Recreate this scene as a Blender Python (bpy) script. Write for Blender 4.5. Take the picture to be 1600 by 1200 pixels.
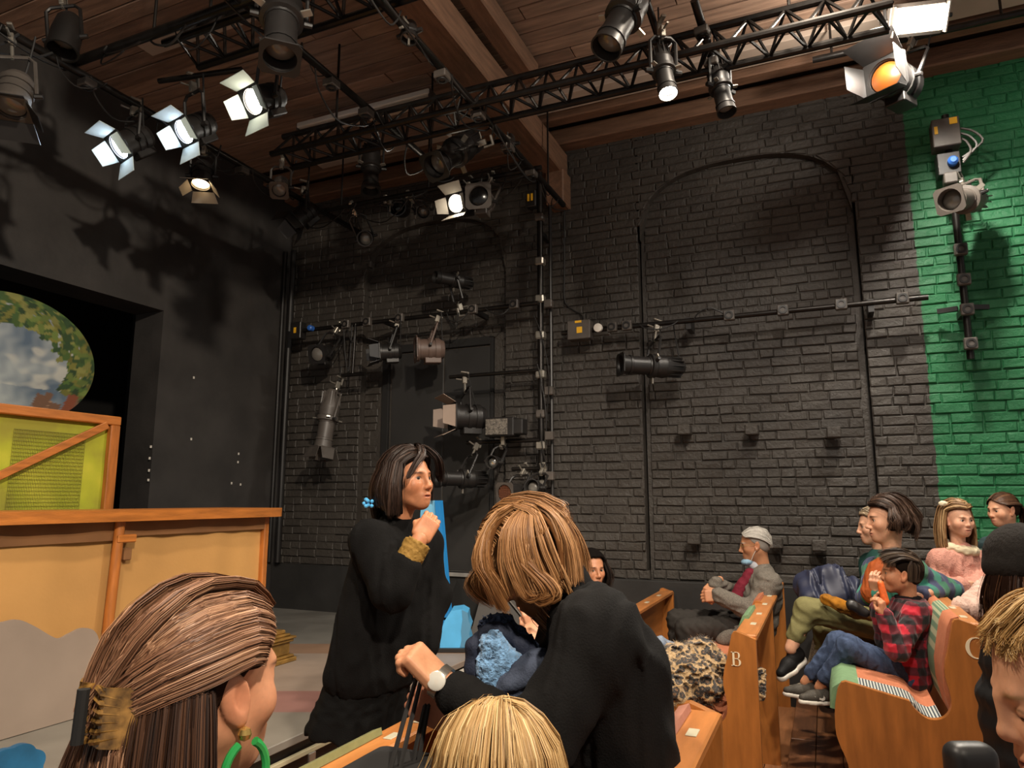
import bpy, bmesh, math, random
import numpy as np
from mathutils import Vector, Matrix
for o in list(bpy.data.objects): bpy.data.objects.remove(o)
SC = bpy.context.scene
COL = SC.collection
# ------------------------------------------------------------------ camera
FPX, EYE = 1105.0, 1.55
TH, PS = math.radians(9.25), math.radians(23.64)
cam_d = bpy.data.cameras.new('camera'); cam = bpy.data.objects.new('camera', cam_d); COL.objects.link(cam)
cam_d.sensor_fit = 'HORIZONTAL'; cam_d.sensor_width = 36.0; cam_d.lens = FPX / 1600 * 36.0
cam_d.clip_start = 0.02
cam.location = (0, 0, EYE); cam.rotation_euler = (math.pi/2 + TH, 0, PS)
SC.camera = cam
# ------------------------------------------------------------------ light, exposure
SC.view_settings.view_transform = 'Standard'; SC.view_settings.look = 'None'
SC.view_settings.gamma = 1.0; SC.view_settings.exposure = 0.12; SC.view_settings.use_curve_mapping = False
w = bpy.data.worlds.new('ambient_fill'); SC.world = w; w.use_nodes = True  # even ambient fill from all round, added to lift the shadows
w.node_tree.nodes['Background'].inputs[0].default_value = (1.0, 0.92, 0.84, 1)
w.node_tree.nodes['Background'].inputs[1].default_value = 0.28
def spot(name, loc, tgt, power, angle, col, radius=0.08, blend=0.6, parent=None):
    l = bpy.data.lights.new(name, 'SPOT'); l.energy = power; l.spot_size = math.radians(angle); l.spot_blend = blend
    l.color = col; l.shadow_soft_size = radius
    o = bpy.data.objects.new(name, l); COL.objects.link(o); o.location = loc
    o.rotation_euler = (Vector(tgt) - Vector(loc)).to_track_quat('-Z', 'Y').to_euler()
    if parent: o.parent = parent; o.location = Vector(loc) - parent.location
    return o
WARM = (1.0, 0.865, 0.70); SOFTW = (1.0, 0.90, 0.79)
spot('house_light', (0.2, 3.4, 4.75), (0.1, 4.2, 0.5), 360, 115, WARM, 0.10)          # house lamp over the wall-side pews
spot('house_light', (-1.6, 0.6, 4.75), (-1.3, 1.7, 0.6), 400, 110, WARM, 0.12)         # house lamp over the middle pews
spot('unseen_front_light', (1.6, -0.6, 4.6), (-4.3, 3.3, 1.3), 1250, 74, WARM, 0.10, 0.75)  # unseen front lantern, inferred from the warm-lit counter
spot('unseen_front_light', (0.6, 1.2, 4.7), (-0.9, 6.1, 0.9), 420, 58, SOFTW, 0.10, 0.9)  # unseen spot added to brighten the lower brick wall
spot('unseen_front_light', (-0.6, 0.6, 4.7), (-3.9, 6.1, 1.2), 330, 44, SOFTW, 0.10, 0.9)  # unseen spot added to brighten the stage corner

# ------------------------------------------------------------------ pixel -> place helpers (measured once from the photograph)
st_, ct_, sp_, cp_ = math.sin(TH), math.cos(TH), math.sin(PS), math.cos(PS)
RIGHT = Vector((cp_, sp_, 0)); FWD = Vector((-sp_, cp_, 0)); UP = Vector((0, 0, 1))
def ray(px, py):
    a = px - 800; b = 600 - py
    F = FPX*ct_ - b*st_
    return Vector((-sp_*F + cp_*a, cp_*F + sp_*a, FPX*st_ + b*ct_)), F
E0 = Vector((0, 0, EYE))
def OX(px, py, X): r, F = ray(px, py); return E0 + r*(X/r.x)
def OY(px, py, Y): r, F = ray(px, py); return E0 + r*(Y/r.y)
def OZ(px, py, z): r, F = ray(px, py); return E0 + r*((z-EYE)/r.z)
def AD(px, py, d): r, F = ray(px, py); return E0 + r*(d/F)
def VD(r, u, t): return (RIGHT*r + UP*u - FWD*t).normalized()      # right, up, towards the camera
def V(*a): return Vector(a)
# ------------------------------------------------------------------ materials
def lin(h):
    h = h.lstrip('#'); c = [int(h[i:i+2], 16)/255 for i in (0, 2, 4)]
    return tuple((x/12.92 if x <= 0.04045 else ((x+0.055)/1.055)**2.4) for x in c) + (1,)
MATS = {}
def mat(name, col, rough=0.6, metal=0.0, var=0.0, vscale=8.0, bump=0.0, bscale=30.0, spec=0.5, emit=None, estr=0.0, attr=False, sss=0.0, stretch=None, col2=None, coat=0.0, alpha=1.0, sheen=0.0, trans=0.0):
    if name in MATS: return MATS[name]
    m = bpy.data.materials.new(name); m.use_nodes = True; nt = m.node_tree; N = nt.nodes; L = nt.links
    b = N['Principled BSDF']; c = lin(col) if isinstance(col, str) else tuple(col)
    b.inputs['Base Color'].default_value = c; b.inputs['Roughness'].default_value = rough; b.inputs['Metallic'].default_value = metal
    b.inputs['Specular IOR Level'].default_value = spec
    if coat: b.inputs['Coat Weight'].default_value = coat; b.inputs['Coat Roughness'].default_value = 0.25
    if sheen: b.inputs['Sheen Weight'].default_value = sheen; b.inputs['Sheen Roughness'].default_value = 0.5
    if alpha < 1: b.inputs['Alpha'].default_value = alpha
    if trans: b.inputs['Transmission Weight'].default_value = trans
    if sss:
        b.inputs['Subsurface Weight'].default_value = sss; b.inputs['Subsurface Radius'].default_value = (0.012, 0.005, 0.003); b.inputs['Subsurface Scale'].default_value = 0.6
    if emit: b.inputs['Emission Color'].default_value = lin(emit); b.inputs['Emission Strength'].default_value = estr
    src = None
    if attr:
        a = N.new('ShaderNodeAttribute'); a.attribute_name = 'Col'; src = a.outputs['Color']; L.new(src, b.inputs['Base Color'])
    tc = None
    if var or bump:
        tc = N.new('ShaderNodeTexCoord'); mp = N.new('ShaderNodeMapping'); L.new(tc.outputs['Object'], mp.inputs[0])
        if stretch: mp.inputs['Scale'].default_value = stretch
    if var:
        nz = N.new('ShaderNodeTexNoise'); nz.inputs['Scale'].default_value = vscale; nz.inputs['Detail'].default_value = 6; L.new(mp.outputs[0], nz.inputs[0])
        mx = N.new('ShaderNodeMix'); mx.data_type = 'RGBA'
        rp = N.new('ShaderNodeMapRange'); rp.inputs[1].default_value = 0.3; rp.inputs[2].default_value = 0.7; L.new(nz.outputs[0], rp.inputs[0])
        L.new(rp.outputs[0], mx.inputs[0])
        if col2: mx.inputs[6].default_value = c; mx.inputs[7].default_value = lin(col2)
        else:
            mx.inputs[6].default_value = tuple(x*(1-var) for x in c[:3]) + (1,); mx.inputs[7].default_value = tuple(min(1, x*(1+var)) for x in c[:3]) + (1,)
        if attr:
            ml = N.new('ShaderNodeMix'); ml.data_type = 'RGBA'; ml.blend_type = 'MULTIPLY'; ml.inputs[0].default_value = 1
            mx.inputs[6].default_value = (1-var,)*3 + (1,); mx.inputs[7].default_value = (1+var,)*3 + (1,)
            L.new(src, ml.inputs[6]); L.new(mx.outputs[2], ml.inputs[7]); L.new(ml.outputs[2], b.inputs['Base Color'])
        else: L.new(mx.outputs[2], b.inputs['Base Color'])
    if bump:
        n2 = N.new('ShaderNodeTexNoise'); n2.inputs['Scale'].default_value = bscale; n2.inputs['Detail'].default_value = 8; L.new(mp.outputs[0], n2.inputs[0])
        bp = N.new('ShaderNodeBump'); bp.inputs['Strength'].default_value = bump; bp.inputs['Distance'].default_value = 0.01
        L.new(n2.outputs[0], bp.inputs['Height']); L.new(bp.outputs[0], b.inputs['Normal'])
    MATS[name] = m; return m
# ------------------------------------------------------------------ mesh builder
def mkmesh(name, verts, faces, m=None, smooth=None, cols=None):
    me = bpy.data.meshes.new(name)
    if isinstance(verts, np.ndarray) and isinstance(faces, np.ndarray):
        nv, nf, k = len(verts), len(faces), faces.shape[1]
        me.vertices.add(nv); me.vertices.foreach_set('co', verts.astype(np.float32).ravel())
        me.loops.add(nf*k); me.loops.foreach_set('vertex_index', faces.astype(np.int32).ravel())
        me.polygons.add(nf); me.polygons.foreach_set('loop_start', np.arange(0, nf*k, k, dtype=np.int32))
        me.update(calc_edges=True); me.validate()
    else:
        me.from_pydata([tuple(v) for v in verts], [], [tuple(f) for f in faces]); me.update()
    if cols is not None:
        a = me.color_attributes.new('Col', 'FLOAT_COLOR', 'POINT')
        c = np.ones((len(me.vertices), 4), np.float32); c[:, :3] = cols; a.data.foreach_set('color', c.ravel())
    if smooth is not None:
        me.shade_smooth()
        if smooth < 180: me.set_sharp_from_angle(angle=math.radians(smooth))
    if m: me.materials.append(m)
    return me
def setp(o, label=None, cat=None, group=None, kind=None):
    if label: o['label'] = label
    if cat: o['category'] = cat
    if group: o['group'] = group
    if kind: o['kind'] = kind
    return o
def link(name, me, parent=None, loc=None):
    o = bpy.data.objects.new(name, me); COL.objects.link(o)
    if parent: o.parent = parent
    if loc is not None: o.location = loc
    return o
def thing(name, loc, label, cat, group=None):
    o = bpy.data.objects.new(name, None); COL.objects.link(o); o.empty_display_size = 0.05; o.location = loc
    return setp(o, label, cat, group)
def basis(d, up=(0, 0, 1)):
    x = Vector(d).normalized(); u = Vector(up)
    y = u.cross(x)
    if y.length < 1e-4: y = Vector((0, 1, 0)).cross(x)
    y.normalize(); z = x.cross(y)
    return Matrix((x, y, z)).transposed()
class MB:
    def __init__(s): s.v = []; s.f = []
    def add(s, vs, fs):
        n = len(s.v); s.v += [Vector(v) for v in vs]; s.f += [tuple(i+n for i in f) for f in fs]; return s
    def box(s, c, size, R=None, bev=0.0):
        hx, hy, hz = size[0]/2, size[1]/2, size[2]/2; c = Vector(c)
        b = min(bev, hx*.9, hy*.9, hz*.9)
        if b <= 0:
            vs = [Vector((x, y, z)) for x in (-hx, hx) for y in (-hy, hy) for z in (-hz, hz)]
            fs = [(0, 1, 3, 2), (4, 6, 7, 5), (0, 4, 5, 1), (2, 3, 7, 6), (0, 2, 6, 4), (1, 5, 7, 3)]
        else:
            bm = bmesh.new(); bmesh.ops.create_cube(bm, size=1)
            for v in bm.verts: v.co = Vector((v.co.x*2*hx, v.co.y*2*hy, v.co.z*2*hz))
            bmesh.ops.bevel(bm, geom=bm.edges[:], offset=b, segments=1, affect='EDGES')
            vs = [v.co.copy() for v in bm.verts]; bm.verts.index_update(); fs = [tuple(v.index for v in f.verts) for f in bm.faces]; bm.free()
        if R is not None: vs = [R @ v for v in vs]
        return s.add([c + v for v in vs], fs)
    def cyl(s, a, b, r0, r1=None, n=12, cap=True):
        a = Vector(a); b = Vector(b); r1 = r0 if r1 is None else r1; R = basis(b-a); vs = []; fs = []
        for i in range(n):
            t = 2*math.pi*i/n; q = R @ Vector((0, math.cos(t), math.sin(t))); vs += [a+q*r0, b+q*r1]
        for i in range(n):
            j = (i+1) % n; fs.append((2*i, 2*j, 2*j+1, 2*i+1))
        if cap: fs.append(tuple(2*i for i in range(n))[::-1]); fs.append(tuple(2*i+1 for i in range(n)))
        return s.add(vs, fs)
    def tube(s, pts, r, n=6, taper=None):
        pts = [Vector(p) for p in pts]; k = len(pts); vs = []; fs = []; prev = None
        for i, p in enumerate(pts):
            d = (pts[min(i+1, k-1)] - pts[max(i-1, 0)]).normalized()
            if prev is None: R = basis(d); u = R.col[1].copy()
            else: u = prev - d*prev.dot(d); u.normalize()
            prev = u; w_ = d.cross(u); rr = r if taper is None else r*(1 + (taper-1)*i/(k-1))
            for j in range(n):
                t = 2*math.pi*j/n; vs.append(p + (u*math.cos(t) + w_*math.sin(t))*rr)
        for i in range(k-1):
            for j in range(n):
                a = i*n+j; b = i*n+(j+1) % n; fs.append((a, b, b+n, a+n))
        fs.append(tuple(range(n))[::-1]); fs.append(tuple((k-1)*n+j for j in range(n)))
        return s.add(vs, fs)
    def lathe(s, prof, o, d, n=20, up=(0, 0, 1), cap=True):
        R = basis(d, up); o = Vector(o); vs = []; fs = []; k = len(prof)
        for (x, r) in prof:
            for j in range(n):
                t = 2*math.pi*j/n; vs.append(o + R @ Vector((x, r*math.cos(t), r*math.sin(t))))
        for i in range(k-1):
            for j in range(n):
                a = i*n+j; b = i*n+(j+1) % n; fs.append((a, b, b+n, a+n))
        if cap: fs.append(tuple(range(n))[::-1]); fs.append(tuple((k-1)*n+j for j in range(n)))
        return s.add(vs, fs)
    def prism(s, poly, M, t):
        """poly in local xy, thickness t along local z (centred at z=0..t)"""
        n = len(poly); vs = [M @ Vector((x, y, 0)) for x, y in poly] + [M @ Vector((x, y, t)) for x, y in poly]
        fs = [tuple(range(n))[::-1], tuple(range(n, 2*n))] + [(i, (i+1) % n, n+(i+1) % n, n+i) for i in range(n)]
        return s.add(vs, fs)
    def ring(s, o, d, r0, r1, t, n=24, square=None, up=(0, 0, 1)):
        """flat plate with a round hole (square half-size given) or annulus, thickness t along d"""
        R = basis(d, up); o = Vector(o); vs = []; fs = []
        for j in range(n):
            a = 2*math.pi*(j+.5)/n; c, q = math.cos(a), math.sin(a)
            if square: m_ = square/max(abs(c), abs(q)); oy, oz = c*m_, q*m_
            else: oy, oz = c*r1, q*r1
            for x in (0, t): vs += [o + R @ Vector((x, c*r0, q*r0)), o + R @ Vector((x, oy, oz))]
        for j in range(n):
            a = 4*j; b = 4*((j+1) % n)
            fs += [(a, b, b+1, a+1), (a+2, a+3, b+3, b+2), (a+1, b+1, b+3, a+3), (a, a+2, b+2, b)]
        return s.add(vs, fs)
    def build(s, name, m, parent=None, smooth=35, world=True):
        """vertices are in world coordinates; they are made relative to the parent thing"""
        off = Vector((0, 0, 0)); p = parent
        while p is not None: off += p.location; p = p.parent
        me = mkmesh(name, [v - off for v in s.v], s.f, m, smooth)
        bm = bmesh.new(); bm.from_mesh(me); bmesh.ops.recalc_face_normals(bm, faces=bm.faces); bm.to_mesh(me); bm.free()
        return link(name, me, parent)
    def build_top(s, name, m, base, smooth=35):
        """a thing that is one mesh: origin at base"""
        base = Vector(base); me = mkmesh(name, [v - base for v in s.v], s.f, m, smooth)
        bm = bmesh.new(); bm.from_mesh(me); bmesh.ops.recalc_face_normals(bm, faces=bm.faces); bm.to_mesh(me); bm.free()
        return link(name, me, None, base)
def catmull(pts, n):
    P = np.array([tuple(p) for p in pts], float); k = len(P); out = []
    Q = np.vstack([2*P[0]-P[1], P, 2*P[-1]-P[-2]])
    for t in np.linspace(0, k-1-1e-6, n):
        i = int(t); u = t-i; p0, p1, p2, p3 = Q[i:i+4]
        out.append(0.5*((2*p1) + (-p0+p2)*u + (2*p0-5*p1+4*p2-p3)*u*u + (-p0+3*p1-3*p2+p3)*u**3))
    return np.array(out)
# ------------------------------------------------------------------ signed-distance modeller (smooth blends, meshed with surface nets)
class SD:
    def __init__(s): s.ops = []; s.fn = []
    def cap(s, a, b, ra, rb=None, k=.02, mode='u'):
        s.ops.append(('cap', np.array(tuple(a), float), np.array(tuple(b), float), ra, ra if rb is None else rb, k, mode)); return s
    def ell(s, c, r, R=None, k=.02, mode='u'):
        r = np.array((r,)*3 if np.isscalar(r) else r, float)
        s.ops.append(('ell', np.array(tuple(c), float), r, None if R is None else np.array(R), k, mode)); return s
    def box(s, c, h, rd, R=None, k=.02, mode='u'):
        s.ops.append(('box', np.array(tuple(c), float), np.array(h, float), rd, None if R is None else np.array(R), k, mode)); return s
    def cut(s, p, n, k=.004): s.ops.append(('cut', np.array(tuple(p), float), np.array(tuple(Vector(n).normalized())), k)); return s
    def bb(s, o):
        if o[0] == 'cap':
            r = max(o[3], o[4]); return np.minimum(o[1], o[2])-r, np.maximum(o[1], o[2])+r
        if o[0] == 'ell':
            r = o[2] if o[3] is None else np.ones(3)*o[2].max(); return o[1]-r, o[1]+r
        r = o[2]+o[3] if o[4] is None else np.ones(3)*(np.linalg.norm(o[2])+o[3]); return o[1]-r, o[1]+r
    def mesh(s, res):
        lo = np.ones(3)*1e9; hi = -lo
        for o in s.ops:
            if o[0] != 'cut' and o[-1] == 'u': a, b = s.bb(o); lo = np.minimum(lo, a); hi = np.maximum(hi, b)
        lo -= 3*res+.015; hi += 3*res+.015
        n = np.ceil((hi-lo)/res).astype(int)+1
        ax = [(lo[i]+res*np.arange(n[i])).astype(np.float32) for i in range(3)]
        D = np.full(n, 0.5, np.float32)
        for o in s.ops:
            if o[0] == 'cut':
                d = (ax[0][:, None, None]-o[1][0])*o[2][0] + (ax[1][None, :, None]-o[1][1])*o[2][1] + (ax[2][None, None, :]-o[1][2])*o[2][2]
                D = np.maximum(D, d.astype(np.float32)); continue
            k, mode = o[-2], o[-1]; a, b = s.bb(o); mg = k+2.5*res+.008
            i0 = np.clip(np.floor((a-mg-lo)/res).astype(int), 0, n-1); i1 = np.clip(np.ceil((b+mg-lo)/res).astype(int)+1, 1, n)
            X = ax[0][i0[0]:i1[0]][:, None, None]; Y = ax[1][i0[1]:i1[1]][None, :, None]; Z = ax[2][i0[2]:i1[2]][None, None, :]
            if o[0] == 'cap':
                A, B, ra, rb = o[1], o[2], o[3], o[4]; ab = B-A; l2 = max(ab@ab, 1e-9)
                x, y, z = X-A[0], Y-A[1], Z-A[2]
                t = np.clip((x*ab[0]+y*ab[1]+z*ab[2])/l2, 0, 1)
                d = np.sqrt((x-t*ab[0])**2+(y-t*ab[1])**2+(z-t*ab[2])**2) - (ra+(rb-ra)*t)
            else:
                c = o[1]; R = o[3] if o[0] == 'ell' else o[4]; x, y, z = X-c[0], Y-c[1], Z-c[2]
                if R is not None: x, y, z = (R[0, i]*x+R[1, i]*y+R[2, i]*z for i in range(3))
                if o[0] == 'ell':
                    r = o[2]; k0 = np.sqrt((x/r[0])**2+(y/r[1])**2+(z/r[2])**2); k1 = np.sqrt((x/r[0]**2)**2+(y/r[1]**2)**2+(z/r[2]**2)**2)
                    d = k0*(k0-1)/np.maximum(k1, 1e-6)
                else:
                    h = o[2]; qx, qy, qz = np.abs(x)-h[0], np.abs(y)-h[1], np.abs(z)-h[2]
                    d = np.sqrt(np.maximum(qx, 0)**2+np.maximum(qy, 0)**2+np.maximum(qz, 0)**2)+np.minimum(np.maximum(qx, np.maximum(qy, qz)), 0)-o[3]
            sl = (slice(i0[0], i1[0]), slice(i0[1], i1[1]), slice(i0[2], i1[2])); C = D[sl]
            if mode == 'u':
                h = np.maximum(k-np.abs(C-d), 0)/k if k > 0 else 0; D[sl] = np.minimum(C, d)-h*h*k*.25
            else:
                d = -d; h = np.maximum(k-np.abs(C-d), 0)/k if k > 0 else 0; D[sl] = np.maximum(C, d)+h*h*k*.25
        for f in s.fn: D += f(ax[0][:, None, None], ax[1][None, :, None], ax[2][None, None, :]).astype(np.float32)
        return nets(D, lo, res)
def nets(D, lo, res):
    S = D < 0
    cnt = sum(S[i:S.shape[0]-1+i, j:S.shape[1]-1+j, k:S.shape[2]-1+k].astype(np.int8) for i in (0, 1) for j in (0, 1) for k in (0, 1))
    I, J, K = np.nonzero((cnt > 0) & (cnt < 8)); N = len(I)
    idx = np.full(cnt.shape, -1, np.int32); idx[I, J, K] = np.arange(N)
    pos = np.zeros((N, 3)); num = np.zeros(N)
    cs = [(i, j, k) for i in (0, 1) for j in (0, 1) for k in (0, 1)]
    for a in cs:
        for ax in range(3):
            if a[ax]: continue
            b = list(a); b[ax] = 1
            fa = D[I+a[0], J+a[1], K+a[2]]; fb = D[I+b[0], J+b[1], K+b[2]]; m = (fa < 0) != (fb < 0)
            t = np.where(m, fa/np.where(m, fa-fb, 1), 0)
            p = np.tile(np.array(a, float), (N, 1)); p[:, ax] = t; pos += p*m[:, None]; num += m
    pos = (pos/np.maximum(num, 1)[:, None] + np.stack([I, J, K], 1))*res + lo
    F = []
    for ax in range(3):
        sl0 = [slice(None)]*3; sl1 = [slice(None)]*3; sl0[ax] = slice(0, -1); sl1[ax] = slice(1, None)
        a = S[tuple(sl0)]; b = S[tuple(sl1)]
        e = np.argwhere(a != b); u, v = (ax+1) % 3, (ax+2) % 3
        e = e[(e[:, u] > 0) & (e[:, v] > 0) & (e[:, u] < D.shape[u]-1) & (e[:, v] < D.shape[v]-1)]
        q = []
        for du, dv in ((1, 1), (0, 1), (0, 0), (1, 0)):
            c = e.copy(); c[:, u] -= du; c[:, v] -= dv; q.append(idx[c[:, 0], c[:, 1], c[:, 2]])
        q = np.stack(q, 1); fl = ~a[tuple(e.T)]; q[fl] = q[fl][:, ::-1]; F.append(q)
    F = np.vstack(F); F = F[(F >= 0).all(1)]
    return pos, F
def folds(amp, freq, seed, stretch=(1, 1, 1)):
    r = np.random.RandomState(seed); amp = amp*1.35; ks = r.randn(4, 3)*freq*2.6*np.array(stretch); ph = r.rand(4)*6.28
    def f(X, Y, Z):
        g = lambda i: ks[i, 0]*X+ks[i, 1]*Y+ks[i, 2]*Z+ph[i]
        n = np.sin(g(0)+1.6*np.sin(g(1)*.7)) + .6*np.sin(2*g(2)+1.3*np.sin(g(3)))
        return amp*(np.abs(n)*.9-.6)
    return f
def sdobj(name, sd, res, m, parent=None, cols=None, paint=None, base=None):
    v, f = sd.mesh(res)
    if paint: cols = paint(v)
    off = Vector((0, 0, 0)); p = parent
    while p is not None: off += p.location; p = p.parent
    if base is not None: off = Vector(base)
    me = mkmesh(name, v-np.array(tuple(off)), f, m, 180, cols)
    return link(name, me, parent, base if base is not None else None)
def join_blocks(name, blocks, m, parent, m2=None):
    """blocks: [(verts, quads, cols)] in world space -> one mesh object"""
    off = Vector((0, 0, 0)); p = parent
    while p is not None: off += p.location; p = p.parent
    vs, fs, cs, mi, n = [], [], [], [], 0
    for b in blocks:
        v, f, c = b[:3]; vs.append(v-np.array(tuple(off))); fs.append(f+n); cs.append(np.broadcast_to(c, (len(v), 3))); n += len(v); mi.append(np.full(len(f), 1 if (m2 and len(b) > 3) else 0, np.int32))
    me = mkmesh(name, np.vstack(vs), np.vstack(fs), m, 180, np.vstack(cs))
    if m2 and len(me.polygons) == sum(len(x) for x in mi): me.materials.append(m2); me.polygons.foreach_set('material_index', np.concatenate(mi))
    return link(name, me, parent)
RNG = np.random.RandomState(7); random.seed(7)
# ================================================================== SETTING
WY = 6.10          # brick wall plane
SX = -5.43         # stage wall plane
CZ = 4.97          # ceiling underside
STZ = 0.43         # stage floor
def painted_brick():
    m = bpy.data.materials.new('painted_brick'); m.use_nodes = True; nt = m.node_tree; N = nt.nodes; L = nt.links; b = N['Principled BSDF']
    g = N.new('ShaderNodeNewGeometry'); sx = N.new('ShaderNodeSeparateXYZ'); L.new(g.outputs['Position'], sx.inputs[0])
    nz = N.new('ShaderNodeTexNoise'); nz.inputs['Scale'].default_value = 25; L.new(g.outputs['Position'], nz.inputs[0])
    ma = N.new('ShaderNodeMath'); ma.operation = 'MULTIPLY_ADD'; ma.inputs[1].default_value = 0.03; L.new(nz.outputs[0], ma.inputs[0]); L.new(sx.outputs[0], ma.inputs[2])
    gt = N.new('ShaderNodeMath'); gt.operation = 'GREATER_THAN'; gt.inputs[1].default_value = 0.785; L.new(ma.outputs[0], gt.inputs[0])
    n2 = N.new('ShaderNodeTexNoise'); n2.inputs['Scale'].default_value = 3.5; n2.inputs['Detail'].default_value = 8; L.new(g.outputs['Position'], n2.inputs[0])
    def pair(a, c):
        x = N.new('ShaderNodeMix'); x.data_type = 'RGBA'; x.inputs[6].default_value = lin(a); x.inputs[7].default_value = lin(c); L.new(n2.outputs[0], x.inputs[0]); return x
    k = pair('#2f2b28', '#4a453f'); gr = pair('#1b5a37', '#2b7449')
    mx = N.new('ShaderNodeMix'); mx.data_type = 'RGBA'; L.new(gt.outputs[0], mx.inputs[0]); L.new(k.outputs[2], mx.inputs[6]); L.new(gr.outputs[2], mx.inputs[7]); L.new(mx.outputs[2], b.inputs['Base Color'])
    b.inputs['Roughness'].default_value = 0.50; b.inputs['Specular IOR Level'].default_value = 0.4
    n3 = N.new('ShaderNodeTexNoise'); n3.inputs['Scale'].default_value = 28; n3.inputs['Detail'].default_value = 6; n3.inputs['Roughness'].default_value = 0.6; L.new(g.outputs['Position'], n3.inputs[0])
    bp = N.new('ShaderNodeBump'); bp.inputs['Strength'].default_value = 0.8; bp.inputs['Distance'].default_value = 0.012; L.new(n3.outputs[0], bp.inputs['Height']); L.new(bp.outputs[0], b.inputs['Normal'])
    return m
BRICK = painted_brick()
BLACKP = mat('black_wall_paint', '#353230', 0.7, var=0.3, vscale=2.5, bump=0.35, bscale=14)
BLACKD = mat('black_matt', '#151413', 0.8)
WOODC = mat('brown_ceiling_board', '#5a3a29', 0.7, var=0.35, vscale=3, bump=0.3, bscale=25, stretch=(1, 9, 1))
WOODB = mat('brown_beam_timber', '#735440', 0.6, var=0.3, vscale=4, bump=0.4, bscale=20, stretch=(8, 1, 8))
WOODX = mat('brown_plate_timber', '#735440', 0.6, var=0.3, vscale=4, bump=0.4, bscale=20, stretch=(1, 8, 8))
PALE = mat('pale_board_paint', '#b9a696', 0.7, var=0.08, vscale=3)

# ---- brick wall: slab, mortar layer with two arched recesses, bricks
ARCH = [(-4.41, -2.74, 3.78, 4.42), (-1.40, 0.35, 3.88, 4.50)]
SLOTS = [(-1.425, -1.375, 0.9, 4.02), (0.315, 0.375, 0.9, 3.92)]
def arch_z(a, x):
    c = (a[0]+a[1])/2; h = (a[1]-a[0])/2; u = max(-1, min(1, (x-c)/h)); return a[2] + (a[3]-a[2])*(1-abs(u)**2.6)**(1/2.6)
XR = 2.5; ZB = 0.88; ZT = CZ
mb = MB(); mb.box(((SX-0.3+XR)/2, WY+0.32, ZT/2), (XR-SX+0.3, 0.22, ZT+0.6))
wall_r = mb.build_top('wall_right', BLACKP, (0, WY, 0)); setp(wall_r, 'black painted brick wall with arched recesses and a green end', None, None, 'structure')
mb = MB(); YM = WY+0.008; YB = WY+0.22
def plate(x0, x1, z0a, z0b, z1):
    mb.add([(x0, YM, z0a), (x1, YM, z0b), (x1, YM, z1), (x0, YM, z1), (x0, YB, z0a), (x1, YB, z0b), (x1, YB, z1), (x0, YB, z1)],
           [(0, 1, 2, 3), (4, 7, 6, 5), (0, 4, 5, 1), (3, 2, 6, 7), (0, 3, 7, 4), (1, 5, 6, 2)])
xs = [SX, ARCH[0][0], ARCH[0][1], SLOTS[0][0], SLOTS[0][1], ARCH[1][0]+.03, SLOTS[1][0], SLOTS[1][1], XR]
plate(SX, ARCH[0][0], 0, 0, ZT); plate(ARCH[0][1], SLOTS[0][0], 0, 0, ZT); plate(SLOTS[1][1], XR, 0, 0, ZT)
for a in ARCH:
    n = 20
    for i in range(n):
        xa = a[0]+(a[1]-a[0])*i/n; xb = a[0]+(a[1]-a[0])*(i+1)/n
        plate(xa, xb, arch_z(a, xa), arch_z(a, xb), ZT)
YM = WY+.092
for a in ARCH: plate(a[0]-.01, a[1]+.01, 0, 0, a[3]+.05)
mb.build('mortar', BRICK, wall_r, smooth=None)
# bricks
def brick_poly(poly, yf, bev=0.0055, jit=0.005):
    """convex polygon (x,z) -> verts/faces of a chamfered brick face standing at depth yf"""
    n = len(poly); cx = sum(p[0] for p in poly)/n; cz = sum(p[1] for p in poly)/n; vs = []; fs = []
    for x, z in poly: vs.append((x+RNG.uniform(-jit, jit), yf+0.045, z+RNG.uniform(-jit, jit)*.7))
    for i in range(n): vs.append((vs[i][0], yf+bev+RNG.uniform(0, .004), vs[i][2]))
    for i in range(n):
        x, _, z = vs[i]; dx, dz = cx-x, cz-z; l = max(abs(dx), abs(dz), 1e-4)
        vs.append((x+math.copysign(min(bev*1.3, abs(dx)*.6), dx), yf+RNG.uniform(-.003, .003), z+math.copysign(min(bev*1.3, abs(dz)*.6), dz)))
    for i in range(n):
        j = (i+1) % n; fs += [(i, j, n+j, n+i), (n+i, n+j, 2*n+j, 2*n+i)]
    fs.append(tuple(range(2*n, 3*n)))
    return vs, fs
def half(poly, px, pz, nx, nz):
    """keep the side where (p-P).n <= 0"""
    out = []; n = len(poly)
    for i in range(n):
        a, b = poly[i], poly[(i+1) % n]; da = (a[0]-px)*nx+(a[1]-pz)*nz; db = (b[0]-px)*nx+(b[1]-pz)*nz
        if da <= 0: out.append(a)
        if (da < 0) != (db < 0) and abs(da-db) > 1e-9:
            t = da/(da-db); out.append((a[0]+(b[0]-a[0])*t, a[1]+(b[1]-a[1])*t))
    return out
DOOR = (-4.10, -2.93, 0.86, 3.06)
bricks = []
CH = 0.0765
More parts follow.
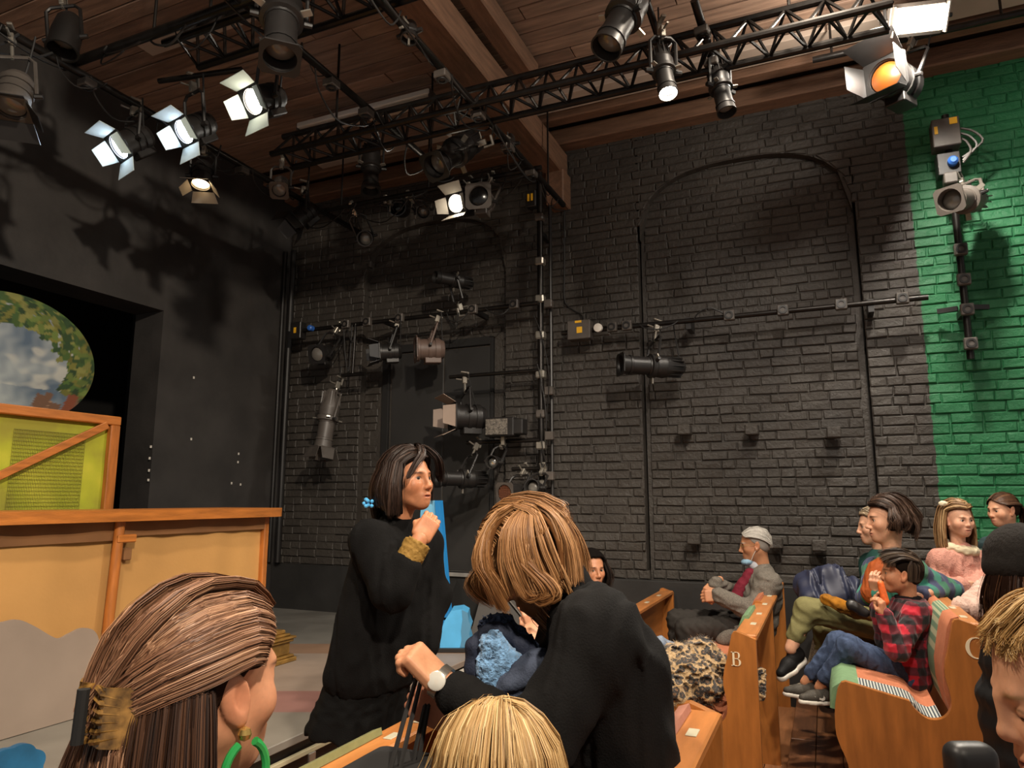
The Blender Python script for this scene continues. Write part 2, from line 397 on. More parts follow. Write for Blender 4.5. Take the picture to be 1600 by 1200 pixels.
for r in range(int((ZT-ZB)/CH)+1):
    z0 = ZB+r*CH+.004; z1 = min(z0+CH-.007, ZT-.002)
    if z1-z0 < .02: continue
    x = SX+.004-(0.11 if r % 2 else 0)-RNG.uniform(0, .02)
    while x < XR-.05:
        L_ = RNG.choice([0.215, 0.215, 0.205, 0.225, 0.105]) if r % 6 else RNG.choice([0.105, 0.1, 0.21])
        poly = [(max(x, SX+.003), z0), (min(x+L_, XR-.003), z0), (min(x+L_, XR-.003), z1), (max(x, SX+.003), z1)]; x += L_+.007
        if poly[1][0]-poly[0][0] < .03: continue
        pieces = [(poly, 0.0)]
        for si, s_ in enumerate(SLOTS):
            if s_[2] < z0 < s_[3]:
                nw = []
                for p, d in pieces:
                    a = half(p, s_[0], 0, 1, 0); b = half(p, s_[1], 0, -1, 0)
                    nw += [(q, d) for q in (a, b) if len(q) > 2 and max(v[0] for v in q)-min(v[0] for v in q) > .02]
                pieces = nw
        for a in ARCH:
            nw = []
            for p, d in pieces:
                x0, x1 = min(v[0] for v in p), max(v[0] for v in p); zc = (z0+z1)/2; xc = (x0+x1)/2
                if x1 <= a[0] or x0 >= a[1] or z0 > a[3]: nw.append((p, d)); continue
                if x0 < a[0] < x1 and zc < arch_z(a, a[0]+.01): nw += [(half(p, a[0], 0, 1, 0), d), (half(p, a[0], 0, -1, 0), .085)]; continue
                if x0 < a[1] < x1 and zc < arch_z(a, a[1]-.01): nw += [(half(p, a[1], 0, -1, 0), d), (half(p, a[1], 0, 1, 0), .085)]; continue
                cl = [arch_z(a, min(max(v[0], a[0]+.001), a[1]-.001))-v[1] for v in p]
                if min(cl) >= 0: nw.append((p, .085)); continue
                if max(cl) <= 0: nw.append((p, d)); continue
                # tangent cut where the curve passes
                xm = xc; zm = arch_z(a, min(max(xm, a[0]+.003), a[1]-.003)); e = .02
                sl_ = (arch_z(a, min(xm+e, a[1]-.001))-arch_z(a, max(xm-e, a[0]+.001)))/(2*e)
                if abs(zm-zc) > .06:      # steep part: find x where curve meets zc
                    g = np.linspace(x0, x1, 30); zz = [arch_z(a, min(max(q, a[0]+.001), a[1]-.001)) for q in g]; k = int(np.argmin(np.abs(np.array(zz)-zc))); xm, zm = g[k], zz[k]
                nx, nz_ = -sl_, 1.0; l = math.hypot(nx, nz_)
                nw += [(half(p, xm, zm, nx/l, nz_/l), .085), (half(p, xm, zm, -nx/l, -nz_/l), d)]
            pieces = [(p, d) for p, d in nw if len(p) > 2]
        for p, d in pieces:
            x0, x1 = min(v[0] for v in p), max(v[0] for v in p)
            if x0 < DOOR[1]+.06 and x1 > DOOR[0]-.06 and z0 < DOOR[3]+.06: continue
            if x1-x0 < .012: continue
            rough = 0.016 if z0 < 2.9 else 0.008
            bricks.append((p, WY+d-RNG.uniform(0.0, rough)))
def vis(p):
    x = sum(v[0] for v in p)/len(p); z = sum(v[1] for v in p)/len(p); return x, z
cand = []
for i, (p, y) in enumerate(bricks):
    x, z = vis(p); s_ = Vector((x, WY, z)) - E0; dep = s_.dot(FWD)
    px = 800+1119*s_.dot(RIGHT)/dep; w_ = max(v[0] for v in p)-min(v[0] for v in p)
    if px < 1600 and z > 1.42 and not (px < 1010 and z > 2.7) and w_ > .15: cand.append((dep, i))
cand.sort(); top = set(i for _, i in cand[:300])
rest = MB()
for i, (p, y) in enumerate(bricks):
    vs, fs = brick_poly(p, y)
    if i in top:
        x, z = vis(p); me = mkmesh('brick', [(a-x, b-y, c-z) for a, b, c in vs], fs, BRICK); link('brick', me, wall_r, (x, y-WY, z))
    else: rest.add(vs, fs)
o = rest.build('brickwork', BRICK, wall_r, smooth=None); o['kind'] = 'stuff'
for (px, py) in ((1070, 672), (1175, 672), (1303, 676), (1085, 842), (1280, 852), (1212, 848)):
    c = OY(px, py, WY-.03); m_ = MB().box((c.x, WY-.03, c.z), (.105, .13, .085), bev=.008); m_.build('brick', BRICK, wall_r)
# plinth along the foot of the brick wall
mb = MB(); mb.box(((SX+XR)/2, WY-.03, ZB/2-.15), (XR-SX, .08, ZB+.3), bev=.006)
pl = mb.build_top('baseboard_right', mat('black_plinth_paint', '#262524', 0.55, var=.25, vscale=4, bump=.15, bscale=20), (0, WY, 0)); setp(pl, 'smooth black painted plinth along the brick wall', None, None, 'structure')
# door in the recess
dx0, dx1, dz0, dz1 = DOOR
DOORM = mat('dark_grey_door_paint', '#2e2d2c', 0.45, var=.15, vscale=2)
door = MB(); door.box(((dx0+dx1)/2, WY+.14, (dz0+dz1)/2), (dx1-dx0, .06, dz1-dz0))
door = door.build_top('door_1', DOORM, (dx0, WY, dz0)); setp(door, 'tall dark grey double door in the arched recess', None, None, 'structure')
xm = OY(693, 700, WY+.1).x
for a, b in ((dx0+.02, xm-.006), (xm+.006, dx1-.02)):
    MB().box(((a+b)/2, WY+.10, (dz0+dz1)/2), (b-a, .03, dz1-dz0-.03), bev=.004).build('door_leaf', DOORM, door)
for x0, x1, z0, z1 in ((dx0-.08, dx0, dz0, dz1+.08), (dx1, dx1+.035, dz0, dz1+.08), (dx0, dx1, dz1, dz1+.08)):
    MB().box(((x0+x1)/2, WY+.10, (z0+z1)/2), (x1-x0, .09, z1-z0), bev=.004).build('door_frame', BLACKD, door)
MB().box(((dx0+dx1)/2-.0, WY-.0, dz0-.005), (dx1-dx0+.1, .2, .035), bev=.005).build('door_sill', mat('worn_grey_sill', '#8d8a85', .6, var=.2), door)
# ---- stage wall with the proscenium opening
OPY, OPZ, TK = 4.47, 3.25, 0.36
mb = MB()
mb.box((SX-TK/2, (OPY+WY+.3)/2, CZ/2), (TK, WY+.3-OPY, CZ+.4))
mb.box((SX-TK/2, (OPY-3)/2, (OPZ+CZ+.4)/2), (TK, OPY+3, CZ+.4-OPZ))
wl = mb.build_top('wall_left', BLACKP, (SX, 0, 0), smooth=None); setp(wl, 'black plaster stage wall with a large opening', None, None, 'structure')
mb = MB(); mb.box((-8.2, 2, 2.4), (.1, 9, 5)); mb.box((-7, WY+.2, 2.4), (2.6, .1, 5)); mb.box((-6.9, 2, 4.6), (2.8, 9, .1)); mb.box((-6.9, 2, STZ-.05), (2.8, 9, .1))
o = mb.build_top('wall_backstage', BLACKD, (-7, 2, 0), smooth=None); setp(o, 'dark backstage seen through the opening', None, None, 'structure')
CHIP = mat('white_paint_chip', '#cfc9bf', .7)
chips = [(OX(px, py, SX+.002)) for px, py in ((236, 698), (234, 716), (233, 735), (232, 750), (299, 686), (373, 709), (372, 722), (362, 755), (376, 757), (303, 590))]
for c in chips: MB().box((SX, c.y, c.z), (.004, .018, .022)).build('paint_chip', CHIP, wl)
# ---- ceiling boards
CEIL = MB().box(((SX+XR)/2, 1.5, CZ+.16), (XR-SX+1, 9.6, .08)).build_top('ceiling', mat('dark_ceiling', '#3a281d', .8), (0, 0, CZ), smooth=None); setp(CEIL, 'dark brown boarded ceiling', None, None, 'structure')
y = 2.2; rr = random.Random(3)
tints = [mat('ceiling_board_%d' % i, h, .7, var=.3, vscale=3, bump=.25, bscale=22, stretch=(1, 9, 1)) for i, h in enumerate(('#8f7361', '#806656', '#9c7e6a'))]
while y < 5.5:
    wd = .145; x = SX-rr.uniform(0, .8)
    while x < XR:
        ln = rr.uniform(1.9, 3.1); a = max(x, SX+.005); b = min(x+ln, XR)
        if b-a > .1: MB().box(((a+b)/2, y+wd/2, CZ+.095+rr.uniform(-.004, .004)), (b-a-.006, wd-.008, .035), bev=.004).build('board', rr.choice(tints), CEIL)
        x += ln
    y += wd
# ---- timbers under the ceiling
def timber(name, label, a, b, w_, h, m):
    a, b = Vector(a), Vector(b); R = basis(b-a)
    o = MB().box((a+b)/2, ((b-a).length, w_, h), R, bev=.012).build_top(name, m, a); setp(o, label, 'beam', None); return o
yT = [OZ(1000, q, CZ).y for q in (190, 176, 165, 155, 151, 140)]
timber('wall_plate', 'brown timber wall plate along the top of the brick wall', (SX, (yT[0]+WY)/2-.02, CZ-.005), (XR, (yT[0]+WY)/2-.02, CZ-.005), WY-yT[1]-.08, .16, WOODX)
timber('wall_plate', 'thinner brown timber running between wall plate and pale strip', (SX, (yT[2]+yT[3])/2-.02, CZ+.02), (XR, (yT[2]+yT[3])/2-.02, CZ+.02), .13, .10, WOODX)
p0, p1 = OZ(838, 187, CZ), OZ(1600, 5, CZ)
o = MB().box(((p0.x+XR)/2, 5.41, CZ+.03), (XR-p0.x, .24, .05), bev=.004).build_top('pale_strip', PALE, (p0.x, p0.y, CZ)); setp(o, 'long pale painted board under the ceiling behind the truss', 'board')
a, b = OZ(500, 262, CZ), OZ(705, 218, CZ)
o = MB().box(((a.x+b.x)/2, (a.y+b.y)/2, CZ+.03), (b.x-a.x, .13, .05), bev=.004).build_top('pale_strip', PALE, (a.x, a.y, CZ)); setp(o, 'short pale board under the ceiling behind the left bars', 'board')
a, b = OZ(225, 78, CZ), OZ(440, 2, CZ)
o = MB().box(((a.x+b.x)/2, (a.y+b.y)/2, CZ+.02), (b.x-a.x, .16, .05), bev=.004).build_top('pale_strip', PALE, (a.x, a.y, CZ)); setp(o, 'pale board panel above the pipe at upper left', 'board')
b0, b1 = OZ(612, -40, 4.62), OZ(818, 232, 4.62)
bx = (b0.x+b1.x)/2
timber('ceiling_beam', 'heavy brown timber beam running from the ceiling to the wall post', (bx, 1.6, 4.72), (bx, WY-.02, 4.72), .26, .24, WOODB)
timber('wall_post', 'short brown timber post under the heavy beam at the wall', (bx+.06, WY-.10, 4.28), (bx+.06, WY-.10, 4.62), .18, .22, WOODB)
c0 = OZ(757, 0, 4.85); c1 = OZ(802, 118, 4.85); cx_ = (c0.x+c1.x)/2
timber('ceiling_beam', 'slimmer brown joist right of the heavy timber beam', (cx_, 1.8, 4.92), (cx_, max(c0.y, c1.y)+.15, 4.92), .15, .16, WOODB)
# ---- floors
FLOORW = [mat('floor_board_%d' % i, h, .4, var=.25, vscale=5, bump=.1, bscale=30, stretch=(8, 1, 1), coat=.1) for i, h in enumerate(('#855838', '#744b30', '#946343'))]
STEPS = [(-2.45, -1.14, -.10), (-1.14, -.29, 0.0), (-.29, .57, .10), (.57, 1.43, .20), (1.43, 2.5, .30)]
mb = MB()
for x0, x1, z in STEPS: mb.box(((x0+x1)/2, 2.5, z/2-.3), (x1-x0, 7.1, z+.55))
FL = mb.build_top('floor', mat('dark_floor', '#2a1c13', .6), (0, 0, 0), smooth=None); setp(FL, 'stepped brown board floor under the pews', None, None, 'structure')
rr = random.Random(5)
for x0, x1, z in STEPS:
    n = max(1, round((x1-x0)/.143)); wd = (x1-x0)/n
    for i in range(n):
        y0 = -1.0
        while y0 < 6.0:
            ln = rr.uniform(2.2, 3.4); y1 = min(y0+ln, 6.04)
            if y1-y0 > .2: MB().box((x0+(i+.5)*wd, (y0+y1)/2, z-.012), (wd-.004, y1-y0-.004, .03), bev=.002).build('floor_board', rr.choice(FLOORW), FL)
            y0 = y1+.001
def stage_mat():
    m = bpy.data.materials.new('stage_floor_paint'); m.use_nodes = True; nt = m.node_tree; N = nt.nodes; L = nt.links; b = N['Principled BSDF']
    g = N.new('ShaderNodeNewGeometry'); dp = N.new('ShaderNodeVectorMath'); dp.operation = 'DOT_PRODUCT'; dp.inputs[1].default_value = tuple(FWD); L.new(g.outputs['Position'], dp.inputs[0])
    nz = N.new('ShaderNodeTexNoise'); nz.inputs['Scale'].default_value = 4; nz.inputs['Detail'].default_value = 8; L.new(g.outputs['Position'], nz.inputs[0])
    mp = N.new('ShaderNodeMapRange'); mp.inputs[1].default_value = 2.5; mp.inputs[2].default_value = 8.5; L.new(dp.outputs['Value'], mp.inputs[0])
    cr = N.new('ShaderNodeValToRGB'); cr.color_ramp.interpolation = 'CONSTANT'; e = cr.color_ramp.elements
    P = lambda d: (d-2.5)/6
    e[0].position = 0; e[0].color = lin('#8a847a'); e[1].position = P(3.98); e[1].color = lin('#987069')
    for d, c in ((4.42, '#9d8d80'), (5.45, '#91745f'), (5.80, '#7d7a74')):
        x = e.new(P(d)); x.color = lin(c)
    L.new(mp.outputs[0], cr.inputs[0])
    mx = N.new('ShaderNodeMix'); mx.data_type = 'RGBA'; mx.blend_type = 'MULTIPLY'; mx.inputs[0].default_value = .5; L.new(cr.outputs[0], mx.inputs[6]); L.new(nz.outputs[0], mx.inputs[7]); L.new(mx.outputs[2], b.inputs['Base Color'])
    b.inputs['Roughness'].default_value = .5
    return m
EX = -2.40   # stage edge
o = MB().box(((EX-5.9)/2, 2.4, STZ-.02), (5.9+EX, 7.6, .04), bev=.004).build_top('stage_floor', stage_mat(), (EX, 0, STZ)); setp(o, 'low stage floor with worn grey and pink paint', None, None, 'structure')
sf = MB().box(((EX-.03-5.9)/2, 2.4, STZ/2-.2), (5.84+EX, 7.6, STZ+.3)).build_top('stage_front', mat('stage_front_black', '#1a1817', .5, var=.3), (EX, 0, 0), smooth=None); setp(sf, 'black front face of the low stage', None, None, 'structure')
for i, (z, h, c, dx) in enumerate(((STZ-.035, .012, '#c9c7c2', .012), (STZ-.105, .022, '#b3aa8b', .012))):
    MB().box((EX-.02, 2.2, z), (dx*2, 6.8, h), bev=.002).build('stage_edge_strip', mat('edge_strip_%d' % i, c, .5), sf)
# ================================================================== LIGHTING RIG
STEEL = mat('black_bar_steel', '#24211f', 0.35, metal=.6, var=.3, vscale=20)
LBLK = mat('black_lantern_enamel', '#1d1b1a', 0.42, var=.2, vscale=10, spec=.5)
LGRY = mat('grey_lantern_enamel', '#4d4742', 0.45, var=.2, vscale=10)
CLAMPM = mat('bare_clamp_metal', '#a39d92', 0.35, metal=.7)
CABLEM = mat('black_cable_rubber', '#1a1817', .6)
GLASSD = mat('dull_lens_glass', '#6a6660', .12, spec=.9)
REFL = mat('lamp_reflector', '#d8d5cd', .15, metal=.9)
DOORIN = mat('barn_door_enamel', '#8b857c', .5)
YEL = mat('yellow_warning_label', '#e0a91f', .6)
BLUE = mat('blue_connector', '#2f62b4', .4)
WHT = mat('white_plastic', '#d9d4ca', .5)
def glow(name, h, e): return mat(name, h, .4, emit=h, estr=e)
LITC = glow('lit_lens_cool', '#dfeaff', 45); LITW = glow('lit_lens_white', '#fff1d8', 45); LITO = glow('lit_lens_warm', '#ffd9a0', 18)
def yoke_and_clamp(t, c, y, w, pipe, m, h=None):
    c = Vector(c); pipe = Vector(pipe); d = (pipe-c); L = d.length; d.normalize(); h = min(L*.72, .26) if h is None else h
    y = (y - d*y.dot(d)).normalized()
    mb = MB(); q = [c+y*w, c+y*w+d*(h-.03), c+y*(w-.03)+d*h, c-y*(w-.03)+d*h, c-y*w+d*(h-.03), c-y*w]
    mb.tube(q, .011, 6); mb.build('yoke', m, t)
    k = MB(); a = c+d*h; k.cyl(a-d*.01, pipe-d*.035, .010, n=8); x = d.cross(y)
    k.box(pipe-d*.05, (.03, .045, .07), basis(y, d), bev=.004); k.box(pipe+x*.036+d*.0, (.03, .016, .085), basis(y, d), bev=.004); k.box(pipe+d*.036, (.03, .075, .016), basis(y, d), bev=.004)
    k.cyl(pipe-x*.03-d*.045, pipe-x*.085-d*.045, .007, n=6)
    k.build('hook_clamp', CLAMPM, t)
    for s_ in (-1, 1):
        kb = MB(); kb.cyl(c+y*(w-.012)*s_, c+y*(w+.03)*s_, .017, .014, 8); kb.build('knob', LBLK, t)
def cable(t, a, b, sag=.12, side=(0, 0, 0), r=.006, m=None):
    a, b = Vector(a), Vector(b); mid = (a+b)/2 - UP*sag + Vector(side); P = catmull([a, a*.7+mid*.3-UP*sag*.3+Vector(side)*.3, mid, b*.7+mid*.3-UP*sag*.2, b], 14)
    MB().tube(P, r, 5).build('cable', m or CABLEM, t)
def barn_doors(t, R, f, half_, spread, lens, m=None, which=(0, 1, 2, 3)):
    for i in which:
        a = i*math.pi/2; u = R @ Vector((0, math.cos(a), math.sin(a))); v = R @ Vector((0, -math.sin(a), math.cos(a))); x = R.col[0]
        sp = spread[i]; n = (x*math.cos(sp)+u*math.sin(sp)); hinge = f+u*half_
        w0, w1 = (half_*.98, half_*1.25) if i % 2 else (half_*.80, half_*.62); nn = n.cross(v)
        mb = MB(); q = [hinge-v*w0, hinge+v*w0, hinge+v*w1+n*lens, hinge-v*w1+n*lens]
        mb.add(q+[p+nn*.004 for p in q], [(0, 1, 2, 3), (7, 6, 5, 4), (0, 4, 5, 1), (1, 5, 6, 2), (2, 6, 7, 3), (3, 7, 4, 0)])
        mb.build('barn_door', m or LBLK, t, smooth=None)
def fresnel(label, c, aim, pipe, s=1.0, lit=None, doors=None, body=None, inner=None, group=None, frame=False, dl=.11, grp=None, name='fresnel_lantern', lensm=None):
    c = Vector(c); R = basis(aim); x = R.col[0]; y = R.col[1]; body = body or LBLK
    t = thing(name, c-UP*.12*s, label, 'stage light', group)
    MB().lathe([(-.15*s, .03*s), (-.14*s, .075*s), (-.10*s, .092*s), (-.10*s, .098*s), (-.06*s, .098*s), (-.06*s, .088*s), (-.03*s, .088*s), (-.03*s, .098*s), (.0, .098*s), (.0, .09*s), (.07*s, .09*s), (.075*s, .105*s), (.095*s, .105*s), (.095*s, .082*s), (.085*s, .08*s)], c, x, 20, cap=False).build('housing', body, t)
    MB().box(c-x*.04*s-R.col[2]*.1*s, (.14*s, .10*s, .05*s), R, bev=.006).build('lamp_tray', body, t)
    lm = {None: lensm or GLASSD, 'cool': LITC, 'white': LITW, 'warm': LITO}[lit]
    MB().lathe([(.06*s, .081*s), (.085*s, .075*s), (.098*s, .05*s), (.104*s, .02*s), (.105*s, .001)], c, x, 20).build('lens', lm, t)
    f = c+x*.10*s
    MB().ring(f, x, .084*s, 0, .006, 24, square=.108*s, up=R.col[2]).build('accessory_holder', body, t, smooth=None)
    if frame: MB().ring(f+x*.012, x, .088*s, 0, .004, 24, square=.115*s, up=R.col[2]).build('colour_frame', LGRY, t, smooth=None)
    if doors is not None: barn_doors(t, R, f+x*.008, .10*s, doors, dl*s, inner or body)
    yoke_and_clamp(t, c, y, .115*s, pipe, body)
    cable(t, c-x*.14*s, Vector(pipe)+y*.12, .1)
    if lit:
        col = {'cool': (.80, .92, 1), 'white': (1, .95, .86), 'warm': (1, .8, .55)}[lit]
        spot('lamp', f+x*.012, f+x*3, {'cool': 60, 'white': 45, 'warm': 20}[lit], 75, col, .05, .5, t)
    return t
def profile(label, c, aim, pipe, s=1.0, body=None, lit=None, frame=True, group=None, cablev=True, door=False, up=(0, 0, 1)):
    c = Vector(c); R = basis(aim, up); x = R.col[0]; y = R.col[1]; z = R.col[2]; body = body or LBLK
    t = thing('profile_lantern', c-UP*.1, label, 'stage light', group)
    MB().lathe([(-.27*s, .02*s), (-.27*s, .045*s), (-.25*s, .055*s), (-.16*s, .075*s), (-.11*s, .088*s), (-.10*s, .088*s)], c, x, 18).build('lamp_cap', body, t)
    fin = MB()
    for i in range(12):
        a = i*math.pi/6; u = y*math.cos(a)+z*math.sin(a); fin.box(c-x*.18*s+u*.072*s, (.13*s, .006*s, .022*s), basis(x, u))
    fin.build('cooling_fins', body, t, smooth=None)
    MB().lathe([(-.10*s, .092*s), (-.03*s, .085*s), (-.02*s, .097*s), (.015*s, .097*s), (.02*s, .078*s), (.03*s, .075*s)], c, x, 18).build('gate_housing', body, t)
    MB().lathe([(.02*s, .070*s), (.17*s, .070*s), (.175*s, .078*s), (.19*s, .078*s), (.19*s, .072*s), (.25*s, .080*s), (.25*s, .072*s), (.20*s, .066*s)], c, x, 18, cap=False).build('lens_barrel', body, t)
    MB().lathe([(.19*s, .066*s), (.205*s, .05*s), (.212*s, .02*s), (.213*s, .001)], c, x, 18).build('lens', {None: GLASSD, 'warm': LITO, 'white': LITW}[lit], t)
    for i in range(3):
        a = i*2.094+.5; u = y*math.cos(a)+z*math.sin(a); MB().box(c-x*.005*s+u*.115*s, (.01*s, .03*s, .05*s), basis(x, u)).build('shutter_handle', CLAMPM, t)
    if frame: MB().ring(c+x*.252*s, x, .072*s, 0, .008*s, 24, square=.088*s, up=z).build('colour_frame', body, t, smooth=None)
    if door: barn_doors(t, R, c+x*.26*s, .085*s, (.3, .3, .3, .3), .1*s, LGRY)
    yoke_and_clamp(t, c, y, .108*s, pipe, body)
    if cablev: cable(t, c-x*.27*s, Vector(pipe)+x*-.15, .09)
    return t
def parcan(label, c, aim, pipe, s=1.0, lens=None, honey=False, body=None, ln=.20):
    c = Vector(c); R = basis(aim); x = R.col[0]; y = R.col[1]; z = R.col[2]; body = body or LBLK
    t = thing('par_can', c-UP*.1, label, 'stage light')
    MB().lathe([(-ln*s, .04*s), (-ln*s, .06*s), (-ln*.8*s, .085*s), (-.04*s, .10*s), (.10*s, .10*s), (.10*s, .108*s), (.12*s, .108*s), (.12*s, .094*s), (.03*s, .092*s)], c, x, 20, cap=False).build('can', body, t)
    MB().lathe([(.0, .092*s), (.03*s, .07*s), (.045*s, .03*s), (.047*s, .001)], c, x, 20).build('lens', lens or REFL, t)
    if honey:
        mb = MB()
        for i in range(-4, 5):
            hw = math.sqrt(max(.0, (.09*s)**2-(i*.02*s)**2))
            mb.box(c+x*.11*s+y*i*.02*s, (.012, .003, 2*hw), R); mb.box(c+x*.11*s+z*i*.02*s, (.012, 2*hw, .003), R)
        mb.build('honeycomb_grille', mat('copper_grille', '#8a5a44', .4, metal=.4), t, smooth=None)
        MB().ring(c+x*.122*s, x, .092*s, 0, .006, 24, square=.115*s, up=z).build('colour_frame', LGRY, t, smooth=None)
    yoke_and_clamp(t, c, y, .115*s, pipe, body)
    cable(t, c-x*ln*s, Vector(pipe)-x*.1, .08)
    return t
def bar(label, a, b, r=.024, name='lighting_bar', sockets=(), m=None, facing=None, hang=()):
    a, b = Vector(a), Vector(b); t = thing(name, a, label, 'pipe'); MB().cyl(a, b, r, n=12).build('tube', m or STEEL, t)
    for q in hang: p = a.lerp(b, q); MB().cyl(p, (p.x, p.y, CZ+.10), .009, n=6).build('hanger_rod', STEEL, t)
    d = (b-a).normalized(); f = Vector(facing) if facing is not None else -UP
    for q in sockets: socket(t, a+(b-a)*q, d, f, r)
    return t
def socket(t, p, d, f, r, s=1.0):
    R = basis(f, d); o = p+f*(r+.02)
    so = MB().box(o, (.05*s, .085*s, .085*s), R, bev=.006).build('socket', LGRY, t)
    MB().ring(o+f*.025*s, f, .020*s, .034*s, .008, 16).build('socket_ring', LBLK, so); return so
def truss(label, a, b, w_=.22, h=.2, n=14):
    a, b = Vector(a), Vector(b); d = (b-a).normalized(); sd = UP.cross(d); t = thing('truss', a, label, 'truss')
    ch = [a+sd*w_/2, a-sd*w_/2, a+UP*h]; L = (b-a)
    for c in ch: MB().cyl(c, c+L, .024, n=10).build('chord', STEEL, t)
    k = MB()
    for i in range(n):
        p, q, m_ = L*(i/n), L*((i+1)/n), L*((i+.5)/n)
        for u, v in ((0, 2), (1, 2), (0, 1)):
            k.cyl(ch[u]+p, ch[v]+m_, .010, n=6, cap=False); k.cyl(ch[v]+m_, ch[u]+q, .010, n=6, cap=False)
    k.build('lacing', STEEL, t)
    for q in (.12, .88): p = ch[2]+L*q; MB().cyl(p, (p.x, p.y, CZ+.10), .010, n=6).build('hanger_rod', STEEL, t)
    return t
GZ = 4.20
# bars of the grid
barL = bar('long black bar running along the stage wall side overhead', (-4.13, 1.2, GZ), (-4.13, 5.75, GZ), .026, sockets=(.33, .48, .62, .8), hang=(.2, .9))
barX = bar('thick black pipe crossing below the pale board at upper left', (-4.25, 2.62, GZ+.06), (-1.6, 2.62, GZ+.06), .030, hang=(.3, .8))
barM = bar('black bar with hanging sockets between the left truss and the tube lights', (-2.77, 1.8, GZ+.06), (-2.77, 5.0, GZ+.06), .026, sockets=(.36, .5, .62), hang=(.2, .9))
barB = bar('black bar hung with small lamps alongside the heavy timber beam', (-2.02, 1.9, GZ), (-2.02, 5.78, GZ), .026, sockets=(.42, .55, .68, .8), hang=(.2, .9))
barW = bar('black bar close to the wall under the left wall plate', (-4.6, 5.05, GZ+.02), (-1.95, 5.05, GZ+.02), .022, hang=(.1, .6))
barR1 = bar('short black bar dropping from the ceiling to the right truss', OZ(1085, 0, GZ+.25), OZ(1118, 110, GZ+.02), .026, sockets=(.35, .8))
barR2 = bar('slim bar carrying the lit spotlight above the right truss', OZ(1000, -30, GZ+.25), OZ(1040, 92, GZ+.05), .022)
truss('long triangular truss crossing in front of the brick wall', (-3.75, 4.05, GZ-.02), (.50, 4.07, GZ-.02), .24, .20, 20)
truss('short triangular truss at the upper left above the stage', (-3.5, 2.86, GZ+.08), (-1.7, 2.86, GZ+.08), .26, .18, 8)
for br, pts in ((barL, [(2.0, 2.6), (2.7, 3.2), (3.3, 4.0), (4.1, 4.6)]), (barM, [(2.3, 2.9), (3.2, 3.9)]), (barB, [(2.8, 3.5), (3.6, 4.3), (4.2, 5.2)])):
    X_ = br.location.x
    for i, (y0, y1) in enumerate(pts): cable(br, (X_+.03, y0, GZ), (X_-.03, y1, GZ+.01), .10+.05*(i % 3), (.06*(-1)**i, 0, 0))
for i, (x0, x1) in enumerate(((-4.5, -3.9), (-3.8, -3.2), (-3.1, -2.5), (-2.6, -2.1))): cable(barW, (x0, 5.05, GZ), (x1, 5.05, GZ), .12+.06*(i % 2), (0, .05, 0))
rc = random.Random(11)
for br, ax, y0, y1, n_ in ((barL, 'y', 1.8, 5.4, 11), (barM, 'y', 2.2, 4.8, 7), (barB, 'y', 2.4, 5.6, 11), (barX, 'x', -4.1, -2.0, 5), (barW, 'x', -4.4, -2.1, 8)):
    for i in range(n_):
        q = rc.uniform(y0, y1); L_ = rc.uniform(.12, .5); p = br.location
        a = V(p.x+rc.uniform(-.03, .03), q, p.z) if ax == 'y' else V(q, p.y+rc.uniform(-.03, .03), p.z); b = a+(V(rc.uniform(-.05, .05), L_, 0) if ax == 'y' else V(L_, rc.uniform(-.05, .05), 0))
        cable(br, a, b, rc.uniform(.04, .22), (rc.uniform(-.08, .08), rc.uniform(-.05, .05), 0), rc.choice((.004, .005, .007)))
# tube lights on the ceiling
for i, (a, b, lb) in enumerate((((470, 207), (567, 182), 'pale tube light batten left of the crossing bar'), ((572, 181), (678, 157), 'pale tube light batten right of the crossing bar'))):
    p, q = OZ(*a, 4.82), OZ(*b, 4.82); p.y = q.y = 4.68; t = thing('tube_light', (p+q)/2, lb, 'tube light', None)
    MB().box((p+q)/2+UP*.04, ((q-p).length, .13, .05), basis(q-p), bev=.008).build('tray', WHT, t)
    MB().box((p+q)/2-UP*.01, ((q-p).length*.98, .10, .06), basis(q-p), bev=.022).build('diffuser', mat('unlit_diffuser', '#c9b4a2', .4), t)
    for e in (p, q): MB().box(e+UP*.02, (.02, .11, .09), bev=.004).build('end_cap', LGRY, t)
# --- hanging lanterns (upper left)
D4 = (.55, .75, .55, .9)
LITDOOR = mat('barn_door_lit_tint', '#b9c7c4', .5)  # pale teal of the lamps' cast light put into the door colour
c = OX(205, 222, -4.13); fresnel('lit barn-door lantern at far left, pale blue glow', c, VD(-.45, -.62, .55), (c.x, c.y, GZ), .95, 'cool', D4, inner=LITDOOR)
c = OX(305, 200, -3.62); fresnel('lit barn-door lantern on twin arms, second from the left', c, VD(-.42, -.60, .6), (c.x, c.y-.05, GZ+.06), .90, 'cool', D4, inner=LITDOOR)
bar('short black drop arm holding the twin-arm lantern', (c.x-.25, c.y-.1, GZ+.085), (c.x+.35, c.y+.02, GZ+.085), .018)
c = OX(413, 155, -2.83); fresnel('lit barn-door lantern with white glow below the upper-left truss', c, VD(-.45, -.55, .65), (-2.80, c.y, GZ+.02), .85, 'white', D4, inner=LITDOOR)
c = OX(316, 275, -4.13); fresnel('small warm-lit lantern pointing straight down by the stage wall', c, VD(.03, -.96, .25), (c.x, c.y, GZ), .78, 'warm', (.7, .9, .7, .9), inner=DOORIN)
c = OX(440, 30, -2.42); profile('large dark lantern with a square colour frame at top left', c, VD(.12, -.97, .3), (c.x, c.y, GZ+.33), 1.15)
c = OX(102, 60, -4.05); parcan('dark hanging par can over the far left stage', c, VD(.02, -.97, .2), (c.x-.08, c.y, c.z+.32), .85, lens=GLASSD)
c = OX(22, 150, -4.02); fresnel('dark grey-doored lantern at the left edge of the picture', c, VD(.1, -.95, .3), (c.x-.1, c.y, GZ), .95, None, (.7, .9, .7, .9), inner=LBLK, body=LGRY)
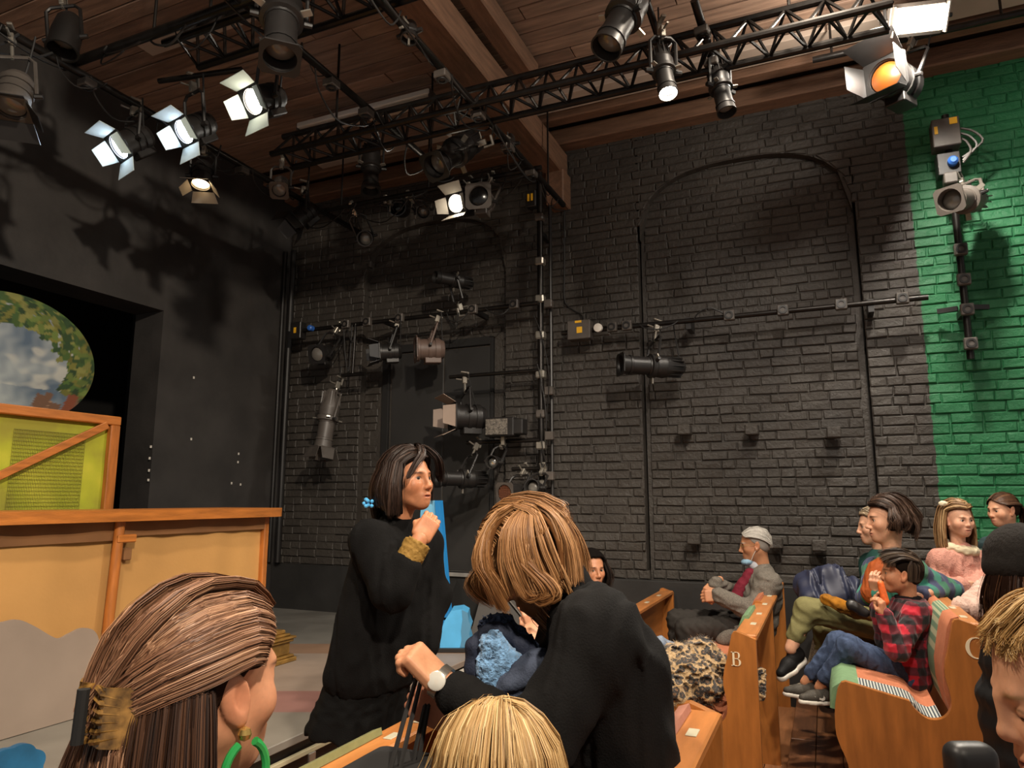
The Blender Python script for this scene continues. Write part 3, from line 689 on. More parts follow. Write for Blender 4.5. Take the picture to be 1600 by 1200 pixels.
c = OX(438, 292, -4.10); fresnel('dark lantern with caged lens at the end of the left bar', c, VD(.1, -.75, .65), (c.x, c.y, c.z+.25), .72, None, None, body=LGRY)
c = OX(472, 338, -4.13); fresnel('dark barn-door lantern hanging in the shade beside the corner', c, VD(-.55, -.7, .35), (c.x, c.y, c.z+.3), .95, None, (.5, .5, .5, .5))
# --- cluster near the wall, centre left
c = OY(580, 262, 4.85); bar('short black bar under the tube lights holding an upright lantern', (c.x-.35, c.y, c.z+.36), (c.x+.5, c.y, c.z+.36), .018, hang=(.1, .9)); profile('dark upright lantern below the tube lights', c, VD(.05, -.97, .2), (c.x, c.y, c.z+.36), .95)
c = OY(572, 372, 5.30); parcan('dark par can with frame low under the wall bar', c, VD(.05, -.4, .9), (c.x, 5.07, GZ+.02), .7, lens=GLASSD)
c = OY(624, 325, 5.3); parcan('dark round par can left of the lit lantern near wall', c, VD(-.1, -.25, .95), (c.x, 5.1, GZ+.02), .85, lens=mat('black_lens', '#0d0c0c', .2))
c = OY(662, 330, 5.35); parcan('smaller dark par can just left of the lit lantern near wall', c, VD(.05, -.45, .85), (c.x, 5.1, GZ+.02), .62, lens=GLASSD)
c = OY(722, 318, 5.0); fresnel('lit white lantern under the bar near the wall, doors open', c, VD(-.5, -.35, .8), (c.x+.05, 5.05, GZ+.02), .88, 'white', (.35, 1.0, .8, .35), inner=DOORIN)
c = OY(752, 312, 4.95); fresnel('dark lantern with a big square frame beside the lit one', c, VD(-.2, -.1, .95), (c.x+.05, 5.05, GZ+.02), 1.0, None, None, body=LGRY, lensm=mat('black_lens', '#0d0c0c', .2))
c = OY(712, 238, 4.62); profile('dark purple-black lantern with square frame pointing down left', c, VD(-.42, -.62, .55), (c.x+.28, c.y, GZ+.10), 1.25)
c = OX(640, 52, -2.02); parcan('small lamp with pale rim clipped to the beam bar', c, VD(0, -.92, .3), (-2.02, c.y-.05, GZ), .45, lens=WHT)
c = OX(797, 225, -2.02); parcan('small lamp with yellow rim at the far end of the beam bar', c, VD(0, -.95, .25), (-2.02, c.y-.05, GZ), .42, lens=WHT)
# --- right truss
c = OZ(975, 25, 4.05); profile('dark long lantern tilted down left above the right truss', c, VD(-.42, -.9, .25), (c.x+.10, c.y, GZ+.16), 1.05, frame=False)
c = OZ(1037, 112, 3.98); profile('slim lit spotlight pointing down from the right truss', c, VD(.05, -.97, .3), (c.x, c.y, c.z+.30), .72, lit='white', frame=False)
c = OZ(1126, 138, 4.05); profile('dark lantern hanging below the right truss', c, VD(.1, -.97, .2), (c.x, c.y, c.z+.28), .75, frame=False)
# --- bright flood and the orange-lensed lantern
FLC = OZ(1435, 30, 4.62)
t = thing('flood_light', FLC-UP*.1, 'very bright rectangular flood light at the upper right', 'stage light')
Rf = basis(VD(-.15, -.62, .77)); xf = Rf.col[0]
MB().box(FLC-xf*.05, (.10, .34, .20), Rf, bev=.02).build('housing', LGRY, t)
MB().box(FLC+xf*.005, (.012, .30, .15), Rf, bev=.004).build('glass', glow('lit_flood_glass', '#fff4dc', 60), t)
for u in (-.16, .16): MB().box(FLC+xf*.02+Rf.col[1]*u, (.06, .008, .18), Rf).build('side_flap', LGRY, t)
k = MB()
for i in range(6): k.box(FLC-xf*.12+Rf.col[1]*(-.12+.048*i), (.05, .008, .18), Rf)
k.build('cooling_fins', LGRY, t, smooth=None)
yoke_and_clamp(t, FLC-xf*.05, Rf.col[1], .185, (FLC.x, FLC.y, CZ-.05), LBLK)
spot('lamp', FLC+xf*.03, FLC+V(-.25, .12, -2.0), 520, 150, (1, .92, .80), .10, .5, t)
sl = bpy.data.lights.new('added_spill_light', 'POINT'); sl.energy = 55; sl.color = (1, .92, .80); sl.shadow_soft_size = .08  # extra point light added by the flood to brighten ceiling and pale strip
so_ = bpy.data.objects.new('added_spill_light', sl); COL.objects.link(so_); so_.parent = t; so_.location = FLC+xf*.16+V(-.25, -.1, 0)-t.location
bar('short black bar carrying the bright flood light', (FLC.x-.5, FLC.y, CZ-.05), (FLC.x+.8, FLC.y, CZ-.05), .024, hang=(.1, .9))
c = OZ(1398, 128, 4.38); fresnel('dark barn-door lantern with an orange lens under the flood light', c, VD(-.80, -.05, .58), (c.x+.15, c.y+.1, c.z+.36), 1.35, None, (.15, .35, .15, .3), inner=LBLK, lensm=mat('orange_lens', '#8a4a18', .35), dl=.15)
bar('black drop bar behind the orange-lensed lantern', (c.x-.5, c.y+.1, c.z+.36), (c.x+.8, c.y+.1, c.z+.36), .024, hang=(.1, .9))
# --- wall: vertical pole and its arms
PY = 5.86; PX = -2.28
pole = bar('tall black scaffold pole standing beside the brick wall', (PX, PY, -.1), (PX, PY, 4.62), .028, name='boom_pole')
MB().cyl((PX+.075, PY+.07, .9), (PX+.075, PY+.07, 4.4), .016, n=8).build('conduit', LBLK, pole)
for z in (4.15, 3.72, 3.36, 3.02, 2.66, 2.3, 2.02, 1.68): MB().box((PX, PY, z), (.085, .085, .075), bev=.012).build('coupler', LGRY if int(z*100) % 2 else CLAMPM, pole)
for z in (3.3, 2.5, 2.1, 1.75): MB().box((PX+.09, PY-.03, z), (.075, .06, .075), bev=.006).build('socket', LGRY, pole)
for z in (4.0, 1.6): MB().box((PX, (PY+WY)/2, z), (.04, WY-PY, .04)).build('wall_bracket', LBLK, pole)
MB().box((PX-.07, PY-.02, 4.33), (.10, .08, .16), bev=.006).build('junction_box', LBLK, pole)
for dx in (-.09, -.055): MB().box((PX+dx-.0, PY-.064, 4.34), (.02, .004, .07)).build('warning_label', YEL, pole)
for i in range(4): cable(pole, (PX-.05+.03*i, PY-.04, 3.2-.45*i), (PX+.06, PY-.03, 2.2-.18*i), .05, (.10-.05*i, -.04, 0), .005)
# left wall bar with its lanterns
yb = 5.80
la, lb_ = OY(462, 516, yb), OY(838, 476, yb); zb = (la.z+lb_.z)/2
wb = bar('wired black bar on the dark brick left of the pole', (la.x, yb, zb), (PX, yb, zb), .022, sockets=[(OY(px, 500, yb).x-la.x)/(PX-la.x) for px in (545, 578, 628, 742, 806)], facing=(0, -1, 0))
jb = MB().box((OY(466, 516, yb).x, yb, zb), (.14, .10, .18), bev=.006).build('junction_box', LBLK, wb)
MB().box((OY(466, 516, yb).x, yb-.053, zb), (.03, .004, .06)).build('warning_label', YEL, jb)
MB().lathe([(0, .03), (.05, .03), (.06, .02)], (OY(491, 516, yb).x, yb-.03, zb), (0, -1, 0), 12).build('connector', BLUE, wb)
for px in (600, 740): MB().box((OY(px, 500, yb).x, (yb+WY)/2, zb), (.03, WY-yb, .05)).build('wall_bracket', LBLK, wb)
for a, b, sg in ((545, 560, .2), (690, 735, .10), (700, 720, .16), (540, 555, .5), (760, 800, .08)):
    cable(wb, (OY(a, 500, yb).x, yb-.03, zb), (OY(b, 500, yb).x, yb-.05, zb-.02), sg, (.05, -.03, 0))
c = OY(708, 438, 5.72); profile('small dark spotlight standing above the left wall bar', c, VD(-.75, .0, .5), (c.x+.05, yb, zb), .78, frame=False, cablev=False)
c = OY(668, 546, 5.68); fresnel('brown-grey lantern hanging under the left wall bar above the door', c, VD(-.9, -.05, .25), (c.x+.05, yb, zb), 1.1, None, None, body=mat('brown_lantern_enamel', '#5b4a42', .5), name='fresnel_lantern')
c = OY(606, 550, 5.70); fresnel('dark barn-door lantern under the left wall bar beside the brown one', c, VD(-.9, -.1, .3), (c.x+.05, yb, zb), .9, None, (.3, .3, .3, .3))
c = OY(503, 553, 5.70); fresnel('dark lantern hanging at the corner end of the left wall bar', c, VD(-.3, -.2, .8), (c.x+.12, yb, zb), .9, None, None)
hx = OY(547, 585, 5.72)
bar('short cross bar holding the long hanging spotlight', (hx.x-.12, yb-.05, hx.z), (hx.x+.16, yb-.05, hx.z), .018)
bar('thin drop tube below the left wall bar', (hx.x, yb-.02, zb), (hx.x, yb-.04, hx.z), .014)
c = OY(512, 655, 5.66); profile('long grey spotlight hanging vertically by the stage corner', c, VD(-.10, -.99, .1), (c.x+.05, yb-.05, c.z+.40), 1.12, body=LGRY, door=True)
# arms on the pole
az = OY(705, 590, PY).z
a1 = bar('upper arm of the pole with a clamp at its end', (OY(705, 590, PY).x, PY-.03, az), (PX, PY-.03, az), .018)
c = OY(728, 652, 5.70); fresnel('black barn-door lantern on the upper pole arm', c, VD(-.93, .0, .35), (OY(728, 590, PY).x, PY-.03, az), 1.25, None, (.35, .45, .35, .45), inner=mat('pale_barn_door', '#8f7d70', .55), name='fresnel_lantern')
a2z = OY(735, 692, PY).z
a2 = bar('lower arm of the pole carrying two lanterns', (OY(732, 692, PY).x, PY-.03, a2z), (PX, PY-.03, a2z), .018)
fl = thing('flood_lantern', OY(790, 690, 5.74), 'grey mesh-fronted box lantern above the lower pole arm', 'stage light')
c = OY(785, 668, 5.74)
MB().box(c, (.28, .16, .17), bev=.01).build('housing', LBLK, fl)
MB().box(c+V(-.02, -.085, 0), (.21, .012, .14), bev=.002).build('mesh_front', mat('grey_mesh', '#5e5850', .5, var=.7, vscale=60, bump=.6, bscale=160), fl)
MB().box(c+V(.17, 0, .0), (.10, .13, .14), bev=.01).build('lamp_box', LBLK, fl)
MB().box(c+V(0, .02, -.11), (.03, .03, .09)).build('spigot', CLAMPM, fl)
c = OY(722, 748, 5.62); profile('black spotlight with open square frame on the lower pole arm', c, VD(-.88, .0, .5), (c.x+.05, PY-.03, a2z), .92)
c = OY(772, 722, 5.66); parcan('small chrome-faced par lamp under the lower pole arm', c, VD(-.35, -.02, .95), (c.x+.02, PY-.03, a2z), .55)
a3z = OY(805, 733, PY).z
bar('lowest short arm of the pole', (OY(803, 733, PY).x, PY-.04, a3z), (PX, PY-.04, a3z), .018)
c = OY(800, 770, 5.62); parcan('black par can with a copper honeycomb grille low on the pole', c, VD(-.62, -.05, .78), (c.x+.04, PY-.04, a3z), .80, honey=True)
c = OY(835, 762, 5.60); parcan('black par can half hidden behind the pole foot', c, VD(-.3, .1, .8), (c.x, PY-.05, a3z), .62, lens=GLASSD)
# right wall bar
yr = 5.90; z0 = OY(1170, 492, yr).z; xa, xb = OY(878, 521, yr).x, OY(1450, 464, yr).x
wr = bar('long wired bar fixed across the brick wall right of the pole', (xa, yr, z0), (xb, yr, z0), .022, facing=(0, -1, 0), sockets=[(OY(px, 490, yr).x-xa)/(xb-xa) for px in (958, 981, 1140, 1224, 1315, 1411)])
x_ = OY(908, 515, yr).x
jb = MB().box((x_, yr-.02, z0), (.21, .12, .17), bev=.006).build('junction_box', LGRY, wr)
MB().box((x_+.01, yr-.082, z0-.005), (.05, .004, .055)).build('warning_label', YEL, jb); MB().box((x_-.0, yr-.082, z0+.07), (.06, .004, .02)).build('warning_label', YEL, jb)
x_ = OY(938, 512, yr).x; MB().lathe([(0, .038), (.03, .038), (.035, .02)], (x_, yr-.05, z0), (0, -1, 0), 16).build('connector', WHT, wr)
for px in (1075, 1362): MB().box((OY(px, 490, yr).x, (yr+WY)/2, z0-.02), (.04, WY-yr, .10)).build('wall_bracket', LBLK, wr)
for a, b, sg in ((1085, 1135, -.08), (1000, 1060, .06)): cable(wr, (OY(a, 490, yr).x, yr-.03, z0), (OY(b, 490, yr).x, yr-.03, z0), sg, (0, -.02, 0))
P = [OY(882, q, WY-.02) for q in (250, 330, 420, 468)] + [OY(892, 482, WY-.02), OY(908, 492, WY-.03), OY(911, 502, yr)]
MB().tube(catmull(P, 16), .007, 6).build('cable', CABLEM, wr)
c = OY(1018, 572, 5.72); profile('black spotlight hanging under the right wall bar', c, VD(-.97, .02, .2), (c.x+.02, yr, z0), 1.05, body=LBLK)
# vertical bar on the green wall
yg = 5.88; xg = OY(1500, 400, yg).x; zt, zl = OY(1480, 180, yg).z, OY(1508, 562, yg).z
gb = bar('vertical wired bar on the green wall', (xg, yg, zl), (xg, yg, zt), .026, facing=(0, -1, 0), sockets=[(OY(1500, q, yg).z-zl)/(zt-zl) for q in (540, 487, 440, 393)])
z_ = OY(1475, 215, yg).z
jb = MB().box((xg-.02, yg-.03, z_), (.18, .14, .22), bev=.006).build('junction_box', LGRY, gb)
MB().box((xg+.03, yg-.102, z_+.075), (.05, .004, .05)).build('warning_label', YEL, jb); MB().box((xg-.085, yg-.102, z_+.02), (.022, .004, .06)).build('warning_label', YEL, jb)
z_ = OY(1478, 262, yg).z; MB().box((xg-.02, yg-.02, z_), (.15, .12, .17), bev=.006).build('outlet_box', LBLK, gb)
MB().lathe([(0, .035), (.05, .035), (.07, .02)], (xg+.0, yg-.07, z_), (0, -1, 0), 14).build('connector', BLUE, gb)
z_ = OY(1480, 285, yg).z; MB().box((xg-.02, yg-.05, z_), (.09, .09, .085), bev=.008).build('outlet_box', LGRY, gb)
z_ = OY(1497, 485, yg).z
for s_ in (-1, 1): MB().box((xg+s_*.10, (yg+WY)/2-.02, z_+.03), (.13, .03, .035), basis((1, s_*.35, 0))).build('wall_bracket', LBLK, gb)
MB().box((xg, (yg+WY)/2, z_), (.05, WY-yg, .05)).build('wall_bracket', LBLK, gb)
for i in range(3): cable(gb, (xg+.08, yg-.05, OY(1500, 205+8*i, yg).z), (xg+.07, yg-.06, OY(1500, 252+4*i, yg).z), .02, (.13-.04*i, -.02, 0), .009, LGRY)
c = OY(1508, 312, 5.62); profile('ribbed spotlight with a lit coil lens on the green wall bar', c, VD(-.86, -.28, .62), (xg+.06, yg, c.z+.26), 1.05, body=mat('dusty_lantern', '#57504a', .45), lit=None)
# pipes in the stage corner
for i, (px, r) in enumerate(((428, .022), (441, .03))):
    p = OY(px, 700, 5.95); o = MB().cyl((p.x, 5.97, .9), (p.x, 5.97, 4.3), r, n=10).build_top('corner_pipe', LBLK, (p.x, 5.97, .9)); setp(o, ('thin black pipe in the corner, nearer the opening', 'thicker black pipe in the corner against the bricks')[i], 'pipe')
# ================================================================== STAGE SET
ORW = mat('orange_brown_stained_wood', '#b06a2c', .45, var=.25, vscale=5, bump=.15, bscale=30, stretch=(8, 1, 8))
ORWZ = mat('orange_brown_stained_post', '#a8642a', .45, var=.3, vscale=5, bump=.15, bscale=30, stretch=(8, 8, 1))
CANV = mat('ochre_canvas', '#b98a4e', .8, var=.10, vscale=2, bump=.1, bscale=60)
CANVD = mat('brown_canvas_valance', '#7d5531', .85, var=.15, vscale=5)
GOLD = mat('old_gold_paint', '#8d6b35', .4, var=.35, vscale=14, metal=.35, bump=.2, bscale=40)
CX = -3.74
ct = thing('counter', (CX, 3.0, STZ), 'wood-topped stage counter with ochre canvas front', 'counter')
ytop = OX(447, 797, CX+.12).y; ztop = OX(300, 797, CX+.12).z+.005
# top slab with rounded far corner
pts = [(CX+.12, .9), (CX+.12, ytop-.06), (CX+.10, ytop-.02), (CX+.05, ytop), (CX-.5, ytop), (CX-.5, .9)]
MB().prism(pts, Matrix.Translation((0, 0, ztop-.062)), .062).build('counter_top', ORW, ct)
yr_, ym_, yl_ = OX(408, 870, CX).y, OX(172, 900, CX).y, 1.2
# canvas as gently waved sheet
def sheet(name, x, y0, y1, z0, z1, m, amp=.008, n=40, parent=ct, seed=0, th=.01):
    r = random.Random(seed); ph = [r.uniform(0, 6) for _ in range(3)]; vs = []; fs = []; nz = 8
    for i in range(n+1):
        y = y0+(y1-y0)*i/n
        for j in range(nz+1):
            q = j/nz; z = z0+(z1-z0)*q; a = amp*(.3+.7*q)
            vs.append((x+a*math.sin(y*9+ph[0])+a*.5*math.sin(y*23+ph[1]+q), y, z))
    for i in range(n):
        for j in range(nz): k = i*(nz+1)+j; fs.append((k, k+1, k+nz+2, k+nz+1))
    N_ = len(vs); vs += [(a-th, b, c) for a, b, c in vs]; fs += [tuple(q+N_ for q in f)[::-1] for f in fs]
    return MB().add(vs, fs).build(name, m, parent, smooth=60)
sheet('canvas_panel', CX, ym_, yr_+.01, STZ+.01, ztop-.06, CANV, seed=1)
sheet('canvas_panel', CX, yl_, ym_, STZ+.01, ztop-.06, CANV, seed=2)
sheet('canvas_valance', CX+.025, ym_+.01, yr_, ztop-.15, ztop-.06, CANVD, .012, seed=3)
sheet('canvas_valance', CX+.025, yl_, ym_, ztop-.17, ztop-.06, CANVD, .012, seed=4)
MB().box((CX+.01, yr_+.01, (STZ+ztop)/2-.03), (.045, .045, ztop-STZ-.06), bev=.006).build('post', ORWZ, ct)
MB().cyl((CX+.045, ym_-.03, STZ+.1), (CX+.045, ym_, ztop-.06), .028, n=12).build('post', ORWZ, ct)
MB().box((CX+.05, ym_+.035, ztop-.16), (.05, .12, .045), bev=.006).build('brace_block', ORW, ct)
MB().box((CX+.03, ym_+.07, ztop-.25), (.03, .05, .07), bev=.006).build('brace_block', CANVD, ct)
def gold_base(y, x, s=1.0, lbl=''):
    t = thing('plinth_base', (x, y, STZ), lbl, 'base'); z = STZ
    for h, w_ in ((.035, .30), (.02, .27), (.10, .215), (.025, .26), (.02, .29), (.02, .22), (.03, .16)):
        MB().box((x, y, z+h*s/2), (w_*s, w_*s, h*s), bev=.006).build('moulding', GOLD, t); z += h*s
c = OZ(112, 1100, STZ); gold_base(c.y+.05, CX+.17, .85, 'worn gold stepped base at the foot of the middle counter post')
c = OX(424, 992, CX+.13); gold_base(c.y, CX+.13, .85, 'worn gold stepped base at the right end of the counter')
# pale cloud cut-out in front of the counter
pix = [(-60, 985), (0, 972), (25, 968), (50, 978), (85, 997), (105, 990), (125, 981), (143, 985), (151, 1003), (148, 1040), (90, 1092), (40, 1108), (-60, 1135)]
xs_ = CX+.10; P = [OX(a, b, xs_) for a, b in pix]
P = [(p.y, max(p.z, STZ+.004)) for p in P]
Q = catmull([(a, b, 0) for a, b in P[:10]], 40)[:, :2].tolist() + [(P[9][0], STZ+.004), (P[0][0], STZ+.004)]
o = MB().prism(Q, Matrix(((0, 0, 1, xs_), (1, 0, 0, 0), (0, 1, 0, 0), (0, 0, 0, 1))), .02).build_top('cloud_cutout', mat('pale_grey_cloth', '#8d7d70', .85, var=.1, vscale=3), (xs_, 2.2, STZ)); setp(o, 'pale grey wavy-topped cut-out leaning on the counter front', 'set piece')
# yellow-green crate panel
KX = -4.45
t = thing('crate_panel', (KX, 2.6, STZ), 'yellow-green mesh panel in a wooden frame behind the counter', 'set piece')
tr = OX(187, 652, KX); zt_ = tr.z; yR = tr.y; zb_ = STZ
def crate_mat():
    m = bpy.data.materials.new('yellow_green_gauze'); m.use_nodes = True; N = m.node_tree.nodes; L = m.node_tree.links; b = N['Principled BSDF']
    tc = N.new('ShaderNodeNewGeometry'); nz = N.new('ShaderNodeTexNoise'); nz.inputs['Scale'].default_value = 2.2; nz.inputs['Detail'].default_value = 5; L.new(tc.outputs['Position'], nz.inputs[0])
    cr = N.new('ShaderNodeValToRGB'); e = cr.color_ramp.elements; e[0].position = .36; e[0].color = lin('#8f8a2c'); e[1].position = .66; e[1].color = lin('#c9c43c'); x = e.new(.5); x.color = lin('#a9ad2a'); L.new(nz.outputs[0], cr.inputs[0]); L.new(cr.outputs[0], b.inputs['Base Color']); b.inputs['Roughness'].default_value = .75
    return m
MB().box((KX-.03, (yR+1.3)/2, (zt_+zb_)/2), (.012, yR-1.3-.02, zt_-zb_)).build('panel', crate_mat(), t, smooth=None)
MB().box((KX, (yR+1.3)/2, zt_-.03), (.05, yR-1.3, .06), bev=.006).build('top_rail', ORW, t)
MB().box((KX, yR-.035, (zt_+zb_)/2-.03), (.045, .07, zt_-zb_-.06), bev=.006).build('stile', ORWZ, t)
a, b = OX(168, 664, KX+.02), OX(-30, 757, KX+.02)
MB().box((a+b)/2, ((a-b).length, .02, .05), basis(a-b, (1, 0, 0)) @ Matrix.Rotation(math.pi/2, 3, 'X') if False else basis(a-b), bev=.004).build('diagonal_brace', ORW, t)
k = MB(); ya, yb_ = OX(22, 700, KX).y, OX(135, 700, KX).y; za, zc = STZ+.5, zt_-.14; n = 46
for i in range(n):
    y = ya+(yb_-ya)*i/(n-1); k.box((KX-.018, y, (za+zc)/2), (.002, .002, zc-za))
for i in range(n):
    z = za+(zc-za)*i/(n-1); k.box((KX-.016, (ya+yb_)/2, z), (.002, yb_-ya, .002))
o = k.build('wire_mesh', mat('mesh_wire', '#6f6c2a', .6), t, smooth=None)
# painted oval scene
def oval():
    OXp = -5.02; c = OX(15, 560, OXp); r = OX(146, 575, OXp); tp = OX(15, 457, OXp); ry = r.y-c.y; rz = tp.z-c.z
    n = 190; ang = np.linspace(0, 2*np.pi, 160, endpoint=False); rings = np.linspace(0, 1, 70)
    vs = [(0, 0, 0)]; 
    for q in rings[1:]:
        for a in ang: vs.append((0, q*ry*np.cos(a), q*rz*np.sin(a)))
    vs = np.array(vs); M_ = len(ang); fs = [(0, 1+j, 1+(j+1) % M_) for j in range(M_)]
    for i in range(len(rings)-2):
        for j in range(M_): a = 1+i*M_+j; b = 1+i*M_+(j+1) % M_; fs.append((a, a+M_, b+M_, b))
    y, z = vs[:, 1]/ry, vs[:, 2]/rz
    L = lambda h: np.array(lin(h)[:3])
    def noise(f, s): 
        r_ = np.random.RandomState(s); o_ = 0
        for q in range(5): k_ = r_.randn(2)*f*(1.6**q); o_ = o_+np.sin(k_[0]*y+k_[1]*z+r_.rand()*6+1.2*np.sin(k_[1]*y*.7-k_[0]*z*.6))/(1.35**q)
        return o_/2.4
    cl = np.clip(.5+.6*noise(3.5, 1), 0, 1)[:, None]; col = L('#5f7285')*(1-cl)+L('#b9c0bf')*cl
    wh = np.clip((noise(4.5, 2)-.15)*2, 0, 1)[:, None]*(np.abs(z+.05) < .35)[:, None]; col = col*(1-.7*wh)+L('#d8d5c8')*.7*wh
    rr_ = np.random.RandomState(4)
    # leaves painted around the rim
    rho = np.hypot(y, z); edge = (rho > .86)[:, None] & (z > -.55)[:, None]; col = np.where(edge, L('#6d6a33')*(.8+.3*cl), col)
    pal = [L(h) for h in ('#4e6b2f', '#3d5a2c', '#6c7f3a', '#7c7a35', '#2f4a27', '#8a8a48')]
    for q in range(420):
        a = rr_.uniform(-.55, 2.6); d = rr_.uniform(.55, 1.0) if a < 1.9 else rr_.uniform(.7, 1.0)
        if a < .2: d = max(d, .72)
        cy, cz = d*np.cos(a), d*np.sin(a); th = rr_.uniform(0, 3.14); u = (y-cy)*np.cos(th)+(z-cz)*np.sin(th); v = -(y-cy)*np.sin(th)+(z-cz)*np.cos(th)
        m_ = (u/.075)**2+(v/.04)**2 < 1; col[m_] = pal[rr_.randint(6)]*rr_.uniform(.75, 1.2)
    for q in range(16):
        cy, cz = rr_.uniform(.25, .95), rr_.uniform(-.95, -.55); th = rr_.uniform(-.5, .5); u = (y-cy)*np.cos(th)+(z-cz)*np.sin(th); v = -(y-cy)*np.sin(th)+(z-cz)*np.cos(th)
        m_ = (np.abs(u) < rr_.uniform(.04, .08)) & (np.abs(v) < rr_.uniform(.09, .17)); col[m_] = L(rr_.choice(['#8a4a2f', '#6e3a28', '#a2603e', '#7c5a44', '#b08a6c']))
    t_ = thing('painted_oval', (c.x, c.y, c.z-rz), 'painted oval scenery board with cloudy sky and leaves', 'set piece')
    me = mkmesh('painting', [(a, b, c_+rz) for a, b, c_ in vs], fs, mat('scenery_paint', '#ffffff', .8, attr=True, bump=.15, bscale=40), None, col*.72); link('painting', me, t_, (.013, 0, 0))
    k = MB(); k.prism([(ry*math.cos(a), rz*math.sin(a)) for a in ang], Matrix(((0, 0, 1, c.x), (1, 0, 0, c.y), (0, 1, 0, c.z), (0, 0, 0, 1))), .012); k.build('board', mat('plywood_edge', '#8f7a55', .7), t_)
    MB().box((c.x-.03, c.y, (STZ+c.z)/2), (.04, .06, c.z-STZ)).build('support', ORWZ, t_)
oval()
# blue pieces at the stage corner
SKY = mat('sky_blue_paint', '#3f9ad6', .5, var=.25, vscale=3, col2='#8fd0ea'); SKYD = mat('deep_blue_paint', '#2380c4', .5)
bx0 = OY(652, 960, 5.3); tpz = OY(690, 782, 5.3).z; xa_, xb_ = OY(660, 782, 5.3).x, OY(691, 782, 5.3).x; xc_, xd_ = OY(648, 985, 5.3).x, OY(709, 960, 5.3).x
t = thing('blue_board', (bx0.x, 5.3, STZ), 'tall tapering sky-blue painted board behind the standing figure in black', 'set piece')
M_ = Matrix(((1, 0, 0, 0), (0, 0, -1, 5.31), (0, 1, 0, 0), (0, 0, 0, 1)))
MB().prism([(xc_, STZ), (xd_-.07, STZ), (xb_-.05, tpz), (xa_, tpz)], M_, .03).build('face', SKY, t, smooth=None)
MB().prism([(xd_-.07, STZ), (xd_+.005, STZ), (xb_, tpz), (xb_-.05, tpz)], M_, .05).build('edge', SKYD, t, smooth=None)
MB().box(((xc_+xd_)/2, 5.27, STZ+.16), (xd_-xc_-.01, .02, .02)).build('batten', SKYD, t)
c = OZ(705, 1022, STZ)
t = thing('blue_box', (c.x, c.y, STZ), 'sky-blue round-topped box on the stage edge', 'set piece')
prof = [(-.13, 0), (.08, 0), (.10, .05), (.085, .1), (.10, .15), (.08, .2), (.075, .25), (.03, .275), (-.05, .265), (-.10, .19), (-.13, .1)]
def tilt(p, y): return V(c.x, c.y+.1, STZ+.03) + RIGHT*p[0] + FWD*y + UP*p[1]
n = len(prof)
MB().add([tilt((p[0], p[1]), -.02) for p in prof[:-0 or None]]+[tilt(p, .22) for p in prof], [tuple(range(n))[::-1], tuple(range(n, 2*n))]+[(i, (i+1) % n, n+(i+1) % n, n+i) for i in range(n)]).build('body', mat('sky_blue_flat', '#4fa6da', .55, var=.1), t, smooth=None)
MB().add([tilt(p, y) for y in (-.024, -.02) for p in ((.02, .005), (.08, .005), (.1, .05), (.085, .1), (.1, .15), (.08, .2), (.075, .25), (.03, .272), (.035, .2), (.025, .12), (.03, .06))], [tuple(range(11))[::-1], tuple(range(11, 22))]+[(i, (i+1) % 11, 11+(i+1) % 11, 11+i) for i in range(11)]).build('scalloped_side', mat('dusty_blue', '#4a7fa0', .6), t, smooth=None)
MB().box(V(c.x, c.y+.1, STZ+.015)+RIGHT*.0+FWD*.1, (.30, .30, .03), basis(RIGHT), bev=.004).build('base_board', LBLK, t)
# stage monitor speaker and dark notched piece behind it
c = OZ(800, 992, STZ+.02); c = V(-2.60, 5.62, STZ)
t = thing('floor_monitor', c, 'grey wedge stage monitor by the stage edge', 'speaker')
R_ = basis(RIGHT); k = MB(); pr = [(-.22, 0), (.24, 0), (.24, .10), (.05, .33), (-.12, .36)]; n = 5
k.add([c+RIGHT*p[0]+FWD*y+UP*p[1] for y in (-.12, .26) for p in pr], [(4, 3, 2, 1, 0), (5, 6, 7, 8, 9)]+[(i, (i+1) % 5, 5+(i+1) % 5, 5+i) for i in range(5)]); k.build('cabinet', mat('charcoal_cabinet', '#4a4744', .6), t, smooth=None)
k = MB(); k.add([c+RIGHT*p[0]+FWD*y+UP*p[1] for y in (-.09, .23) for p in ((.235, .125), (.065, .33), (.075, .335), (.245, .13))], [(3, 2, 1, 0), (4, 5, 6, 7), (0, 1, 5, 4), (1, 2, 6, 5), (2, 3, 7, 6), (3, 0, 4, 7)]); k.build('grille', mat('dark_grille', '#6a6560', .5, var=.5, vscale=90), t, smooth=None)
MB().box(c+RIGHT*-.0-FWD*.125+UP*.15, (.14, .012, .03), basis(RIGHT), bev=.003).build('handle', LBLK, t)
pp = [OY(a, b, 5.90) for a, b in ((700, 985), (790, 985), (790, 893), (752, 895), (730, 935), (714, 905), (706, 930))]
o = MB().prism([(p.x, max(p.z, STZ)) for p in pp], Matrix(((1, 0, 0, 0), (0, 0, -1, 5.95), (0, 1, 0, 0), (0, 0, 0, 1))), .05).build_top('notched_board', BLACKD, (pp[0].x, 5.95, STZ), smooth=None); setp(o, 'black notched board standing behind the blue box', 'set piece')
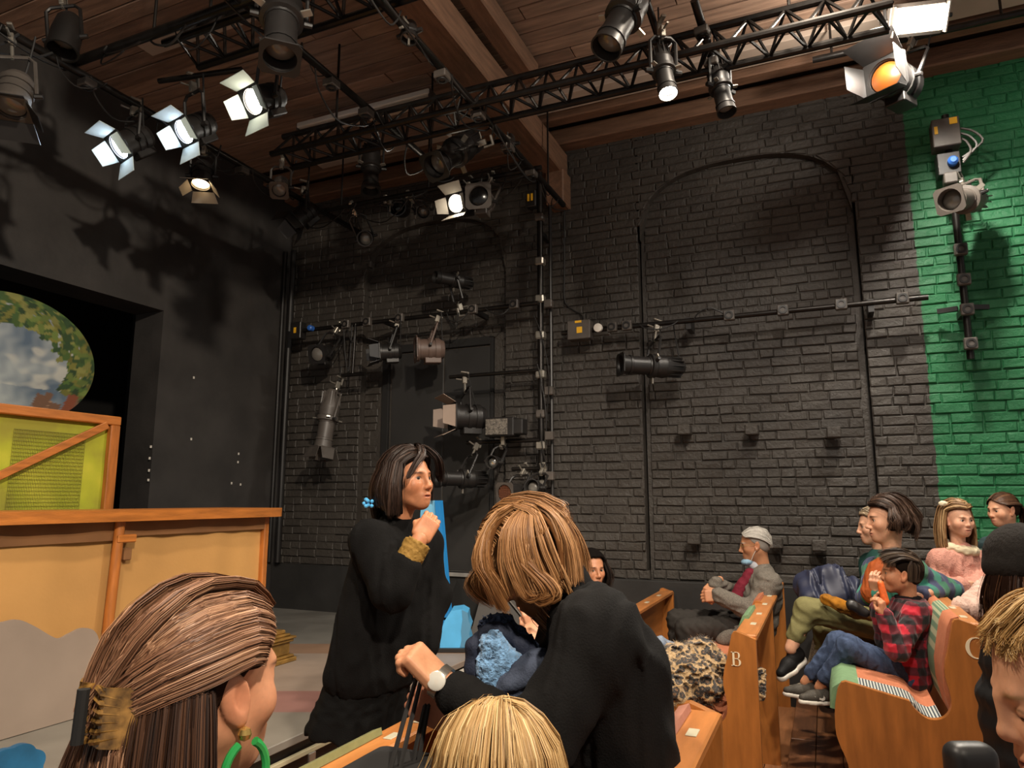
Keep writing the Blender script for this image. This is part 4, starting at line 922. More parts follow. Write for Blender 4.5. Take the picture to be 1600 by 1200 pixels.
# card with writing on the stage front
def text_mesh(txt, size, M, m, parent, name='lettering', depth=.0008):
    cu = bpy.data.curves.new('lettering', 'FONT'); cu.body = txt; cu.size = size; cu.extrude = depth; cu.align_x = 'LEFT'
    ob = bpy.data.objects.new('tmp', cu); COL.objects.link(ob); dg = bpy.context.evaluated_depsgraph_get(); me = bpy.data.meshes.new_from_object(ob.evaluated_get(dg)); bpy.data.objects.remove(ob)
    off = Vector((0, 0, 0)); p = parent
    while p is not None: off += p.location; p = p.parent
    me.transform(Matrix.Translation(-off) @ M); me.materials.clear(); me.materials.append(m); return link(name, me, parent)
FX = EX+.012
a, b = OX(716, 1052, FX), OX(755, 1078, FX)
t = thing('notice_card', (FX, a.y, a.z-.12), 'white printed card fixed to the black stage front', 'sign')
MB().box((FX, a.y+.10, a.z-.06), (.004, .24, .15)).build('card', WHT, t, smooth=None)
INK = mat('black_ink', '#1c1a18', .6)
M_ = Matrix(((0, 0, 1, FX+.003), (1, 0, 0, a.y-.005), (0, 1, 0, a.z-.035), (0, 0, 0, 1)))
text_mesh('PLEASE', .042, M_, INK, t)
for q in range(3): MB().box((FX+.0025, a.y+.07-.01*q, a.z-.065-.02*q), (.001, .14-.02*q, .007)).build('text_line', INK, t, smooth=None)
c = OX(486, 1187, FX); o = MB().box((FX+.004, c.y, c.z), (.012, .05, .07), bev=.003).build('socket_plate', CLAMPM, sf)
# blue scalloped cut-out at the left edge of the stage
X_ = -2.95; pc = OX(12, 1185, X_); R_ = .10; poly = []
for i in range(40):
    a = math.pi*i/39; rr2 = R_*(1+.10*abs(math.sin(a*4))); poly.append((pc.y-.0+rr2*1.25*math.cos(a), pc.z-.06+rr2*math.sin(a)))
poly += [(pc.y-R_*1.25, STZ), (pc.y+R_*1.25, STZ)]
o = MB().prism(poly, Matrix(((0, 0, 1, X_), (1, 0, 0, 0), (0, 1, 0, 0), (0, 0, 0, 1))), .03).build_top('scalloped_cutout', mat('petrol_blue_paint', '#1d5a80', .5, var=.3, vscale=9), (X_, pc.y, STZ), smooth=None); setp(o, 'petrol blue scalloped cut-out at the bottom left of the stage', 'set piece')
# ================================================================== PEWS
PEW = mat('honey_pew_wood', '#a5672f', .38, var=.22, vscale=4, bump=.08, bscale=25, stretch=(6, 6, 1), coat=.25)
PEWY = mat('honey_pew_rail', '#b0703a', .38, var=.22, vscale=4, bump=.08, bscale=25, stretch=(6, 1, 6), coat=.25)
TERRA = mat('terracotta_upholstery', '#b9714f', .85, var=.10, vscale=30, bump=.25, bscale=300)
GREENC = mat('sage_green_upholstery', '#6f8f68', .85, var=.12, vscale=30, bump=.25, bscale=300)
def stripe_mat(name, a, b, sc):
    m = bpy.data.materials.new(name); m.use_nodes = True; N = m.node_tree.nodes; L = m.node_tree.links; bb = N['Principled BSDF']; bb.inputs['Roughness'].default_value = .85
    g = N.new('ShaderNodeTexCoord'); sx = N.new('ShaderNodeSeparateXYZ'); L.new(g.outputs['Object'], sx.inputs[0]); ma = N.new('ShaderNodeMath'); ma.operation = 'MULTIPLY'; ma.inputs[1].default_value = sc; L.new(sx.outputs[0], ma.inputs[0])
    sn = N.new('ShaderNodeMath'); sn.operation = 'SINE'; L.new(ma.outputs[0], sn.inputs[0]); gt = N.new('ShaderNodeMapRange'); gt.inputs[1].default_value = -.3; gt.inputs[2].default_value = .3; L.new(sn.outputs[0], gt.inputs[0])
    mx = N.new('ShaderNodeMix'); mx.data_type = 'RGBA'; L.new(gt.outputs[0], mx.inputs[0]); mx.inputs[6].default_value = lin(a); mx.inputs[7].default_value = lin(b); L.new(mx.outputs[2], bb.inputs['Base Color']); return m
STRIPE = stripe_mat('grey_striped_upholstery', '#37414a', '#b9bcb4', 480)
GSTRIPE = stripe_mat('green_striped_upholstery', '#5f7f66', '#a5a98a', 520)
BRASS = mat('pale_name_plate', '#cfc8ae', .35, metal=.3)
CREAM = mat('cream_letter_paint', '#e8d9b8', .5)
def smooth2(pts, n): return [(float(a), float(b)) for a, b, _ in catmull([(p[0], p[1], 0) for p in pts], n)]
SCOOP = [(-.30, .577), (-.283, .548), (-.25, .518), (-.212, .510), (-.172, .524), (-.146, .562), (-.142, .615), (-.155, .69), (-.150, .75), (-.134, .81), (-.108, .92)]
ENDP = [(-.56, 0)] + smooth2([(-.555, .2), (-.566, .29), (-.592, .36), (-.606, .42), (-.602, .52), (-.585, .60)], 12) + [(-.568, .628), (-.55, .634)] + smooth2(SCOOP, 34) + [(-.100, .932), (-.085, .935), (.0, .905), (.0, 0)]
SEAT = [(-.57, .60), (-.43, .575), (-.32, .556)] + smooth2([(-.295, .545), (-.275, .515), (-.245, .493), (-.210, .485), (-.172, .498)], 10)
BACK = [(-.125, .55), (-.14, .66), (-.128, .76), (-.10, .87)]
def xz(Xb, fl, y0): return Matrix(((1, 0, 0, Xb), (0, 0, 1, y0), (0, 1, 0, fl), (0, 0, 0, 1)))
def strip(mb, line, Xb, fl, y0, y1, th, nrm):
    """board following a profile line, thickness th along the normal side nrm"""
    k = len(line); off = []
    for i in range(k):
        a = Vector(line[max(i-1, 0)]); b = Vector(line[min(i+1, k-1)]); d = (b-a).normalized(); n = Vector((-d.y, d.x))*nrm; off.append((line[i][0]+n.x*th, line[i][1]+n.y*th))
    poly = list(line)+off[::-1]; return mb.prism(poly, xz(Xb, fl, y0), y1-y0)
def letter_B(M):
    pass
def pew(label, Xb, fl, y0, y1, letter=None, mids=(), covers=(), backcovers=(), plates=(), group='honey wood pews'):
    t = thing('pew', (Xb, y0, fl), label, 'pew', group)
    for i, y in enumerate([y0]+list(mids)+[y1-.035]): MB().prism(ENDP, xz(Xb, fl, y), .035).build('end_panel' if y in (y0, y1-.035) else 'support_panel', PEW, t, smooth=None)
    strip(MB(), SEAT, Xb, fl, y0+.03, y1-.03, .022, -1).build('seat', PEWY, t, smooth=None)
    strip(MB(), [(-.11, .50), (-.118, .66), (-.105, .76), (-.075, .88)], Xb, fl, y0+.03, y1-.03, .022, -1).build('backrest', PEWY, t, smooth=None)
    MB().box((Xb-.05, (y0+y1)/2, fl+.905), (.105, y1-y0-.07, .03), bev=.006).build('top_rail', PEWY, t)
    MB().box((Xb-.53, (y0+y1)/2, fl+.54), (.02, y1-y0-.06, .09)).build('seat_front', PEWY, t, smooth=None)
    for a, b, m_, sec in covers:
        ln = {'all': SEAT, 'front': [(-.60, .50), (-.585, .585), (-.56, .602), (-.50, .59)], 'rest': SEAT}[sec]
        strip(MB(), ln, Xb, fl, a, b, .022 if sec != 'front' else .024, 1).build('seat_cover', m_, t, smooth=60)
    for a, b, m_ in backcovers: strip(MB(), [(-.122, .53), (-.142, .64), (-.142, .72), (-.126, .80), (-.108, .885), (-.095, .917), (-.075, .922)], Xb, fl, a, b, .020, 1).build('back_cover', m_, t, smooth=60)
    for y in plates: MB().box((Xb-.04, y, fl+.9215), (.028, .06, .003), bev=.001).build('name_plate', BRASS, t)
    return t
def arc_letter(t, ch, Xb, fl, y, cx, cz, h):
    """serif capitals cut from a plate, on the aisle end of a pew"""
    M = xz(Xb, fl, y-.004); mb = MB(); w_ = h*.5
    def P(poly): mb.prism(poly, M, .004)
    def arcstrip(x0, z0, rx, rz, a0, a1, t0, t1, n=18):
        for i in range(n):
            u, v = i/n, (i+1)/n; A, B = a0+(a1-a0)*u, a0+(a1-a0)*v; f = lambda q: t0+(t1-t0)*math.sin(math.pi*q)
            P([(x0+math.cos(A)*(rx-f(u)), z0+math.sin(A)*(rz-f(u)*.35)), (x0+math.cos(A)*rx, z0+math.sin(A)*rz), (x0+math.cos(B)*rx, z0+math.sin(B)*rz), (x0+math.cos(B)*(rx-f(v)), z0+math.sin(B)*(rz-f(v)*.35))])
    if ch == 'B':
        P([(cx-.30*h, cz-.5*h), (cx-.16*h, cz-.5*h), (cx-.16*h, cz+.5*h), (cx-.30*h, cz+.5*h)])
        for z in (-.5, .46): P([(cx-.40*h, cz+z*h), (cx+.0, cz+z*h), (cx+.0, cz+(z+.04)*h), (cx-.40*h, cz+(z+.04)*h)])
        P([(cx-.2*h, cz-.0*h), (cx+.0, cz-.0*h), (cx+.0, cz+.04*h), (cx-.2*h, cz+.04*h)])
        arcstrip(cx, cz+.26*h, .24*h, .24*h, math.pi/2, -math.pi/2, .03*h, .13*h); arcstrip(cx, cz-.24*h, .30*h, .26*h, math.pi/2, -math.pi/2, .03*h, .15*h)
    else:
        arcstrip(cx, cz, .46*h, .5*h, math.radians(48), math.radians(318), .03*h, .17*h, 30)
        P([(cx+.26*h, cz+.24*h), (cx+.34*h, cz+.24*h), (cx+.36*h, cz+.52*h), (cx+.31*h, cz+.45*h)])
    mb.build('letter', CREAM, t, smooth=None)
pC = pew('pew with a cream letter C on its aisle end', .58, .10, 3.70, 6.04, mids=(4.95,),
    covers=((3.74, 3.93, STRIPE, 'all'), (3.93, 4.95, TERRA, 'all'), (4.99, 6.0, TERRA, 'all'), (3.745, 4.4, GREENC, 'front')), backcovers=((3.745, 3.99, TERRA), (3.99, 4.32, GSTRIPE), (4.32, 4.45, TERRA), (4.45, 4.95, TERRA), (4.99, 6.0, GREENC)), plates=(3.9, 4.2))
c = OY(1526, 1013, 3.695); arc_letter(pC, 'C', .58, .10, 3.70, c.x-.58, c.z-.10, .088)
pB = pew('pew with a cream letter B on its aisle end', -.34, 0, 3.60, 6.04, mids=(4.72,),
    covers=((3.64, 4.72, TERRA, 'all'), (4.76, 6.0, TERRA, 'all')), backcovers=((4.1, 4.5, GREENC), (4.8, 5.3, TERRA), (5.3, 5.6, GREENC)), plates=(3.95, 4.3, 4.7, 5.1))
c = OY(1151, 1030, 3.595); arc_letter(pB, 'B', -.34, 0, 3.60, c.x+.34, c.z, .062)
pew('front pew against the brick wall, before the figure in grey coat', -1.18, -.10, 4.0, 5.98, plates=(5.2, 5.6), backcovers=((4.3, 4.8, GREENC),))
pew('near pew with a pink cushion strip, behind the figure in black sweatshirt', -.31, .04, .3, 2.2, covers=((.35, 2.15, TERRA, 'all'),), backcovers=((.5, 2.14, mat('dusty_pink_upholstery', '#a8705c', .85, var=.1, vscale=40)),), plates=(1.95,))
pew('near front pew with a moss green strip, before the standing figure', -1.21, -.08, .5, 2.22, covers=((.55, 2.17, TERRA, 'all'),), backcovers=((.6, 1.95, mat('moss_green_upholstery', '#7b7a4d', .85, var=.1, vscale=40)),), plates=(1.95, 2.12))
# ================================================================== PEOPLE: toolkit
SKIN = mat('skin', '#ffffff', .48, attr=True, sss=.12, spec=.35, var=.06, vscale=120)
HAIR = mat('hair', '#ffffff', .5, attr=True, spec=.4)
HAIRM = mat('hair_mass', '#ffffff', .9, attr=True, spec=.1)
def L3(h): return np.array(lin(h)[:3])
def npm(R): return np.array([[R[i][j] for j in range(3)] for i in range(3)])
def frame(look, roll=0.0, up=UP):
    R = basis(look, up)
    if roll: R = R @ Matrix.Rotation(math.radians(roll), 3, 'X')
    return R
class Head:
    def __init__(s, c, look, sc=1.0, roll=0, child=0.0): s.c = Vector(c); s.R = frame(look, roll); s.s = sc; s.child = child; s.M = npm(s.R)
    def w(s, p): return Vector(s.c) + s.R @ (Vector(p)*s.s)
    def loc(s, P): return (np.array(tuple(P)) - np.array(tuple(s.c))) @ s.M / s.s
def head_blocks(H, skin, brow, neck, neck_r=.052, lip='#a5584b', beard=None, res=.0038, gaze=(1, 0, 0), iris='#3a2415', closed=False, old=False, open_mouth=0, ears=True):
    k = H.child; S = SD()
    S.ell((-.012, 0, .036), (.098-.002*k, .076+.001*k, .084+.002*k), k=.03)
    S.ell((.026, 0, -.030+.008*k), (.062, .058+.004*k, .085-.012*k), k=.035)
    for y in (-1, 1):
        S.cap((-.002, .046*y, -.045), (.058, .014*y, -.096+.014*k), .022, .018, k=.03)
        S.ell((.056, .040*y, -.026), .024+.004*k, k=.03)
    S.ell((.071-.004*k, 0, -.099+.014*k), (.018, .020, .016), k=.022)
    S.cap((.080, -.030, .021), (.080, .030, .021), .009-.004*k, k=.022)
    S.ell((.076, 0, -.068+.006*k), (.020, .030, .026), k=.02)
    for y in (-1, 1): S.ell((.1085, .032*y, .002), (.021, .019, .0115), k=.020, mode='s')
    for y in (-1, 1): S.ell((.0705, .032*y, .002), .0158, k=.004)
    n0 = .108-.010*k
    S.cap((.090, 0, .014), (n0-.002, 0, -.028+.006*k), .0075, .0095, k=.014)
    S.ell((n0+.001, 0, -.034+.007*k), (.0105, .0105, .0095), k=.010)
    for y in (-1, 1):
        S.ell((n0-.011, .0115*y, -.039+.008*k), (.0105, .0075, .0075), k=.008)
        S.ell((n0-.007, .006*y, -.0465+.008*k), (.005, .0035, .004), k=.003, mode='s')
    zl = -.066+.008*k
    S.ell((.0905-.002*k, 0, zl+.0005), (.0095, .021, .0058), k=.007); S.ell((.0895-.002*k, 0, zl-.0105), (.0095, .018, .0065), k=.007)
    S.ell((.101, 0, zl-.0050), (.012, .020, .0016+open_mouth), k=.004, mode='s')
    for y in (-1, 1):
        if not closed: S.ell((.0885, .032*y, .0015), (.016, .0138, .0052), k=.003, mode='s')
        else: S.ell((.0900, .032*y, -.004), (.010, .0125, .0014), k=.002, mode='s')
    if ears:
        for y in (-1, 1):
            Re = np.array(Matrix.Rotation(math.radians(-14), 3, 'Y') @ Matrix.Rotation(math.radians(18*y), 3, 'Z'))
            S.ell((-.008, .079*y, -.006), (.019, .008, .032), Re, k=.010); S.ell((-.003, .088*y, -.004), (.011, .006, .020), Re, k=.005, mode='s')
            S.ell((.004, .077*y, -.034), (.008, .006, .008), k=.008)
    nk = H.loc(neck); S.cap((-.022, 0, -.045), nk, .050/H.s*H.s, neck_r/H.s, k=.035)
    v, f = S.mesh(res)
    x, y, z = v.T; ay = np.abs(y); sk = L3(skin); col = np.tile(sk, (len(v), 1))
    def blend(w_, c): 
        nonlocal col; w_ = np.clip(w_, 0, 1)[:, None]; col = col*(1-w_)+c*w_
    g = lambda cx, cy, cz, rx, ry, rz: np.exp(-(((x-cx)/rx)**2+((ay-cy)/ry)**2+((z-cz)/rz)**2))
    red = sk*np.array([1.08, .78, .72])
    blend(.45*g(.062, .042, -.030, .03, .024, .022), red); blend(.45*g(n0, 0, -.036, .012, .014, .012), red); blend(.5*g(-.008, .08, -.006, .03, .012, .035), red)
    blend(1.1*g(.092, 0, zl-.005, .010, .020, .0085)*(x > .078), L3(lip)); blend(1.2*g(.098, 0, zl-.005, .012, .019, .0018), L3(lip)*.45)
    if brow: blend(1.1*np.exp(-(((ay-.033)/.018)**4+((z-.0225+.12*(ay-.033)**2/.02)/(.0030+.0008*(ay < .033)))**2))*(x > .06), L3(brow))
    blend(.9*np.exp(-(((ay-.032)/.0135)**4+((z-.0075+((ay-.032)/.0135)**2*.004)/.0020)**2))*(x > .065), L3(brow or '#3a2a20')*.5)
    if closed: blend(1.2*np.exp(-(((ay-.032)/.013)**4+((z+.004)/.0022)**2))*(x > .065), L3('#2a1a12'))
    if old:
        blend(.35*(np.sin(z*420+3*np.sin(y*60)) > .75)*((z > .035) & (x > .04)), sk*.7); blend(.4*g(.086, .026, -.045, .014, .006, .02), sk*.7)
    if beard:
        bz = ((z < -.040) & (x > -.002) & (z > -.16)).astype(float)*np.clip((-.034-z)/.02, 0, 1)*(1-g(.094, 0, zl-.005, .02, .019, .008)); blend(bz, L3(beard))
    R = H.M; vw = (v*H.s) @ R.T + np.array(tuple(H.c)); out = [(vw, f, col)]
    # eyeballs
    if not closed:
        for sgn in (-1, 1):
            u = np.linspace(0, np.pi, 25); t = np.linspace(0, 2*np.pi, 17)[:-1]; pv = np.array([[np.cos(a), np.sin(a)*np.cos(b), np.sin(a)*np.sin(b)] for a in u for b in t])
            ff = np.array([[i*16+j, i*16+(j+1) % 16, (i+1)*16+(j+1) % 16, (i+1)*16+j] for i in range(24) for j in range(16)])
            gz = np.array(gaze, float); gz /= np.linalg.norm(gz); fr = npm(basis(tuple(gz))); pw = (pv @ fr.T)*.0143 + np.array((.0708, .032*sgn, .002))
            ang = np.arccos(np.clip(pv[:, 0], -1, 1)); cc = np.tile(L3('#c4b8ac'), (len(pv), 1)); cc[ang < .60] = L3(iris); cc[ang < .28] = L3('#080605')
            out.append(((pw*H.s) @ R.T+np.array(tuple(H.c)), ff, cc))
    return out
def hand_block(wrist, d, palm, thumb=1, curl=.5, s=1.0, skin='#c98d6c', spread=.0, res=.0040, curls=None):
    x = Vector(d).normalized(); z = -Vector(palm); z = (z - x*z.dot(x)).normalized(); y = z.cross(x); M = np.array([tuple(x), tuple(y), tuple(z)]).T
    S = SD(); S.box((.046, 0, 0), (.034, .030, .004), .0105, k=.01); S.cap((-.045, 0, 0), (.012, 0, 0), .026, .024, k=.02)
    S.ell((.035, .024*thumb, -.008), (.026, .015, .014), k=.012)
    lens = (.066, .074, .069, .054)
    for i in range(4):
        yb = (.0285, .0098, -.0092, -.0275)[i]*thumb; p = np.array((.082-.004*(i == 3)-.002*(i == 0), yb, .002)); a = 0; sp = (.10, .03, -.04, -.12)[i]*(1+spread)*thumb*.6; cu = curl if curls is None else curls[i]
        for q, fr in enumerate((.46, .30, .24)):
            a += cu*(1.15, 1.45, .9)[q]; L_ = lens[i]*fr; dv = np.array((math.cos(a), math.sin(sp)*max(0, math.cos(a)), -math.sin(a))); e = p+dv*L_
            S.cap(p, e, .0088-.0007*q, .0083-.0007*q, k=.006); p = e
    p0, p1 = np.array((.018, .026*thumb, -.006)), np.array((.050, (.050-.006*curl)*thumb, -.014-.016*curl)); p2 = np.array((.076-.006*curl, (.054-.036*curl)*thumb, -.020-.026*curl))
    S.cap(p0, p1, .0125, .0105, k=.012); S.cap(p1, p2, .0100, .0082, k=.006)
    v, f = S.mesh(res); sk = L3(skin); col = np.tile(sk, (len(v), 1))
    for sx in (.084, ): w_ = np.exp(-((v[:, 0]-sx)/.02)**2)[:, None]*.25; col = col*(1-w_)+sk*np.array((1.05, .8, .75))*w_
    return ((v*s) @ M.T + np.array(tuple(wrist)), f, col)
def limb_block(pts, rad, skin, res=.008, k=.03):
    S = SD()
    for a, b, ra, rb in zip(pts[:-1], pts[1:], rad[:-1], rad[1:]): S.cap(a, b, ra, rb, k=k)
    v, f = S.mesh(res); return (v, f, L3(skin))
def torso(S, pel, che, neck, lat, wp=.10, wc=.11, rp=.12, rc=.11, sh=None, shr=.07, k=.06, belly=0.0, fwd=None):
    pel, che, neck, lat = Vector(pel), Vector(che), Vector(neck), Vector(lat).normalized()
    for q in (-1, 0, 1): S.cap(pel+lat*wp*q, che+lat*wc*q, rp, rc, k=k)
    S.cap(che, neck, rc*.75, .062, k=k)
    if sh:
        for p in sh: S.cap(che.lerp(neck, .72), p, .07, shr, k=k); S.cap(che+(Vector(p)-che)*.2, p, rc*.8, shr, k=k)
    if belly and fwd is not None: S.ell(pel.lerp(che, .35)+Vector(fwd)*belly, (.12, .12, .14), k=.06)
def arm(S, sh, el, wr, r=(.068, .052, .042), k=.03):
    S.cap(sh, el, r[0], r[1], k=k); S.cap(el, wr, r[1], r[2], k=k)
def garment(name, S, t, m, res=.010, fold=(.004, 16, 1), paint=None):
    if fold: S.fn.append(folds(*fold))
    return sdobj(name, S, res, m, t, paint=paint)
# ---------------- hair
def strands(guides, n, r, cols, jit=.004, seed=0, wave=0.0, wfreq=3.0, segs=16, lift=.006, tip=.35, clump=0, center=None, rootdark=.85, out=.008, head=None, shell=.0105):
    """guides: (G,K,3) world; returns one block of thin 3-sided tubes"""
    if n >= 1000: n = int(n*1.4); r = r*.7
    segs = min(segs, 12); rs = np.random.RandomState(seed); G = np.array(guides); g, K = G.shape[:2]
    u = rs.rand(n)*(g-1); i = np.minimum(u.astype(int), g-2); w_ = (u-i)[:, None, None]; P = G[i]*(1-w_)+G[i+1]*w_            # n,K,3
    tt = np.linspace(0, K-1, segs); a = np.minimum(tt.astype(int), K-2); q = (tt-a)[None, :, None]
    # catmull along the strand
    Pm = P[:, np.maximum(a-1, 0)]; P0 = P[:, a]; P1 = P[:, a+1]; P2 = P[:, np.minimum(a+2, K-1)]
    C = .5*(2*P0+(-Pm+P1)*q+(2*Pm-5*P0+4*P1-P2)*q**2+(-Pm+3*P0-3*P1+P2)*q**3)
    s_ = np.linspace(0, 1, segs)[None, :, None]
    off = rs.randn(n, 1, 3)*jit*(.35+.65*s_)
    if clump:
        ci = (u*clump).astype(int); co = np.random.RandomState(seed+5).randn(ci.max()+2, 3)*jit*1.6; off = off*.6+co[ci][:, None, :]*s_
    C = C+off
    if center is not None:
        cen = np.array(tuple(center)); dr = C-cen; dr /= np.linalg.norm(dr, axis=2, keepdims=True); C = C+dr*(out*np.minimum(1, s_*4+.3)+lift*rs.rand(n, 1, 1)**2)
    if head is not None:
        Pl = (C-np.array(tuple(head.c))) @ head.M/head.s; c0 = np.array((-.013, 0, .036)); rd = np.array((.099, .077, .085))+shell+.004*rs.rand(n, 1, 1)
        nn_ = np.linalg.norm((Pl-c0)/rd, axis=2, keepdims=True); ins = (nn_ < 1) & (Pl[..., 2:3] > -.035); Pl = np.where(ins, c0+(Pl-c0)/np.maximum(nn_, .3), Pl); C = (Pl*head.s) @ head.M.T+np.array(tuple(head.c))
    if wave: 
        ph = rs.rand(n, 1)*1.2+(u*1.7)[:, None]; wv = np.sin(s_[..., 0]*wfreq*6.28+ph)*wave*s_[..., 0]**1.2; dirs = np.cross(np.gradient(C, axis=1), np.array((0, 0, 1.))); dirs /= np.linalg.norm(dirs, axis=2, keepdims=True)+1e-9; C = C+dirs*wv[..., None]
    T = np.gradient(C, axis=1); T /= np.linalg.norm(T, axis=2, keepdims=True)+1e-9
    cen2 = np.array(tuple(center)) if center is not None else G.reshape(-1, 3).mean(0)-np.array((0, 0, .05))
    D_ = C-cen2; D_ /= np.linalg.norm(D_, axis=2, keepdims=True)+1e-9; B = np.cross(T, D_); B /= np.linalg.norm(B, axis=2, keepdims=True)+1e-9; A = np.cross(B, T)
    an = rs.randn(n, 1, 1)*.45; W_ = B*np.cos(an)+A*np.sin(an); rad = r*1.35*(1-(1-tip)*s_**2)*(.7+.6*rs.rand(n, 1, 1))
    V_ = np.stack([C-W_*rad, C+W_*rad], 2).reshape(-1, 3); base = (np.arange(n)[:, None]*segs+np.arange(segs-1)[None, :])*2
    F = np.stack([base, base+1, base+3, base+2], -1).reshape(-1, 4)
    c0, c1, c2 = (L3(h) for h in cols); m_ = rs.rand(n, 1)*.75+.25*(np.sin(u*5.1)*.5+.5)[:, None]; cc = np.where(m_ < .5, c0+(c1-c0)*m_*2, c1+(c2-c1)*(m_-.5)*2)
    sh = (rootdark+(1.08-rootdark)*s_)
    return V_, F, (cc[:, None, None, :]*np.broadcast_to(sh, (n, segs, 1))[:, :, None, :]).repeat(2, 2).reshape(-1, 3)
def mass(guides, r, col, res=.009, k=.004, r_tip=None, extra=None):
    S = SD(); r = r*.55; r_tip = None if r_tip is None else r_tip*.6; G_ = np.array(guides); gl = [G_[0]]
    for a_, b_ in zip(G_[:-1], G_[1:]):
        m_ = 1+int(np.abs(a_-b_).max()/max(r*1.3, .004)); m_ = m_ if np.abs(a_-b_).max() < .12 else 1
        for q in range(1, m_+1): gl.append(a_+(b_-a_)*q/m_)
    for g in gl:
        K = len(g); rt = r if r_tip is None else r_tip
        for i in range(K-1): S.cap(g[i], g[i+1], r+(rt-r)*i/(K-1), r+(rt-r)*(i+1)/(K-1), k=k)
    if extra: extra(S)
    v, f = S.mesh(max(res, .0085)); return v, f, L3(col)*.8, 1
def scalp_cap(H, col, cuts, grow=.004, res=.005):
    S = SD(); S.ell((-.013, 0, .036), (.099+grow, .077+grow, .085+grow)); S.ell((-.045, 0, -.005), (.062, .066, .06), k=.03)
    for p, n in cuts: S.cut(p, n)
    v, f = S.mesh(res); return (v*H.s) @ H.M.T+np.array(tuple(H.c)), f, L3(col)*.8, 1
HAIRLINE = [((.052, 0, .075), (1, 0, -.42)), ((-.02, 0, -.02), (.75, 0, -.66))]
SCALP = (.107, .085, .094)
def drop(H, phis, length, part=0.0, xs=(.080, -.05), rim=5, flare=.01, inward=.0, K=10, scalp=SCALP, zc=.038, down=None, curl=0.0, fringe=None, hang_from=0):
    """guides from a parting over the scalp and hanging to length(phi)"""
    out = []; dn = Vector((0, 0, -1)) if down is None else Vector(down); p0, p1 = min(abs(p) for p in phis), max(abs(p) for p in phis)
    for ph in phis:
        a = math.radians(ph); f_ = (abs(ph)-p0)/max(p1-p0, 1e-6); x0 = xs[0]+(xs[1]-xs[0])*f_; sy = 1 if ph > 0 else -1
        zt = zc+scalp[2]*math.sqrt(max(0, 1-((x0+.012)/scalp[0])**2-(part/scalp[1])**2)); st = Vector((x0, part+.004*sy, zt)); el0 = math.radians(rim); pts = []
        for j in range(5):
            q = j/4; e = math.asin(min(1, max(-1, (zt-zc)/scalp[2])))*(1-q)+el0*q
            tgt = Vector((-.012+scalp[0]*math.cos(a)*math.cos(e), scalp[1]*math.sin(a)*math.cos(e), zc+scalp[2]*math.sin(e)))
            b = min(1, q*1.25)**.8; p = st.lerp(tgt, b); 
            # push to scalp surface
            u = Vector((p.x+.012, p.y, p.z-zc)); nn = math.sqrt((u.x/scalp[0])**2+(u.y/scalp[1])**2+(u.z/scalp[2])**2); u = u/max(nn, 1e-6); pts.append(H.w((u.x-.012, u.y, u.z+zc)))
        L_ = length(ph) if callable(length) else length
        o_ = (H.R @ Vector((math.cos(a), math.sin(a), 0))); o_.z = 0
        if o_.length > 1e-6: o_.normalize()
        for j in range(1, K-4):
            q = j/(K-5); pts.append(pts[4]+dn*L_*q+o_*(flare*math.sin(q*math.pi*.9)-inward*q*q)+o_*curl*max(0, q-.7)*3)
        out.append([tuple(p) for p in pts])
    return np.array(out)
def hair_obj(t, blocks, name='hair'):
    return join_blocks(name, blocks, HAIR, t, HAIRM)
def cloth(name, h, rough=.85, **kw): return mat(name, h, rough, spec=kw.pop('spec', .15), bump=kw.pop('bump', .25), bscale=kw.pop('bscale', 220), var=kw.pop('var', .10), vscale=kw.pop('vscale', 40), sheen=kw.pop('sheen', .0), **kw)
def shoe(t, ankle, d, h, s=1.0, sole='#d8d4cc', logo=False, floor=None):
    ankle = Vector(ankle); d = Vector(d); d.normalize(); y = UP.cross(d); y.normalize(); u = d.cross(y); R = Matrix((d, y, u)).transposed(); S = SD()
    W = lambda a, b, c: ankle+R @ Vector((a*s, b*s, c*s))
    S.cap(W(-.045, 0, -.045), W(.06, 0, -.055), .036*s, .034*s, k=.03); S.cap(W(.06, 0, -.055), W(.135, 0, -.062), .036*s, .026*s, k=.03); S.cap(W(-.03, 0, -.04), W(-.015, 0, .015), .036*s, .036*s, k=.03)
    S.cut(W(0, 0, -.082), -u); o = sdobj('shoe', S, .006, cloth('shoe_'+h, h, .6), t)
    S = SD(); S.cap(W(-.045, 0, -.088), W(.06, 0, -.088), .040*s, .041*s, k=.02); S.cap(W(.06, 0, -.088), W(.135, 0, -.086), .041*s, .030*s, k=.02); S.cut(W(0, 0, -.072), u); S.cut(W(0, 0, -.100), -u); sdobj('sole', S, .006, mat('sole_'+sole, sole, .6), t)
    if logo:
        k = MB(); pts = [(.10, .008), (.06, -.012), (.035, -.020), (.018, -.014), (.016, .0), (.026, .012), (.026, .002), (.034, -.006), (.055, -.002)]
        M = Matrix.Translation(W(-.02, 0, -.048)+y*.036*s) @ (Matrix((d, u, y)).transposed()).to_4x4() @ Matrix.Scale(s, 4); k.prism([(a, b+.0) for a, b in pts], M, .006); k.build('tick_mark', WHT, t, smooth=None)
def person(label, base, **kw): return thing('person', base, label, 'person', kw.get('group'))
def glasses(t, H, m): 
    k = MB()
    for y in (-.033, .033):
        k.tube([H.w((.094, y+.019*math.cos(a), .0+.014*math.sin(a))) for a in np.linspace(0, 2*math.pi, 17)], .0016*H.s, 5)
        k.tube([H.w((.093, y+math.copysign(.019, y), .003)), H.w((.05, math.copysign(.078, y), .004)), H.w((-.01, math.copysign(.082, y), .002))], .0016*H.s, 5)
    k.tube([H.w((.097, -.014, .004)), H.w((.099, 0, .006)), H.w((.097, .014, .004))], .0016*H.s, 5); k.build('glasses', m, t)
# ================================================================== PEOPLE
rA = RIGHT
def mid(a, b, q=.5): return Vector(a).lerp(Vector(b), q)
